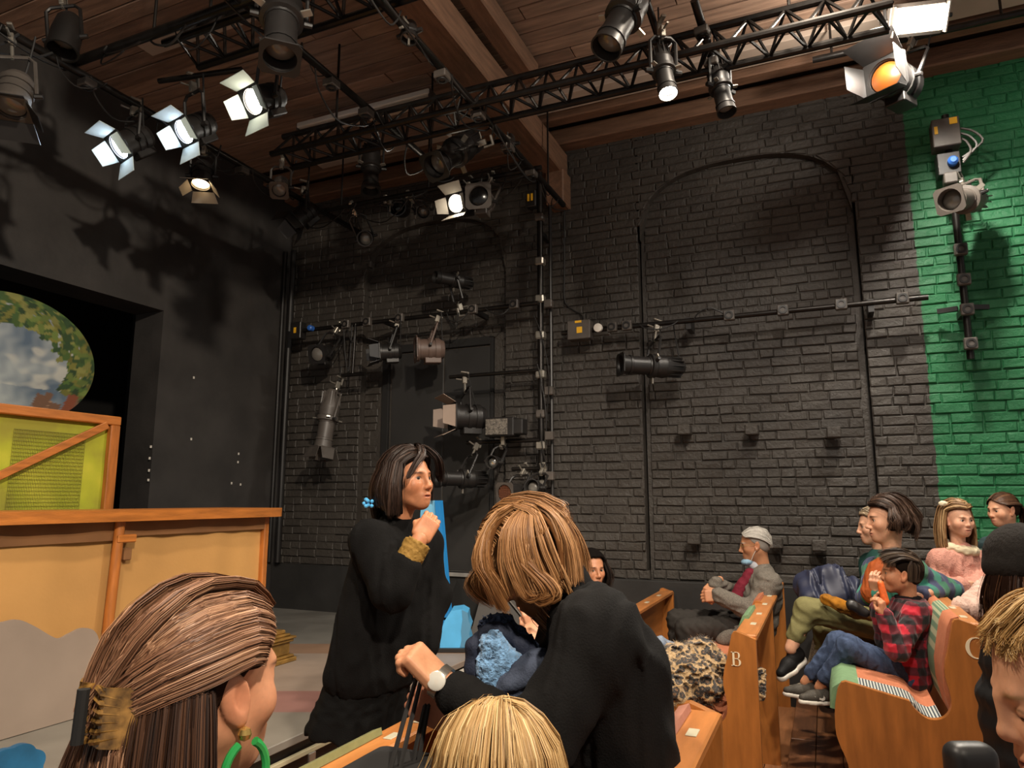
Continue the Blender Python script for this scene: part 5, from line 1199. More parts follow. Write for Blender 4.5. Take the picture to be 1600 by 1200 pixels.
# ---- B: girl standing before the stage
def girl_standing():
    d = 2.86; pel = AD(580, 1065, d); t = person('person in an oversized black sweater and skirt standing with hand at chin', (pel.x, pel.y, -.10))
    skin = '#b57a57'; H = Head(AD(638, 752, d), VD(.80, .10, .52), 1.0, child=.25); neck = AD(622, 822, d+.02)
    shR, shL = AD(578, 846, d-.15), AD(662, 848, d+.12); elR, wrR = AD(612, 925, d-.26), AD(656, 842, d-.20); elL, wrL = AD(680, 930, d+.10), AD(664, 1010, d-.02)
    che = AD(612, 890, d); f_ = VD(.75, 0, .6); lat = (shR-shL).normalized()
    bl = head_blocks(H, skin, '#2a1a12', neck, .048, lip='#8a4038', gaze=(1, -.25, .12))
    hd = (AD(682, 800, d-.16)-wrR).normalized(); bl.append(hand_block(wrR, hd, VD(.15, .35, -.4), 1, .55, .95, skin))
    fl = -.10; hips = [pel+lat*.075*q for q in (-1, 1)]
    for q, h in zip((-1, 1), hips):
        kn = V(h.x+f_.x*.03, h.y+f_.y*.03, .46)+lat*.01*q; an = V(h.x, h.y, fl+.09)
        bl.append(limb_block([h, kn, an], [.085, .052, .036], skin)); shoe(t, an, f_, '#1b1a1a', 1.0, '#2a2928')
    bl.append(limb_block([wrR, elR], [.030, .04], skin)); bl.append(limb_block([pel, che, neck], [.10, .10, .05], skin, .012)); bl.append(hand_block(wrL, VD(.1, -1, .1), VD(-.8, 0, .4), -1, .5, .9, skin)); join_blocks('body', bl, SKIN, t)
    S = SD(); torso(S, AD(582, 1045, d), che, neck, lat, .085, .085, .125, .105, (shR, shL), .062); arm(S, shR, elR, mid(elR, wrR, .45), (.075, .068, .060)); arm(S, shL, elL, wrL, (.066, .060, .052))
    S.cut(AD(575, 1073, d), VD(.02, -1, 0)); S.ell(neck+UP*.055+f_*.01, (.062, .062, .04), k=.02, mode='s')
    garment('sweater', S, t, cloth('black_knit', '#0b0a0a', .95), .010, (.006, 13, 3))
    S = SD(); c1, c2 = AD(578, 1060, d), AD(560, 1140, d)
    for q in (-1, 0, 1): S.cap(c1+lat*.06*q, c2+lat*.08*q, .115, .135, k=.05)
    S.cut(AD(560, 1136, d), -UP); S.cut(AD(578, 1050, d), UP); S.fn.append(lambda X, Y, Z: .006*np.sin(np.arctan2(Y-pel.y, X-pel.x)*14)*np.clip((pel.z+.02-Z)*6, 0, 1)); garment('skirt', S, t, cloth('black_skirt', '#080808', .9), .008, (.003, 14, 5))
    # gold cloth cuff
    S = SD(); a, b = mid(elR, wrR, .40), mid(elR, wrR, .92); S.cap(a, b, .047, .050, k=.02); S.cut(mid(elR, wrR, .93), wrR-elR); S.cut(mid(elR, wrR, .45), elR-wrR); garment('cuff', S, t, cloth('old_gold_cloth', '#8a6a34', .7), .006, (.004, 26, 8))
    # hair
    cols = ('#140d0a', '#2b1c15', '#4a3428'); ph1 = list(np.linspace(-62, -180, 11)); ph2 = list(np.linspace(66, 180, 9))
    g1 = drop(H, ph1, lambda p: .15+.03*math.sin(p), .02, flare=.022, inward=.0); g2 = drop(H, ph2, .13, .02, flare=.012)
    fr = []
    for q in np.linspace(0, 1, 6):
        fr.append([tuple(H.w(p)) for p in ((.02, .02, .135), (.07, .03+.02*q, .115), (.100, .045+.03*q, .080-.01*q), (.096, .062+.026*q, .045-.01*q), (.080, .078+.02*q, .012-.02*q))])
    fr = np.array(fr); fr2 = np.array([[tuple(H.w(p)) for p in ((.02, .02, .135), (.075, .0-.02*q, .118), (.102, -.02-.03*q, .085), (.098, -.045-.03*q, .055), (.075, -.075-.015*q, .02-.02*q))] for q in np.linspace(0, 1, 5)])
    bl = [mass(g1, .014, cols[0], r_tip=.016), mass(g2, .013, cols[0]), mass(fr, .008, cols[0], .006), mass(fr2, .008, cols[0], .006)]
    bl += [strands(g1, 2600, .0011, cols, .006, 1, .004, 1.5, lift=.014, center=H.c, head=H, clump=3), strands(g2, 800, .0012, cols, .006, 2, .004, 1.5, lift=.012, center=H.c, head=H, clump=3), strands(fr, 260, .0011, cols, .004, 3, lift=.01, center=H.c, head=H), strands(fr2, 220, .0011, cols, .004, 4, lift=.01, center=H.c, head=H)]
    hair_obj(t, bl); k = MB(); cc = AD(574, 784, d-.06)
    rr3 = random.Random(2)
    for i in range(9):
        p = cc+V(rr3.uniform(-.015, .015), rr3.uniform(-.012, .012), rr3.uniform(-.018, .018)); k.lathe([(-.008, .001), (-.005, .006), (0, .008), (.005, .006), (.008, .001)], p, UP, 8)
    k.build('hair_tie', mat('blue_beads', '#5db4ea', .15, spec=.8), t)
# ---- C: man bending forward
def man_bending():
    d = 1.82; pel = AD(955, 1235, 1.90); t = person('person in a black sweatshirt and steel watch bending forward over the pew', (pel.x, pel.y, 0))
    skin = '#c08a68'; H = Head(AD(828, 872, d), VD(-.70, -.62, -.10), 1.02, roll=0); neck = AD(905, 945, 1.80)
    shN, shF = AD(935, 990, 1.62), AD(905, 962, 2.0); elN, wrN = AD(835, 1175, 1.55), AD(687, 1064, 1.62); elF, wrF = AD(810, 1160, 1.90), AD(704, 1118, 1.72)
    che = AD(948, 1040, 1.83); lat = (shN-shF).normalized()
    bl = head_blocks(H, skin, '#5a3a22', neck, .056, beard='#6a4426', gaze=(1, 0, -.5), closed=True)
    hN = (AD(650, 1026, 1.62)-wrN).normalized(); bl.append(hand_block(wrN, hN, VD(-.35, -.85, -.35), -1, .92, 1.0, skin, res=.0028)); bl.append(limb_block([wrN+hN*.01, mid(wrN, elN, .4)], [.027, .034], skin, .006))
    hF = (AD(655, 1096, 1.70)-wrF).normalized(); bl.append(hand_block(wrF, hF, VD(-.15, .2, -.95), 1, 1.0, 1.0, '#bf8266', res=.0028)); bl.append(limb_block([wrF, mid(wrF, elF, .5)], [.026, .034], skin, .008))
    bl.append(limb_block([pel, che, neck], [.11, .11, .055], skin, .014)); join_blocks('body', bl, SKIN, t)
    S = SD(); torso(S, AD(962, 1195, 1.88), che, neck, lat, .10, .115, .135, .125, (shN, shF), .082); arm(S, shN, elN, mid(elN, wrN, .80), (.088, .070, .046)); arm(S, shF, elF, mid(elF, wrF, .9), (.080, .062, .046))
    S.cut(mid(elN, wrN, .93), wrN-elN) if False else None
    garment('sweatshirt', S, t, cloth('black_jersey', '#141313', .9), .010, (.007, 10, 11))
    S = SD(); S.cap(neck+V(0, 0, -.02), H.w((-.035, 0, -.075)), .066, .060, k=.02); garment('collar', S, t, cloth('black_fleece_collar', '#141313', .95), .008, (.003, 30, 4))
    S = SD(); f_ = VD(-.9, 0, .0)
    for q in (-1, 1):
        h = pel+lat*.085*q; kn = V(h.x+f_.x*.18, h.y+f_.y*.18, .46); an = V(h.x+.0, h.y, .09); S.cap(h, kn, .10, .068, k=.05); S.cap(kn, an, .068, .055, k=.03); shoe(t, an, f_, '#241f1c', 1.05, '#2a2928')
    S.cap(pel-lat*.07, pel+lat*.07, .12, k=.05); garment('trousers', S, t, cloth('dark_trousers', '#1f2024'), .012, (.004, 14, 6))
    # wrist watch on the near wrist
    ax = (wrN-elN).normalized(); R = basis(ax); wt = mid(elN, wrN, .985)
    k = MB(); k.lathe([(-.010, .0345), (-.010, .037), (.010, .037), (.010, .0345)], wt, ax, 24); w1 = k.build('watch', mat('steel_bracelet', '#b9b4aa', .25, metal=.9), t)
    nrm = (VD(-.25, .35, .95)); nrm = (nrm-ax*nrm.dot(ax)).normalized(); MB().lathe([(0, .020), (.008, .020), (.010, .017), (.010, .001)], wt+nrm*.033, nrm, 20).build('watch_case', mat('watch_face', '#d9d6cc', .2, metal=.3), t)
    # hair: falls forward over the bowed face
    cols = ('#6b4526', '#96683c', '#c9996a'); dn = (Vector((0, 0, -1))+VD(-.25, 0, 0)*.5).normalized()
    g1 = drop(H, list(np.linspace(20, 180, 15)), lambda p: .085 if p < 100 else (.06 if p < 140 else .04), .01, xs=(.085, -.03), flare=.030, inward=.02, rim=8, scalp=(.108, .087, .095), down=(VD(.02, -1, 0)), curl=-.01)
    g2 = drop(H, list(np.linspace(-20, -180, 12)), lambda p: .07 if p > -120 else .04, .01, xs=(.085, -.03), flare=.02, rim=8, scalp=(.108, .087, .095))
    fl2 = []      # outward flick at the nape
    for q in np.linspace(0, 1, 6): fl2.append([tuple(AD(*p)) for p in ((815-25*q, 850, 1.72), (835-20*q, 880, 1.70), (862-22*q, 905, 1.69), (868-20*q, 922, 1.69), (850-20*q, 930, 1.70), (838-18*q, 920, 1.71))])
    back = []
    for q in np.linspace(0, 1, 8): back.append([tuple(AD(*p)) for p in ((835, 790+4*q, 1.86-.10*q), (868-8*q, 806+10*q, 1.84-.13*q), (892-18*q, 840+8*q, 1.83-.14*q), (902-24*q, 872+6*q, 1.83-.14*q), (905-26*q, 898+6*q, 1.83-.14*q))])
    front = []
    for q in np.linspace(0, 1, 8): front.append([tuple(AD(*p)) for p in ((818, 790, 1.80-.03*q), (780-6*q, 812+6*q, 1.74), (756+8*q, 850+10*q, 1.71), (752+16*q, 880+8*q, 1.70), (768+10*q, 905+4*q, 1.70), (782+8*q, 936-6*q, 1.71))])
    side = np.array([[tuple(AD(*p)) for p in ((826+8*q, 793, 1.78), (800+46*q, 828, 1.715), (798+62*q, 868, 1.70), (808+66*q, 900, 1.70), (818+62*q, 922-8*q, 1.705))] for q in np.linspace(-.15, 1.1, 9)])
    fl2, back, front = np.array(fl2), np.array(back), np.array(front); CC = H.c
    bl = [mass(side, .014, cols[0]), strands(side, 1700, .0009, cols, .005, 6, .004, 1.2, 16, .012, clump=3, center=CC, head=H), mass(g1, .014, cols[0]), mass(g2, .014, cols[0]), mass(back, .014, cols[0]), mass(front, .012, cols[0]), mass(fl2, .010, cols[0])]
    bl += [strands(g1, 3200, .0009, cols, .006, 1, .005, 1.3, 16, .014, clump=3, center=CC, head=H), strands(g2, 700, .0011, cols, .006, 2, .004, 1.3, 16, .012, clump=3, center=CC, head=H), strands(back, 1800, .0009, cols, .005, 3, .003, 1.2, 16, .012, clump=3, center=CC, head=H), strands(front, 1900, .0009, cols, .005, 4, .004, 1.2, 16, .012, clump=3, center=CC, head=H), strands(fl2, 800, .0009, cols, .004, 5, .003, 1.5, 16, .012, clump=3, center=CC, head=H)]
    hair_obj(t, bl)
    bd = np.array([[tuple(H.w(p)) for p in ((.060-.05*q, .05*q*1.0, -.085+.03*q), (.075-.055*q, .052*q, -.115+.03*q), (.078-.055*q, .05*q, -.145+.03*q))] for q in np.linspace(-1, 1, 13)*1.0])
    bd = np.array([[tuple(H.w((.070-.06*abs(q), .052*q, -.080+.03*abs(q)))), tuple(H.w((.086-.066*abs(q), .056*q, -.112+.03*abs(q)))), tuple(H.w((.080-.060*abs(q), .052*q, -.150+.035*abs(q))))] for q in np.linspace(-1, 1, 13)])
    join_blocks('beard', [mass(bd, .012, '#4a2c18'), strands(bd, 500, .0011, ('#3f2514', '#6a4426', '#8a5f38'), .008, 9, segs=6)], HAIR, t)
# ---- A: woman with claw clip, seen from behind
def woman_clip():
    d = 1.00; t = person('person with a claw clip and green hoop earring, seen from behind', (AD(290, 1100, d).x, AD(290, 1100, d).y, 0)); skin = '#c68d6b'
    H = Head(AD(318, 1070, d), VD(.53, -.04, -.85), 1.0); neck = AD(285, 1260, d); hz = H.c.z
    bl = head_blocks(H, skin, '#4a2f1e', neck, .055, res=.0028); pel = V(H.c.x+.02, H.c.y, .74); che = V(H.c.x+.01, H.c.y, 1.05)
    bl.append(limb_block([pel, che, neck], [.11, .11, .055], skin, .015)); join_blocks('body', bl, SKIN, t); lat = VD(.5, 0, .8)
    shs = (neck+lat*.17-UP*.10, neck-lat*.17-UP*.10); S = SD(); torso(S, pel, che, neck-UP*.03, lat, .09, .10, .12, .11, shs, .06)
    for p in shs: arm(S, p, p-UP*.27, p-UP*.32+V(-.2, 0, 0), (.06, .05, .042))
    garment('top', S, t, cloth('dark_olive_top', '#2b2a22'), .014, None)
    S = SD(); 
    for q in (-1, 1): h = pel+lat*.09*q; kn = h+V(-.40, 0, 0); S.cap(h, kn, .09, .065, k=.04); S.cap(kn, V(kn.x, kn.y, .08), .062, .045, k=.03)
    garment('trousers', S, t, cloth('dark_trousers', '#1f2024'), .016, None)
    cols = ('#4a2f20', '#80583f', '#bb9170'); clip = H.w((-.120, .008, -.010)); W = lambda *p: tuple(H.w(p))
    def swept(side, n=12):      # hair combed from the hairline back to the clip
        out = []
        for q in np.linspace(0, 1, n):
            if side: z0 = .108-.078*q; y0 = .012+.062*math.sin(min(1, q*1.35)*math.pi/2); x0 = .070-.045*q
            else: z0 = .108-.078*q; y0 = -.012-.062*math.sin(min(1, q*1.35)*math.pi/2); x0 = .070-.045*q
            sgn = 1 if side else -1
            out.append([W(x0, y0, z0), W(.015-.02*q, y0*1.08+sgn*.004, .121-.088*q), W(-.05, y0*1.0, .104-.085*q), W(-.10, y0*.62, .062-.060*q), W(-.112, .012+y0*.18, .012-.03*q), W(-.116, .012+y0*.10, -.012-.02*q)])
        return np.array(out)
    gR, gL = swept(True), swept(False)          # +y local is her left side
    top_ = np.array([[W(.072, y, .094), W(.03, y*1.1, .119), W(-.04, y*1.1, .118), W(-.098, y, .075), W(-.113, .012+y*.5, .020), W(-.117, .012+y*.3, -.01)] for y in np.linspace(-.035, .035, 8)])
    # loose lower hair hanging down the back and sides
    low = drop(H, list(np.linspace(108, 180, 9))+list(np.linspace(-179, -108, 9)), lambda p: .34, .0, rim=-18, flare=.02, inward=0, K=11)
    low = low[:, 4:]
    tail = np.array([[W(-.105, y, -.02), W(-.116, y*1.3, -.055), W(-.116, y*1.9, -.12), W(-.110, y*2.4, -.20), W(-.105, y*2.6, -.30)] for y in np.linspace(-.03, .045, 8)])
    CC = H.c; bl = [mass(gR, .011, '#2c1b12', .006), mass(gL, .011, '#2c1b12', .006), mass(top_, .011, '#2c1b12', .006), mass(low, .015, '#22150e', .008), mass(tail, .014, '#2c1b12', .007)]
    bl.append(scalp_cap(H, '#2c1b12', [((.050, 0, .07), (1, 0, -.5)), ((-.015, 0, .0), (.7, 0, -.7))]))
    for i, (g, n) in enumerate(((gR, 1800), (gL, 3600), (top_, 2200))): bl.append(strands(g, n, .0006, cols, .0042, 10+i, .0, 1, 14, .008, clump=4, center=CC, head=H, tip=.8, rootdark=1.0))
    bl.append(strands(low, 2600, .0009, ('#1f120c', '#3a2418', '#6e4a33'), .007, 20, .006, 1.2, 16, .010, clump=3, center=CC, head=H)); bl.append(strands(tail, 1500, .0009, cols, .007, 21, .010, 1.3, 16, .012, clump=4, center=CC, head=H))
    hair_obj(t, bl)
    TORT = mat('tortoiseshell', '#24150a', .2, var=1, vscale=55, col2='#a67c40', spec=.6); k = MB(); o = clip
    yv = H.R.col[1]; zv = H.R.col[2]; xv = H.R.col[0]
    cl = thing('claw_clip', o, 'tortoiseshell claw clip gathering the hair at lower left', 'hair clip')
    for s_ in (-1, 1):
        k = MB(); pts = [o+yv*s_*.005-xv*.020, o+yv*s_*.024-xv*.024, o+yv*s_*.042-xv*.012, o+yv*s_*.048+xv*.010, o+yv*s_*.044+xv*.022]
        for q in np.linspace(-.030, .030, 6): k.tube([p+zv*q*(1-.15*i) for i, p in enumerate(pts)], .0042, 6, .55)
        P_ = [p for p in pts[:4]]; vs = []; fs = []
        for p in P_: vs += [p+zv*.033, p-zv*.033]
        n0 = len(vs); vs += [v_+yv*s_*.005 for v_ in vs]; 
        for i in range(3): a = 2*i; fs += [(a, a+1, a+3, a+2), (n0+a, n0+a+2, n0+a+3, n0+a+1)]
        fs += [(0, n0, n0+1, 1), (6, 7, n0+7, n0+6)]+[(2*i, 2*i+2, n0+2*i+2, n0+2*i) for i in range(3)]+[(2*i+1, n0+2*i+1, n0+2*i+3, 2*i+3) for i in range(3)]
        k.add(vs, fs); k.build('jaw', TORT, cl, smooth=50)
    MB().cyl(o-xv*.034+zv*.030, o-xv*.034-zv*.030, .007, n=10).build('spring', BLACKD, cl)
    er = H.w((.004, -.086, -.042)); GE = mat('green_resin', '#2f9a4e', .25); ea = thing('earring', er-UP*.09, 'green hoop earring with a gold bead', 'earring')
    ctr = er-UP*.055+xv*.004; MB().tube([ctr+UP*.04*math.cos(a)+xv*.032*math.sin(a) for a in np.linspace(.4, 5.9, 24)], .0055, 8).build('hoop', GE, ea)
    MB().lathe([(-.009, .001), (-.006, .007), (0, .009), (.006, .007), (.009, .001)], er-UP*.006, UP, 12).build('bead', mat('gold_bead', '#cfae66', .25, metal=.8), ea)
# ---- D: fair-haired child in the near pew
def child_blond():
    d = 1.36; t = person('person at the bottom edge seen from behind, only the head showing', (AD(775, 1220, d).x, AD(775, 1220, d).y, 0)); H = Head(AD(776, 1230, d), VD(-.55, -.05, -.80), .98, child=1); neck = AD(776, 1328, d); pel = V(H.c.x+.05, H.c.y, .66); che = V(H.c.x+.02, H.c.y, .86)
    bl = head_blocks(H, '#d6a283', '#9a7448', neck, .042); bl.append(limb_block([pel, che, neck], [.09, .085, .042], '#d6a283', .014)); join_blocks('body', bl, SKIN, t); lat = VD(-.8, 0, .55)
    sh = (neck+lat*.12-UP*.06, neck-lat*.12-UP*.06); S = SD(); torso(S, pel, che, neck-UP*.02, lat, .07, .075, .09, .085, sh, .045)
    for p in sh: arm(S, p, p-UP*.18+V(-.05, 0, 0), p-UP*.22+V(-.2, 0, 0), (.045, .038, .032))
    garment('top', S, t, cloth('navy_top', '#23283a'), .014, None)
    S = SD()
    for q in (-1, 1): h = pel+lat*.07*q; kn = h+V(-.28, 0, 0); S.cap(h, kn, .07, .05, k=.04); S.cap(kn, V(kn.x, kn.y, .3), .048, .036, k=.03)
    garment('trousers', S, t, cloth('dark_trousers', '#1f2024'), .016, None)
    cols = ('#8f6b3e', '#c09a63', '#e6cb98'); sc_ = (.112, .092, .099)
    g1 = drop(H, list(np.linspace(40, 180, 14)), .20, -.006, xs=(.09, -.06), flare=.012, scalp=sc_); g2 = drop(H, list(np.linspace(-40, -180, 14)), .20, -.006, xs=(.09, -.06), flare=.012, scalp=sc_); CC = H.c
    bl = [mass(g1, .013, '#9a7546'), mass(g2, .013, '#9a7546')]+[strands(g, 3600, .0008, cols, .004, 30+i, .003, 1.3, 16, .012, clump=3, center=CC, head=H, rootdark=.95) for i, g in enumerate((g1, g2))]
    fly = drop(H, list(np.linspace(50, 170, 8)), .19, -.006, flare=.035, scalp=(.122, .102, .106)); bl.append(strands(fly, 60, .0006, cols, .012, 40, .012, 1.6, 14, .015, center=CC, head=H)); hair_obj(t, bl)
# ---- N: child in profile at the right edge
def child_profile():
    d = .84; t = person('person in profile looking down at the bottom right edge', (AD(1660, 1110, d).x, AD(1660, 1110, d).y, .1)); skin = '#d29a78'
    H = Head(AD(1662, 1120, d), VD(-.90, -.26, -.26), .86, child=1); H.c = AD(1562, 1148, d)-H.R @ (V(.108, 0, -.028)*.86); neck = H.w((-.045, 0, -.15)); pel = V(H.c.x+.07, H.c.y, .60); che = V(H.c.x+.06, H.c.y, .90)
    bl = head_blocks(H, skin, '#a37b55', neck, .040, lip='#b0604f', res=.0024, closed=True); bl.append(limb_block([pel, che, neck], [.09, .085, .042], skin, .014)); join_blocks('body', bl, SKIN, t); lat = VD(0, 0, 1)
    sh = (neck+lat*.11-UP*.05, neck-lat*.11-UP*.05); S = SD(); torso(S, pel, che, neck-UP*.02, lat, .07, .07, .09, .08, sh, .045)
    for p in sh: arm(S, p, p-UP*.18+V(.03, 0, 0), p-UP*.36+V(.03, 0, 0), (.045, .038, .032))
    garment('top', S, t, cloth('black_child_top', '#191819'), .012, None)
    S = SD()
    for q in (-1, 1): h = pel+lat*.06*q; S.cap(h, V(h.x, h.y, .16), .07, .045, k=.04)
    garment('trousers', S, t, cloth('dark_trousers', '#1f2024'), .016, None)
    cols = ('#8a6234', '#bd9255', '#e2c084'); CC = H.c; sc_ = (.112, .090, .098)
    W = lambda *p: tuple(H.w(p)); g = []
    for y in np.linspace(-.09, .09, 15): 
        k_ = math.sqrt(max(0, 1-(y/.094)**2)); g.append([W(-.085, y*.8, .03+.060*k_), W(-.04, y*.95, .045+.072*k_), W(.005, y, .045+.076*k_), W(.036*k_, y*1.0, .045+.066*k_), W(.062*k_, y*1.0, .045+.046*k_), W(.066*k_, y*1.0, .044+.040*k_)])
    g = np.array(g); bk = drop(H, list(np.linspace(100, 180, 9))+list(np.linspace(-179, -100, 9)), .05, 0, xs=(.0, -.06), flare=.015, scalp=sc_)
    sd_ = np.array([[W(.01-.03*q, .080, .085), W(.028-.045*q, .086, .055), W(.032-.05*q, .088, .025), W(.022-.05*q, .087, .010-.01*q), W(.020-.05*q, .086, .002-.01*q)] for q in np.linspace(0, 1, 7)])
    bl = [scalp_cap(H, cols[0], HAIRLINE), mass(bk, .012, cols[0]), mass(sd_, .008, cols[0], .006)]
    for i, (gg, n) in enumerate(((g, 2600), (bk, 1800), (sd_, 1000))): bl.append(strands(gg, n, .0007, cols, .005, 50+i, .004, 1.8, 14, .004, out=.001, shell=.003, clump=4, center=CC, head=H, rootdark=.95))
    hair_obj(t, bl)
# ---- G: old man
def old_man():
    d = 5.15; pel = AD(1178, 978, d); t = person('person in a grey coat, mask under chin, sitting with folded hands', (pel.x, pel.y, 0)); skin = '#b98462'
    H = Head(AD(1180, 851, d), VD(-.95, -.12, -.26), 1.0, roll=0); neck = AD(1192, 890, d); shN, shF = AD(1200, 912, d-.20), AD(1184, 908, d+.20); che = AD(1188, 935, d); lat = (shN-shF).normalized()
    elN, wrN = AD(1178, 958, d-.25), AD(1122, 930, d-.14); elF, wrF = AD(1150, 930, d+.22), AD(1118, 912, d-.02)
    bl = head_blocks(H, skin, '#c9c2b8', neck, .052, lip='#8f5547', old=True, res=.0048); bl.append(hand_block(wrN, VD(-.95, -.1, -.2), VD(-.2, -.2, -.9), 1, .55, 1.0, skin)); bl.append(hand_block(wrF, VD(-.75, -.55, .3), VD(.2, -.6, -.5), -1, .5, 1.0, skin))
    kn = [AD(1072, 983, d-.08), AD(1058, 968, d+.14)]; hp = [pel+lat*.08, pel-lat*.08]
    bl.append(limb_block([wrN, elN, shN, che], [.024, .03, .036, .05], skin, .012)); bl.append(limb_block([wrF, elF, shF, che], [.024, .03, .036, .05], skin, .012)); bl.append(limb_block([pel, che, neck], [.11, .11, .05], skin, .015)); join_blocks('body', bl, SKIN, t)
    S = SD(); torso(S, pel+UP*.02, che, neck, lat, .10, .10, .125, .125, (shN, shF), .075); arm(S, shN, elN, wrN, (.080, .068, .052)); arm(S, shF, elF, wrF, (.078, .066, .052))
    S.cap(AD(1190, 975, d-.1), AD(1130, 998, d-.15), .09, .05, k=.05); S.cap(AD(1185, 990, d-.12), AD(1165, 1002, d-.14), .07, .05, k=.04)
    garment('coat', S, t, cloth('grey_tweed', '#6b655d', .9, var=.35, vscale=160), .011, (.007, 12, 21))
    S = SD(); S.cap(AD(1160, 914, d-.02), AD(1150, 938, d-.02), .045, .050, k=.02); S.cap(AD(1168, 905, d-.02), AD(1172, 896, d-.02), .045, .04, k=.02); garment('sweater', S, t, cloth('maroon_knit', '#6e2330'), .009, (.003, 20, 5))
    S = SD(); S.cap(neck+VD(-.5, .1, 0)*.045, neck+VD(-.6, .35, 0)*.075, .042, .036, k=.02); garment('shirt_collar', S, t, cloth('pale_check_shirt', '#b9bcc4'), .008, None)
    S = SD()
    for h, k_ in zip(hp, kn): S.cap(h, k_, .095, .075, k=.04); S.cap(k_, V(k_.x-.02, k_.y, .10), .068, .05, k=.03); shoe(t, V(k_.x-.02, k_.y, .10), V(-1, 0, 0), '#1d1a18', 1.05, '#1d1a18')
    garment('trousers', S, t, cloth('charcoal_trousers', '#35322f'), .011, (.006, 14, 9))
    glasses(t, H, mat('gold_wire', '#b9a26a', .3, metal=.8))
    S = SD(); S.ell(H.w((.072, 0, -.112)), (.045, .052, .026), npm(H.R), k=.01); garment('face_mask', S, t, cloth('pale_blue_mask', '#8fb4cc', .8), .006, (.002, 40, 3))
    k = MB(); pass
    for q in (-1, 1): MB().tube([H.w((.050, .052*q, -.105)), H.w((.025, .072*q, -.06)), H.w((-.004, .085*q, -.02))], .0025, 5).build('mask_loop', WHT, t)
    cols = ('#8f8a83', '#b5b0a8', '#d8d4cc'); W = lambda *p: tuple(H.w(p)); CC = H.c
    g = np.array([[W(.072*math.cos(a*.6), .075*math.sin(a), .085-.03*abs(math.sin(a))), W(.02, .086*math.sin(a), .108-.05*abs(math.sin(a))), W(-.05, .084*math.sin(a), .095-.06*abs(math.sin(a))), W(-.10, .066*math.sin(a), .035-.04*abs(math.sin(a))), W(-.092, .06*math.sin(a), -.02)] for a in np.linspace(-1.5, 1.5, 13)])
    hair_obj(t, [scalp_cap(H, '#a8a29a', HAIRLINE), strands(g, 1100, .0011, cols, .003, 60, out=.002, shell=.004, segs=8, lift=.010, center=CC, head=H, clump=3, rootdark=1)])
# ---- stripes helper for the cardigan
def sleeve_paint(axes, cols, w_, base=None):
    C_ = [L3(c) for c in cols]
    def f(v):
        best = np.full(len(v), 9.); par = np.zeros(len(v)); s0 = 0
        for a, b in axes:
            a, b = np.array(tuple(a)), np.array(tuple(b)); ab = b-a; L_ = np.linalg.norm(ab); t_ = np.clip((v-a) @ ab/L_**2, 0, 1); dd = np.linalg.norm(v-a-t_[:, None]*ab, axis=1); m_ = dd < best; best[m_] = dd[m_]; par[m_] = s0+t_[m_]*L_; s0 += L_
        i = np.floor(par/w_).astype(int) % len(C_); return np.array(C_)[i]
    return f
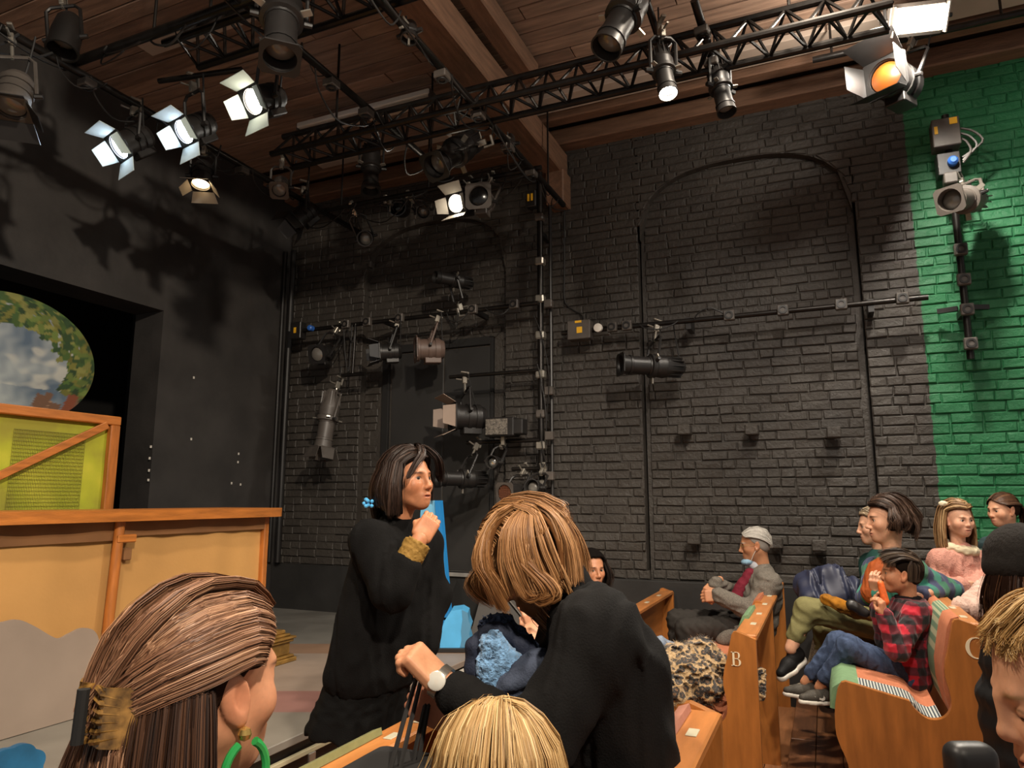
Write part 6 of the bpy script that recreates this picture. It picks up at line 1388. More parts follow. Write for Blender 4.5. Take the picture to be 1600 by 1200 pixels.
# ---- H: woman in striped cardigan
def woman_cardigan():
    d = 4.22; pel = AD(1405, 985, d); t = person('person in a green and navy striped cardigan sitting with crossed legs', (pel.x, pel.y, .1)); skin = '#cf9c7e'
    H = Head(AD(1386, 812, d), VD(-.96, -.06, -.14), 1.06); neck = AD(1392, 872, d); shN, shF = AD(1425, 892, d-.17), AD(1368, 890, d+.20); che = AD(1398, 918, d); lat = (shN-shF).normalized()
    elN, wrN = AD(1488, 922, d-.06), AD(1440, 928, d-.28); elF, wrF = AD(1352, 935, d+.12), AD(1372, 928, d-.08)
    bl = head_blocks(H, skin, '#2a1a12', neck, .047, lip='#a3524c'); bl.append(hand_block(wrF, VD(-.2, .75, .2), VD(.7, 0, -.5), 1, .45, .95, skin)); bl.append(hand_block(wrN, VD(-.95, -.1, 0), VD(0, -1, 0), 1, .4, .9, skin)); bl.append(limb_block([wrN, elN, shN, che], [.024, .03, .036, .05], skin, .012)); bl.append(limb_block([wrF, elF, shF, che], [.024, .03, .036, .05], skin, .012)); bl.append(limb_block([pel, che, neck], [.10, .10, .047], skin, .015))
    k1, a1 = AD(1262, 952, d-.02), AD(1236, 1008, d-.05); k2, a2 = AD(1292, 985, d+.14), AD(1272, 1058, d+.22)
    bl.append(limb_block([pel, k1, mid(k1, a1, .6), a1+VD(-.1, -1, 0)*.02], [.06, .05, .040, .034], skin, .010)); join_blocks('body', bl, SKIN, t)
    S = SD(); torso(S, pel, che, neck-UP*.01, lat, .085, .085, .112, .108, (shN, shF), .060); arm(S, shN, elN, wrN, (.062, .052, .040)); arm(S, shF, elF, wrF, (.058, .048, .036))
    S.cut(neck+UP*.015, UP); st = ('#2f7a68', '#2c3350', '#2f6b4f', '#343a58'); axes = [(pel, neck), (shN, elN), (elN, wrN), (shF, elF), (elF, wrF)]
    garment('cardigan', S, t, mat('striped_knit', '#ffffff', .85, attr=True, bump=.2, bscale=260, sheen=.15), .009, (.005, 14, 31), sleeve_paint(axes, st, .062))
    S = SD(); S.cap(AD(1372, 892, d-.02), AD(1366, 925, d-.02), .060, .072, k=.03); S.cap(AD(1384, 882, d-.03), AD(1374, 900, d-.03), .05, .06, k=.03); garment('blouse', S, t, cloth('rust_blouse', '#a8562c', .6), .008, (.004, 24, 7))
    S = SD(); h1, h2 = pel+lat*.09, pel-lat*.08; OL = cloth('olive_trousers', '#75704a', .8)
    S.cap(h1, k1, .095, .068, k=.05); S.cap(k1, mid(k1, a1, .72), .066, .050, k=.03); S.cap(h2, k2, .092, .070, k=.05); S.cap(k2, mid(k2, a2, .35), .068, .058, k=.03); S.cap(h1, h2, .11, k=.05); garment('trousers', S, t, OL, .010, (.006, 13, 41))
    S = SD(); S.cap(mid(k2, a2, .22), a2, .062, .050, k=.03); S.cut(mid(k2, a2, .20), k2-a2); garment('boot_shaft', S, t, cloth('grey_knit_boot', '#8d8474', .9, var=.5, vscale=90), .009, None)
    shoe(t, a1+VD(-.05, -1, 0)*.03, VD(-.75, -.35, .5), '#1a1919', 1.0, '#d8d2c6'); shoe(t, a2-UP*.02, V(-1, -.1, 0), '#8d8474', .95, '#3a3733')
    cols = ('#1f1510', '#3d2b20', '#6a5040'); g1 = drop(H, list(np.linspace(78, 180, 11)), lambda p: .10 if p < 120 else .12, .012, flare=.025, inward=.0, xs=(.083, -.05)); g2 = drop(H, list(np.linspace(-78, -180, 9)), .10, .012, flare=.02, xs=(.083, -.05)); CC = H.c
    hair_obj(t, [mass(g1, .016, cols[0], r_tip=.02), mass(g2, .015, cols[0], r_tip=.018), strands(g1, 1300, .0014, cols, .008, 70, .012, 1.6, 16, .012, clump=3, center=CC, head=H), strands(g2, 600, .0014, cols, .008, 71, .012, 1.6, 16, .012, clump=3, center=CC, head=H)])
# ---- I: face behind the woman
def person_behind():
    d = 4.9; t = person('person mostly hidden behind the one in the striped cardigan', (AD(1364, 985, d).x, AD(1364, 985, d).y, .1)); skin = '#d0a083'; H = Head(AD(1366, 822, d), VD(-.93, -.08, -.25), .98); neck = AD(1376, 866, d); pel = AD(1385, 955, d); che = AD(1380, 900, d); lat = VD(0, 0, 1)
    bl = head_blocks(H, skin, '#8a6f52', neck, .046, res=.0048); bl.append(limb_block([pel, che, neck], [.10, .10, .046], skin, .015)); join_blocks('body', bl, SKIN, t); sh = (neck+lat*.15-UP*.07, neck-lat*.15-UP*.07)
    S = SD(); torso(S, pel, che, neck-UP*.02, lat, .09, .09, .11, .105, sh, .055)
    for p in sh: arm(S, p, p-UP*.25, p-UP*.3+V(-.2, 0, 0), (.055, .045, .04))
    garment('jumper', S, t, cloth('dark_teal_jumper', '#2b4f4a'), .014, None); S = SD()
    for q in (-1, 1): h = pel+lat*.09*q; kn = h+V(-.36, 0, .0); S.cap(h, kn, .085, .06, k=.04); S.cap(kn, V(kn.x, kn.y, .18), .058, .045, k=.03)
    garment('trousers', S, t, cloth('dark_trousers', '#1f2024'), .016, None)
    cols = ('#8d7a62', '#b7a488', '#ded0b8'); g = drop(H, list(np.linspace(70, 180, 8))+list(np.linspace(-179, -70, 8)), .04, 0, flare=.01); hair_obj(t, [mass(g, .014, cols[0]), strands(g, 500, .0014, cols, .006, 72, .006, 1.5, 8, .01, clump=3, center=H.c, head=H)])
# ---- J: boy in plaid
def boy_plaid():
    d = 3.86; pel = AD(1418, 1058, d); t = person('person in a red and black check shirt eating an orange snack', (pel.x, pel.y, .1)); skin = '#c58b68'; H = Head(AD(1408, 896, d), VD(-.91, .0, -.36), .92, child=.9); neck = AD(1420, 938, d); shN, shF = AD(1434, 956, d-.13), AD(1412, 955, d+.13); che = AD(1422, 985, d); lat = (shN-shF).normalized()
    elN, wrN = AD(1402, 1016, d-.20), AD(1382, 962, d-.16); elF, wrF = AD(1384, 1000, d+.10), AD(1370, 950, d+.02)
    bl = head_blocks(H, skin, '#33241a', neck, .040, lip='#b05a4a'); bl.append(hand_block(wrN, VD(-.15, .95, .0), VD(-.6, 0, -.6), 1, .55, .78, skin)); bl.append(hand_block(wrF, VD(.05, .95, .1), VD(.5, 0, .5), -1, .5, .78, skin)); bl.append(limb_block([wrN, elN, shN, che], [.024, .03, .036, .05], skin, .012)); bl.append(limb_block([wrF, elF, shF, che], [.024, .03, .036, .05], skin, .012)); bl.append(limb_block([pel, che, neck], [.08, .08, .04], skin, .012))
    k1, a1 = AD(1326, 1010, d-.06), AD(1284, 1070, d+.06); k2, a2 = AD(1310, 1004, d+.12), AD(1262, 1062, d+.22)
    for a_, k_ in ((a1, k1), (a2, k2)): bl.append(limb_block([pel, k_, mid(k_, a_, .7), a_+(a_-k_).normalized()*.02], [.05, .04, .032, .028], skin, .010))
    join_blocks('body', bl, SKIN, t)
    S = SD(); torso(S, pel+UP*.0, che, neck-UP*.005, lat, .065, .065, .092, .085, (shN, shF), .050); arm(S, shN, elN, wrN, (.056, .050, .040)); arm(S, shF, elF, wrF, (.052, .046, .036)); S.cut(neck+UP*.012, UP)
    vx = np.array(tuple((FWD*.35+RIGHT*.9).normalized()))
    def plaid(v):
        p = 2*math.pi/.085; a = np.sin(v[:, 2]*p) > 0; b = np.sin((v @ vx)*p) > 0; c = np.tile(L3('#b3172c'), (len(v), 1)); c[a ^ b] = L3('#5a1420'); c[a & b] = L3('#181316'); return c
    garment('shirt', S, t, mat('check_flannel', '#ffffff', .9, attr=True, bump=.2, bscale=240, sheen=.2), .0065, (.005, 18, 51), plaid)
    S = SD(); S.cap(neck+V(.02, 0, -.01), neck+V(-.02, 0, .015), .05, .047, k=.02); S.cut(neck+UP*.025, UP); garment('collar', S, t, cloth('black_flannel_collar', '#1c1719'), .007, None)
    S = SD(); h1, h2 = pel+lat*.06, pel-lat*.06; S.cap(h1, k1, .075, .056, k=.04); S.cap(k1, mid(k1, a1, .82), .054, .045, k=.03); S.cap(h2, k2, .075, .056, k=.04); S.cap(k2, mid(k2, a2, .82), .054, .045, k=.03); S.cap(h1, h2, .085, k=.04); garment('jeans', S, t, cloth('blue_denim', '#43506a', .9, var=.2, vscale=60), .008, (.005, 22, 61))
    shoe(t, a1+VD(-.2, -.6, 0)*.02, VD(-.92, .08, .2), '#4a4640', .78, '#d8d2c6', logo=True); shoe(t, a2+VD(-.2, -.6, 0)*.02, VD(-.92, .1, .0), '#4a4640', .78, '#d8d2c6')
    cols = ('#1c130d', '#3a2a1e', '#75604a'); W = lambda *p: tuple(H.w(p)); CC = H.c
    g = np.array([[W(-.075, .07*math.sin(a), .10-.035*abs(math.sin(a))), W(-.01, .086*math.sin(a), .124-.04*abs(math.sin(a))), W(.045, .084*math.sin(a), .118-.05*abs(math.sin(a))), W(.086*math.cos(a*.7), .080*math.sin(a), .100-.05*abs(math.sin(a)))] for a in np.linspace(-1.5, 1.5, 13)])
    b = np.array([[W(-.05, .086*math.sin(a), .085), W(-.09*math.cos(a)-.015, .090*math.sin(a), .045), W(-.088*math.cos(a)-.012, .086*math.sin(a), .0), W(-.075*math.cos(a)-.015, .078*math.sin(a), -.035)] for a in np.linspace(-1.45, 1.45, 13)])
    hair_obj(t, [scalp_cap(H, cols[0], HAIRLINE, .008), strands(g, 1300, .0013, cols, .006, 80, out=.004, shell=.008, segs=8, lift=.014, center=CC, head=H, clump=4), strands(b, 900, .0012, cols, .003, 81, out=.002, shell=.006, segs=7, lift=.003, center=CC, head=H)])
    S = SD(); a, b_ = AD(1376, 912, d-.11), AD(1383, 940, d-.12); S.cap(a, b_, .016, .020, k=.01); S.cap(a+V(0, .02, 0), b_+V(0, .02, -.005), .014, .018, k=.01); o = sdobj('snack', S, .004, mat('orange_snack', '#e0672a', .6, var=.2, vscale=60), None, base=b_); setp(o, 'orange snack held to the mouth above the check shirt', 'snack')
# ---- K: girl in pink fleece coat
def girl_pink():
    d = 4.5; t = person('person in a pink fleece coat with a cream ribbon bow', (AD(1510, 950, d).x, AD(1510, 950, d).y, .2)); skin = '#d3a084'; H = Head(AD(1497, 812, d), VD(.10, -.08, 1.0), .90, child=.8); neck = AD(1498, 856, d+.02); shR, shL = AD(1470, 878, d-.02), AD(1530, 880, d+.10); che = AD(1505, 905, d+.04); pel = AD(1512, 960, d+.08); lat = (shR-shL).normalized()
    elR, wrR = AD(1466, 925, d-.05), AD(1500, 915, d-.16); elL, wrL = AD(1545, 905, d-.05), AD(1500, 932, d-.16)
    bl = head_blocks(H, skin, '#6a4a32', neck, .040, lip='#b5655a', gaze=(1, .25, 0)); bl.append(hand_block(wrL, VD(-1, -.1, 0), VD(0, 0, -1), 1, .5, .8, skin)); bl.append(hand_block(wrR, VD(.9, -.1, .1), VD(0, 0, -1), -1, .5, .8, skin)); bl.append(limb_block([wrR, elR, shR, che], [.024, .03, .036, .05], skin, .012)); bl.append(limb_block([wrL, elL, shL, che], [.024, .03, .036, .05], skin, .012)); bl.append(limb_block([pel, che, neck], [.09, .09, .04], skin, .014)); join_blocks('body', bl, SKIN, t)
    PK = cloth('pink_fleece', '#c48c7c', .95, var=.15, vscale=70, bump=.6, bscale=120); S = SD(); torso(S, pel, che, neck-UP*.02, lat, .085, .085, .105, .105, (shR, shL), .065); arm(S, shR, elR, wrR, (.068, .062, .052)); arm(S, shL, elL, wrL, (.068, .062, .052)); garment('coat', S, t, PK, .010, (.008, 14, 71))
    S = SD(); P = [neck+lat*.075*math.cos(a)+VD(.5, 0, .86)*.075*math.sin(a)+UP*(.0-.02*math.sin(a)) for a in np.linspace(0, 2*math.pi, 13)]
    for a, b in zip(P[:-1], P[1:]): S.cap(a, b, .026, k=.02)
    garment('collar', S, t, cloth('cream_fleece', '#cbbd9f', .95), .008, (.004, 30, 5))
    S = SD()
    for q in (-1, 1): h = pel+lat*.07*q; S.cap(h, V(h.x, h.y, .28), .075, .055, k=.04); 
    garment('trousers', S, t, cloth('dark_trousers', '#1f2024'), .016, None)
    cols = ('#6e4e33', '#9c764f', '#cfae80'); g1 = drop(H, list(np.linspace(82, 180, 10)), .26, .0, flare=.02, rim=8, xs=(.084, -.05)); g2 = drop(H, list(np.linspace(-82, -180, 10)), .27, .0, flare=.025, rim=8, xs=(.084, -.05)); CC = H.c
    hair_obj(t, [mass(g1, .014, cols[0], r_tip=.012), mass(g2, .014, cols[0], r_tip=.012), strands(g1, 800, .0014, cols, .007, 90, .008, 1.8, 16, .01, clump=3, center=CC, head=H), strands(g2, 900, .0014, cols, .007, 91, .008, 1.8, 16, .01, clump=3, center=CC, head=H)])
    S = SD(); c = H.w((-.01, -.075, .105)); S.ell(c+rA*.022, (.026, .014, .018), k=.01); S.ell(c-rA*.022+UP*.004, (.026, .014, .018), k=.01); S.ell(c, .011, k=.01); garment('bow', S, t, cloth('cream_ribbon', '#d9cdb0', .6), .005, (.002, 60, 4))
# ---- L: girl standing by the green wall
def girl_wall():
    d = 4.75; t = person('person in a dark-topped pale green jacket standing by the green wall', (AD(1572, 950, d).x, AD(1572, 950, d).y, .2)); skin = '#cf9b7c'; H = Head(AD(1567, 797, d), VD(-.97, -.12, .12), .92, child=.7); neck = AD(1578, 842, d); pel = AD(1585, 960, d+.05); che = AD(1582, 895, d); lat = VD(.5, 0, .86); sh = (neck+lat*.13-UP*.06, neck-lat*.13-UP*.06)
    bl = head_blocks(H, skin, '#4a3020', neck, .040, lip='#b5655a', gaze=(1, .1, -.2), res=.0048); bl.append(limb_block([pel, che, neck], [.09, .09, .04], skin, .014)); join_blocks('body', bl, SKIN, t)
    S = SD(); torso(S, pel, che, neck-UP*.02, lat, .08, .08, .10, .095, sh, .055)
    for p in sh: arm(S, p, p-UP*.22, p-UP*.42+V(-.05, 0, 0), (.052, .045, .038))
    zc_ = neck.z
    def two(v): c = np.tile(L3('#a9bfae'), (len(v), 1)); c[v[:, 2] > zc_-.075] = L3('#1f3538'); return c
    garment('jacket', S, t, mat('two_tone_jacket', '#ffffff', .8, attr=True, bump=.2, bscale=200), .010, (.005, 15, 81), two)
    k = MB(); f_ = VD(-.86, 0, .48); k.tube([neck+f_*.062+lat*.03+UP*.01, neck+f_*.10+lat*.01-UP*.06, neck+f_*.105-UP*.12], .008, 6); k.build('piping', WHT, t)
    S = SD()
    for q in (-1, 1): h = pel+lat*.07*q; S.cap(h, V(h.x, h.y, .28), .075, .05, k=.04)
    garment('trousers', S, t, cloth('dark_trousers', '#1f2024'), .016, None)
    cols = ('#2f1d13', '#543725', '#80593c'); W = lambda *p: tuple(H.w(p)); CC = H.c
    g = np.array([[W(.080*math.cos(a*.75), .074*math.sin(a), .092-.045*abs(math.sin(a))), W(.035, .090*math.sin(a), .118-.075*abs(math.sin(a))), W(-.04, .090*math.sin(a), .112-.075*abs(math.sin(a))), W(-.10, .06*math.sin(a), .060-.04*abs(math.sin(a))), W(-.125, .02*math.sin(a), .01)] for a in np.linspace(-1.5, 1.5, 13)])
    tl = np.array([[W(-.120, y, .015), W(-.150, y*1.5, -.01), W(-.155, y*2, -.08), W(-.140, y*1.6, -.17)] for y in np.linspace(-.018, .018, 5)])
    hair_obj(t, [scalp_cap(H, cols[0], HAIRLINE), mass(tl, .012, cols[0]), strands(g, 1200, .0012, cols, .003, 95, segs=10, lift=.003, center=CC, head=H, out=.002, shell=.005), strands(tl, 300, .0013, cols, .005, 96, .006, 1.5, 10)])
# ---- M: person in beanie
def person_beanie():
    d = 2.15; t = person('person in a black knit beanie and puffer jacket, right edge', (AD(1600, 1000, d).x, AD(1600, 1000, d).y, .1)); skin = '#c99877'; H = Head(AD(1600, 900, d), VD(.35, -.10, -.90), 1.0); neck = AD(1645, 985, d); pel = V(neck.x+.03, neck.y, .62); che = mid(pel, neck, .62); lat = VD(.9, 0, .35); sh = (neck+lat*.15-UP*.08, neck-lat*.095-UP*.07)
    bl = head_blocks(H, skin, '#3a2618', neck, .05); bl.append(limb_block([pel, che, neck], [.11, .11, .05], skin, .015)); join_blocks('body', bl, SKIN, t)
    S = SD(); torso(S, pel, che, neck-UP*.05, lat, .10, .10, .12, .12, sh, .075)
    for p in sh: arm(S, p, p-UP*.24+V(.03, -.02, 0), p-UP*.48+V(.03, 0, 0), (.075, .066, .055))
    S.fn.append(lambda X, Y, Z: .004*np.sin(Z*75)); garment('puffer_jacket', S, t, mat('black_quilted_nylon', '#101012', .6, bump=.1, bscale=60), .010, (.004, 12, 91))
    S = SD(); P = [neck+lat*.11*math.cos(a)+VD(.2, 0, -.9)*.09*math.sin(a)+UP*(.005+.025*math.sin(a)) for a in np.linspace(0, 2*math.pi, 15)]
    for a, b in zip(P[:-1], P[1:]): S.cap(a, b, .034, k=.03)
    garment('hood', S, t, cloth('stone_hood', '#8a7f6b', .95), .009, (.006, 22, 5))
    S = SD(); 
    for q in (-1, 1): h = pel+lat*.09*q; S.cap(h, V(h.x, h.y, .18), .09, .06, k=.04)
    garment('trousers', S, t, cloth('dark_trousers', '#1f2024'), .016, None)
    S = SD(); S.ell((-.012, 0, .048), (.120, .100, .105)); S.ell((-.012, 0, .020), (.122, .102, .05), k=.02); S.cut((0, 0, .0), (.12, 0, -1)); S.fn.append(lambda X, Y, Z: .0018*np.sin(np.arctan2(Y, X)*60)); v, f = S.mesh(.0055); v = v*H.s @ H.M.T+np.array(tuple(H.c)); off = np.array(tuple(t.location)); link('beanie', mkmesh('beanie', v-off, f, cloth('black_rib_knit', '#2b2826', .95), 180), t)
    cols = ('#2a1810', '#4d3020', '#7d5436'); g = drop(H, list(np.linspace(80, 180, 9))+list(np.linspace(-179, -80, 8)), lambda p: .19 if p > 0 else .16, 0, rim=-12, flare=.02, scalp=(.104, .086, .09)); g = g[:, 3:]; hair_obj(t, [mass(g, .013, cols[0]), strands(g, 1300, .0011, cols, .008, 97, .008, 1.4, 12, clump=3)])
# ---- O: small child leaning on the pew back, mostly hidden
def toddler():
    d = 3.72; t = person('person in a pale pink fleece leaning a hand on the pew back', (AD(1590, 1000, d).x, AD(1590, 1000, d).y, .2)); skin = '#d3a084'; H = Head(AD(1592, 882, d), VD(-.8, -.2, .5), .82, child=1); neck = AD(1592, 925, d); wr = AD(1502, 947, d-.02); el = AD(1545, 958, d-.02); sh = AD(1570, 940, d); sh2 = AD(1618, 945, d+.1); pel = V(neck.x+.03, neck.y, .62); che = mid(pel, neck, .6)
    bl = head_blocks(H, skin, '#6a4a32', neck, .036, res=.0048); bl.append(hand_block(wr, VD(-.9, -.15, .1), VD(0, -1, 0), -1, .35, .72, skin)); bl.append(limb_block([pel, che, neck], [.08, .08, .036], skin, .014)); join_blocks('body', bl, SKIN, t)
    S = SD(); torso(S, pel, che, neck-UP*.01, (sh-sh2).normalized(), .07, .07, .09, .09, (sh, sh2), .06); arm(S, sh, el, wr, (.064, .062, .046)); S.cap(AD(1545, 915, d+.1), AD(1515, 940, d+.05), .05, .04, k=.04); garment('fleece', S, t, cloth('pale_pink_fleece', '#c9aa9c', .95, bump=.6, bscale=110), .009, (.008, 18, 99))
    S = SD(); h = pel; S.cap(h, V(h.x, h.y, .28), .09, .06, k=.04); garment('trousers', S, t, cloth('grey_leggings', '#9aa3a8'), .014, None)
    cols = ('#5a3d28', '#86603f', '#b58d60'); g = drop(H, list(np.linspace(70, 180, 7))+list(np.linspace(-179, -70, 7)), .06, 0); hair_obj(t, [mass(g, .013, cols[0]), strands(g, 400, .0013, cols, .005, 98, segs=8, lift=.01, center=H.c, head=H)])
# ---- E: woman half hidden behind the bending man
def woman_hidden():
    d = 5.0; t = person('person in black peeping from behind the bending figure', (AD(927, 990, d).x, AD(927, 990, d).y, -.1)); skin = '#b07a5a'; H = Head(AD(925, 890, d), VD(.35, -.02, .93), 1.0); neck = AD(927, 933, d+.02); pel = V(neck.x+.05, neck.y, .42); che = mid(pel, neck, .6); lat = VD(-.9, 0, .3); sh = (neck+lat*.16-UP*.07, neck-lat*.16-UP*.07)
    bl = head_blocks(H, skin, '#1c120d', neck, .047, lip='#8a463c', gaze=(1, -.3, 0), res=.0048); bl.append(limb_block([pel, che, neck], [.1, .1, .047], skin, .015)); join_blocks('body', bl, SKIN, t)
    S = SD(); torso(S, pel, che, neck-UP*.02, lat, .09, .09, .11, .105, sh, .055)
    for p in sh: arm(S, p, p-UP*.25, p-UP*.3+V(-.2, 0, 0), (.055, .045, .04))
    garment('top', S, t, cloth('black_top_far', '#1b1a1b'), .014, None); S = SD()
    for q in (-1, 1): h = pel+lat*.09*q; kn = h+V(-.34, 0, 0); S.cap(h, kn, .085, .06, k=.04); S.cap(kn, V(kn.x, kn.y, .0), .058, .045, k=.03)
    garment('trousers', S, t, cloth('dark_trousers', '#1f2024'), .016, None)
    cols = ('#0f0a08', '#221812', '#3f2f26'); g1 = drop(H, list(np.linspace(60, 180, 8)), .16, 0, flare=.03, scalp=(.112, .092, .1)); g2 = drop(H, list(np.linspace(-60, -180, 8)), .16, 0, flare=.03, scalp=(.112, .092, .1)); hair_obj(t, [mass(g1, .015, cols[0]), mass(g2, .015, cols[0]), strands(g1, 500, .0015, cols, .009, 99, .012, 2, 10, clump=3), strands(g2, 500, .0015, cols, .009, 100, .012, 2, 10, clump=3)])
# ---- F: child lying back under the man's arm
def child_lap():
    d = 2.30; t = person('person lying back, face tipped up, beside the blue fleece coat', (AD(862, 1060, d).x, AD(862, 1060, d).y, -.1)); skin = '#cf9878'; H = Head(AD(846, 1006, d), VD(-.72, .50, .36), .80, child=1, roll=0); neck = AD(862, 1058, d); pel = V(neck.x+.06, neck.y+.05, .52); che = mid(pel, neck, .6); lat = VD(.2, 0, .95); sh = (neck+lat*.10-UP*.05, neck-lat*.10-UP*.05)
    bl = head_blocks(H, skin, '#6a4a32', neck, .038, closed=True, res=.0048); bl.append(hand_block(AD(838, 985, d+.14), VD(-.35, .9, 0), VD(-.3, 0, -.9), 1, .35, .72, skin)); bl.append(limb_block([AD(846, 985, d+.12), AD(858, 1045, d+.13), sh[1]], [.022, .028, .035], skin, .007)); bl.append(limb_block([pel, che, neck], [.08, .08, .036], skin, .014)); join_blocks('body', bl, SKIN, t)
    S = SD(); torso(S, pel, che, neck-UP*.02, lat, .065, .07, .085, .08, sh, .048); arm(S, sh[1], AD(858, 1045, d+.13), AD(852, 1015, d+.125), (.045, .04, .034)); arm(S, sh[0], sh[0]-UP*.15, sh[0]-UP*.2+V(-.1, 0, 0), (.045, .04, .034)); garment('top', S, t, cloth('navy_top', '#23283a'), .010, None)
    S = SD(); 
    for q in (-1, 1): h = pel+lat*.06*q; kn = h+V(-.2, 0, .02); S.cap(h, kn, .065, .05, k=.04); S.cap(kn, V(kn.x-.02, kn.y, .1), .048, .04, k=.03)
    garment('trousers', S, t, cloth('dark_trousers', '#1f2024'), .014, None)
    cols = ('#5a3d28', '#86603f', '#b58d60'); g = drop(H, list(np.linspace(75, 180, 7))+list(np.linspace(-179, -75, 7)), .03, 0, down=-(H.R.col[2])); hair_obj(t, [mass(g, .012, cols[0]), strands(g, 400, .001, cols, .004, 101, segs=8, lift=.008, center=H.c, head=H)])
for fn in (girl_standing, man_bending, woman_clip, child_blond, child_profile, old_man, woman_cardigan, person_behind, boy_plaid, girl_pink, girl_wall, person_beanie, toddler, woman_hidden, child_lap): fn()
# ================================================================== SMALL THINGS
def leopard():
    m = bpy.data.materials.new('leopard_fur'); m.use_nodes = True; N = m.node_tree.nodes; L = m.node_tree.links; b = N['Principled BSDF']; b.inputs['Roughness'].default_value = .9; b.inputs['Sheen Weight'].default_value = .3
    tc = N.new('ShaderNodeTexCoord'); vo = N.new('ShaderNodeTexVoronoi'); vo.inputs['Scale'].default_value = 30; nz = N.new('ShaderNodeTexNoise'); nz.inputs['Scale'].default_value = 60; va = N.new('ShaderNodeVectorMath'); va.operation = 'MULTIPLY_ADD'; va.inputs[1].default_value = (.018,)*3
    L.new(tc.outputs['Object'], nz.inputs[0]); L.new(nz.outputs['Color'], va.inputs[0]); L.new(tc.outputs['Object'], va.inputs[2]); L.new(va.outputs[0], vo.inputs['Vector'])
    cr = N.new('ShaderNodeValToRGB'); e = cr.color_ramp.elements; e[0].position = .18; e[0].color = lin('#7a5530'); e[1].position = .62; e[1].color = lin('#c2a070')
    x = e.new(.26); x.color = lin('#1d130c'); x = e.new(.50); x.color = lin('#1d130c'); x = e.new(.54); x.color = lin('#b08c5a'); L.new(vo.outputs['Distance'], cr.inputs[0]); L.new(cr.outputs[0], b.inputs['Base Color'])
    n2 = N.new('ShaderNodeTexNoise'); n2.inputs['Scale'].default_value = 250; L.new(tc.outputs['Object'], n2.inputs[0]); bp = N.new('ShaderNodeBump'); bp.inputs['Strength'].default_value = 1; bp.inputs['Distance'].default_value = .01; L.new(n2.outputs[0], bp.inputs['Height']); L.new(bp.outputs[0], b.inputs['Normal']); return m
LEO = leopard()
S = SD(); pts = [(1030, 1052, 3.72, .085), (1058, 1030, 3.85, .09), (1095, 1020, 3.95, .085), (1080, 1052, 3.72, .10), (1050, 1082, 3.66, .085), (1100, 1075, 3.70, .09), (1120, 1040, 3.85, .06), (1040, 1042, 3.95, .07)]
for i, (a, b, d, r) in enumerate(pts):
    c = AD(a, b, d); S.ell(c, (r*1.05, r, r*.82), k=.03)
for a, b in ((0, 1), (1, 2), (3, 4), (2, 6), (4, 5)): S.cap(AD(*pts[a][:3]), AD(*pts[b][:3]), .06, k=.03)
S.fn.append(folds(.016, 16, 5)); v, f = S.mesh(.008); base = AD(1070, 1070, 3.75); base.z = v[:, 2].min()
t = thing('fur_coat', base, 'leopard print fur coat heaped on the lettered pew seat', 'coat')
off = np.array(tuple(base)); o = link('coat', mkmesh('coat', v-off, f, LEO, 180), t)
nv = np.zeros((len(v), 3)); me = o.data; me.calc_loop_triangles() if hasattr(me, 'calc_loop_triangles') else None; nn = np.zeros(len(v)*3, np.float32); me.vertices.foreach_get('normal', nn); nn = nn.reshape(-1, 3)
rs = np.random.RandomState(3); idx = rs.choice(len(v), 7000); root = (v-off)[idx]; dr = nn[idx]+rs.randn(7000, 3)*.45+np.array((0, 0, -.35)); dr /= np.linalg.norm(dr, axis=1, keepdims=True); tipp = root+dr*(.014+.010*rs.rand(7000, 1)); side = np.cross(dr, rs.randn(7000, 3)); side /= np.linalg.norm(side, axis=1, keepdims=True); side *= .0011; up2 = np.cross(dr, side)
V_ = np.stack([root+side, root-side, root+up2, tipp], 1).reshape(-1, 3); bi = np.arange(7000)[:, None]*4; F = np.vstack([bi+np.array([0, 1, 3]), bi+np.array([1, 2, 3]), bi+np.array([2, 0, 3])]); fo = link('fur', mkmesh('fur', V_, F, LEO), t); fo['kind'] = 'stuff'
S = SD(); S.cap(AD(1190, 1050, 3.78), AD(1186, 1085, 3.74), .022, .03, k=.02); S.fn.append(folds(.008, 30, 2)); sdobj('hanging_sleeve', S, .006, LEO, t)
# folded garments on the pews
def heap(name, label, pts, r, m, seed, res=.009, fold=(.010, 18), cat='jacket', fl=None):
    S = SD(); P = [AD(*p) for p in pts]
    for a, b in zip(P[:-1], P[1:]): S.cap(a, b, r, r*.9, k=.04)
    if len(P) == 1: S.ell(P[0], (r*1.4, r, r*.7))
    S.fn.append(folds(fold[0], fold[1]*.45, seed)); v, f = S.mesh(res); b = P[0].copy(); b.z = float(v[:, 2].min()); o = link(name, mkmesh(name, v-np.array(tuple(b)), f, m, 180), None, b); return setp(o, label, cat)
heap('puffer_jacket', 'navy puffer jacket bunched against the brick wall', [(1262, 915, 4.6), (1300, 905, 4.55), (1325, 925, 4.5), (1270, 940, 4.5)], .085, mat('navy_quilted_nylon', '#272b40', .5), 3, fold=(.018, 24))
heap('plaid_shirt', 'pale blue checked shirt folded on the pew beside the fur coat', [(1012, 1016, 4.35), (1035, 1012, 4.4), (1052, 1016, 4.4)], .055, mat('pale_blue_check', '#8a95a5', .85, var=.5, vscale=22, col2='#3f4a5c'), 4, cat='shirt')
heap('dark_bag', 'dark green bag lying by the folded shirt', [(1002, 1012, 4.55), (1014, 1016, 4.5)], .05, cloth('bottle_green_cloth', '#2b3328'), 5, cat='bag')
heap('yellow_scarf', 'mustard and black scarf across the olive trousers', [(1290, 936, 4.10), (1312, 946, 4.06), (1335, 955, 4.04), (1362, 962, 4.02)], .030, cloth('mustard_cloth', '#b0741f', .8, col2='#2a1c12', vscale=14, var=1), 6, res=.006, fold=(.006, 30), cat='scarf')
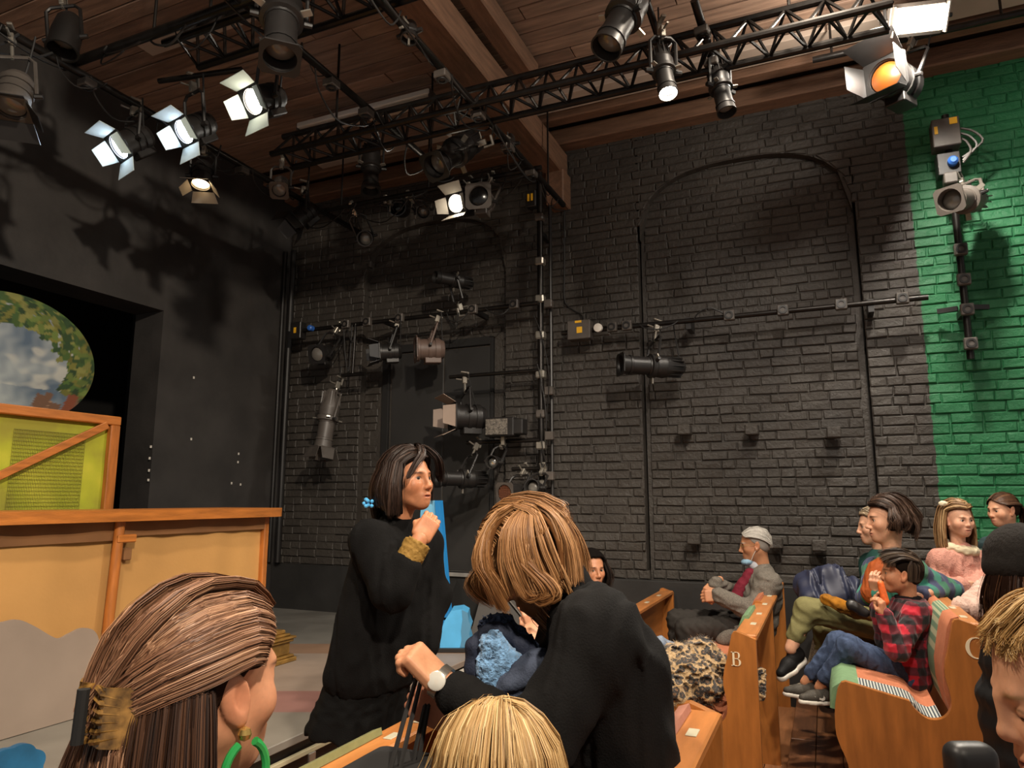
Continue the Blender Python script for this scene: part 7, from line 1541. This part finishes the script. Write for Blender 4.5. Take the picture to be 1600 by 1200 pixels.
heap('shoulder_bag', 'dark shoulder bag strap and pouch behind the scarf', [(1330, 945, 3.98), (1352, 958, 3.96)], .028, mat('black_leather', '#1b1816', .45), 7, res=.006, fold=(.003, 30), cat='bag')
# navy coat with blue fleece lining held by the man
NAVY = cloth('navy_shell', '#262b3a', .7); FLE = mat('blue_fleece', '#6b93ba', .95, var=.55, vscale=55, bump=1.0, bscale=140, sheen=.3)
b0 = AD(790, 1090, 1.78); t = thing('fleece_coat', b0, 'navy coat with a shaggy blue fleece lining', 'coat')
d = 1.78
S = SD(); rim = [(752, 1080), (742, 1045), (745, 1012), (765, 990), (790, 990), (815, 1010), (835, 1035), (828, 1058), (790, 1078), (758, 1085)]
for a, b in zip(rim, rim[1:]): S.cap(AD(a[0], a[1], d), AD(b[0], b[1], d), .022, k=.02)
S.ell(AD(792, 1045, d+.11), (.10, .06, .10), k=.03); S.fn.append(folds(.005, 24, 3)); sdobj('shell', S, .006, NAVY, t)
S = SD()
for P in ([(768, 1008), (764, 1040), (760, 1076)], [(772, 1004), (790, 1030), (812, 1042)], [(778, 1045), (770, 1078)], [(800, 1040), (780, 1062)]):
    for a, b in zip(P, P[1:]): S.cap(AD(a[0], a[1], d-.02), AD(b[0], b[1], d-.02), .028, .026, k=.02)
S.fn.append(folds(.005, 45, 8)); sdobj('fleece_lining', S, .006, FLE, t)
S = SD()
for a, b in (((762, 978), (785, 975)), ((785, 975), (812, 998)), ((812, 998), (838, 1025))): S.cap(AD(a[0], a[1], d+.04), AD(b[0], b[1], d+.04), .022, k=.02)
S.fn.append(folds(.009, 50, 9)); sdobj('fleece_trim', S, .006, mat('dark_blue_fleece', '#38455f', .95, var=.5, vscale=70, bump=1.0, bscale=140), t)
S = SD(); S.cap(AD(800, 1070, d-.05), AD(842, 1045, d-.05), .035, .045, k=.02); S.cap(AD(775, 1090, d-.04), AD(812, 1076, d-.04), .03, k=.02); S.fn.append(folds(.005, 26, 4)); sdobj('sleeve', S, .006, cloth('slate_cuff', '#3f4656', .8), t)
# black straps in the man's hands
k = MB(); top_ = AD(652, 1062, 1.66)
for a, b in (((652, 1055, 1.68), (606, 1215, 1.60)), ((660, 1055, 1.68), (622, 1215, 1.60)), ((668, 1085, 1.70), (640, 1215, 1.64)), ((672, 1088, 1.70), (650, 1215, 1.64))):
    p, q = AD(*a), AD(*b); k.tube([p, p.lerp(q, .5)+UP*.004, q], .0055, 6)
o = k.build_top('carry_straps', mat('black_webbing', '#1f1d1c', .6), AD(630, 1215, 1.62)); setp(o, 'black carry straps gripped in two fists at the front pew', 'strap')
S = SD(); c = AD(640, 1300, 1.62); S.box(c, (.12, .08, .10), .03, k=.02); o = sdobj('tote_bag', S, .010, mat('black_canvas', '#181717', .8), None, base=(c.x, c.y, c.z-.13)); setp(o, 'black bag hanging below the carry straps', 'bag')
# black seat-back at the lower right
c = AD(1520, 1225, 1.30); t = thing('folding_chair', (c.x, c.y, .1), 'black padded chair back at the lower right', 'chair')
R_ = basis(RIGHT); S = SD(); S.box(c, (.020, .005, .045), .022, npm(R_)); sdobj('backrest', S, .006, mat('black_vinyl', '#232121', .45), t)
MB().box(c-UP*.30+FWD*-.12, (.34, .36, .05), R_, bev=.02).build('seat', mat('black_vinyl', '#232121', .45), t, smooth=60)
for a, b in ((-.04, .0), (.04, .0)): MB().cyl(c+RIGHT*a-UP*.05, c+RIGHT*a-UP*.32, .011, n=8).build('upright', STEEL, t)
for a in (-.14, .14):
    for b in (-.27, .03): p = c+RIGHT*a+FWD*b; MB().cyl((p.x, p.y, c.z-.32), (p.x, p.y, .10), .011, n=8).build('leg', STEEL, t)
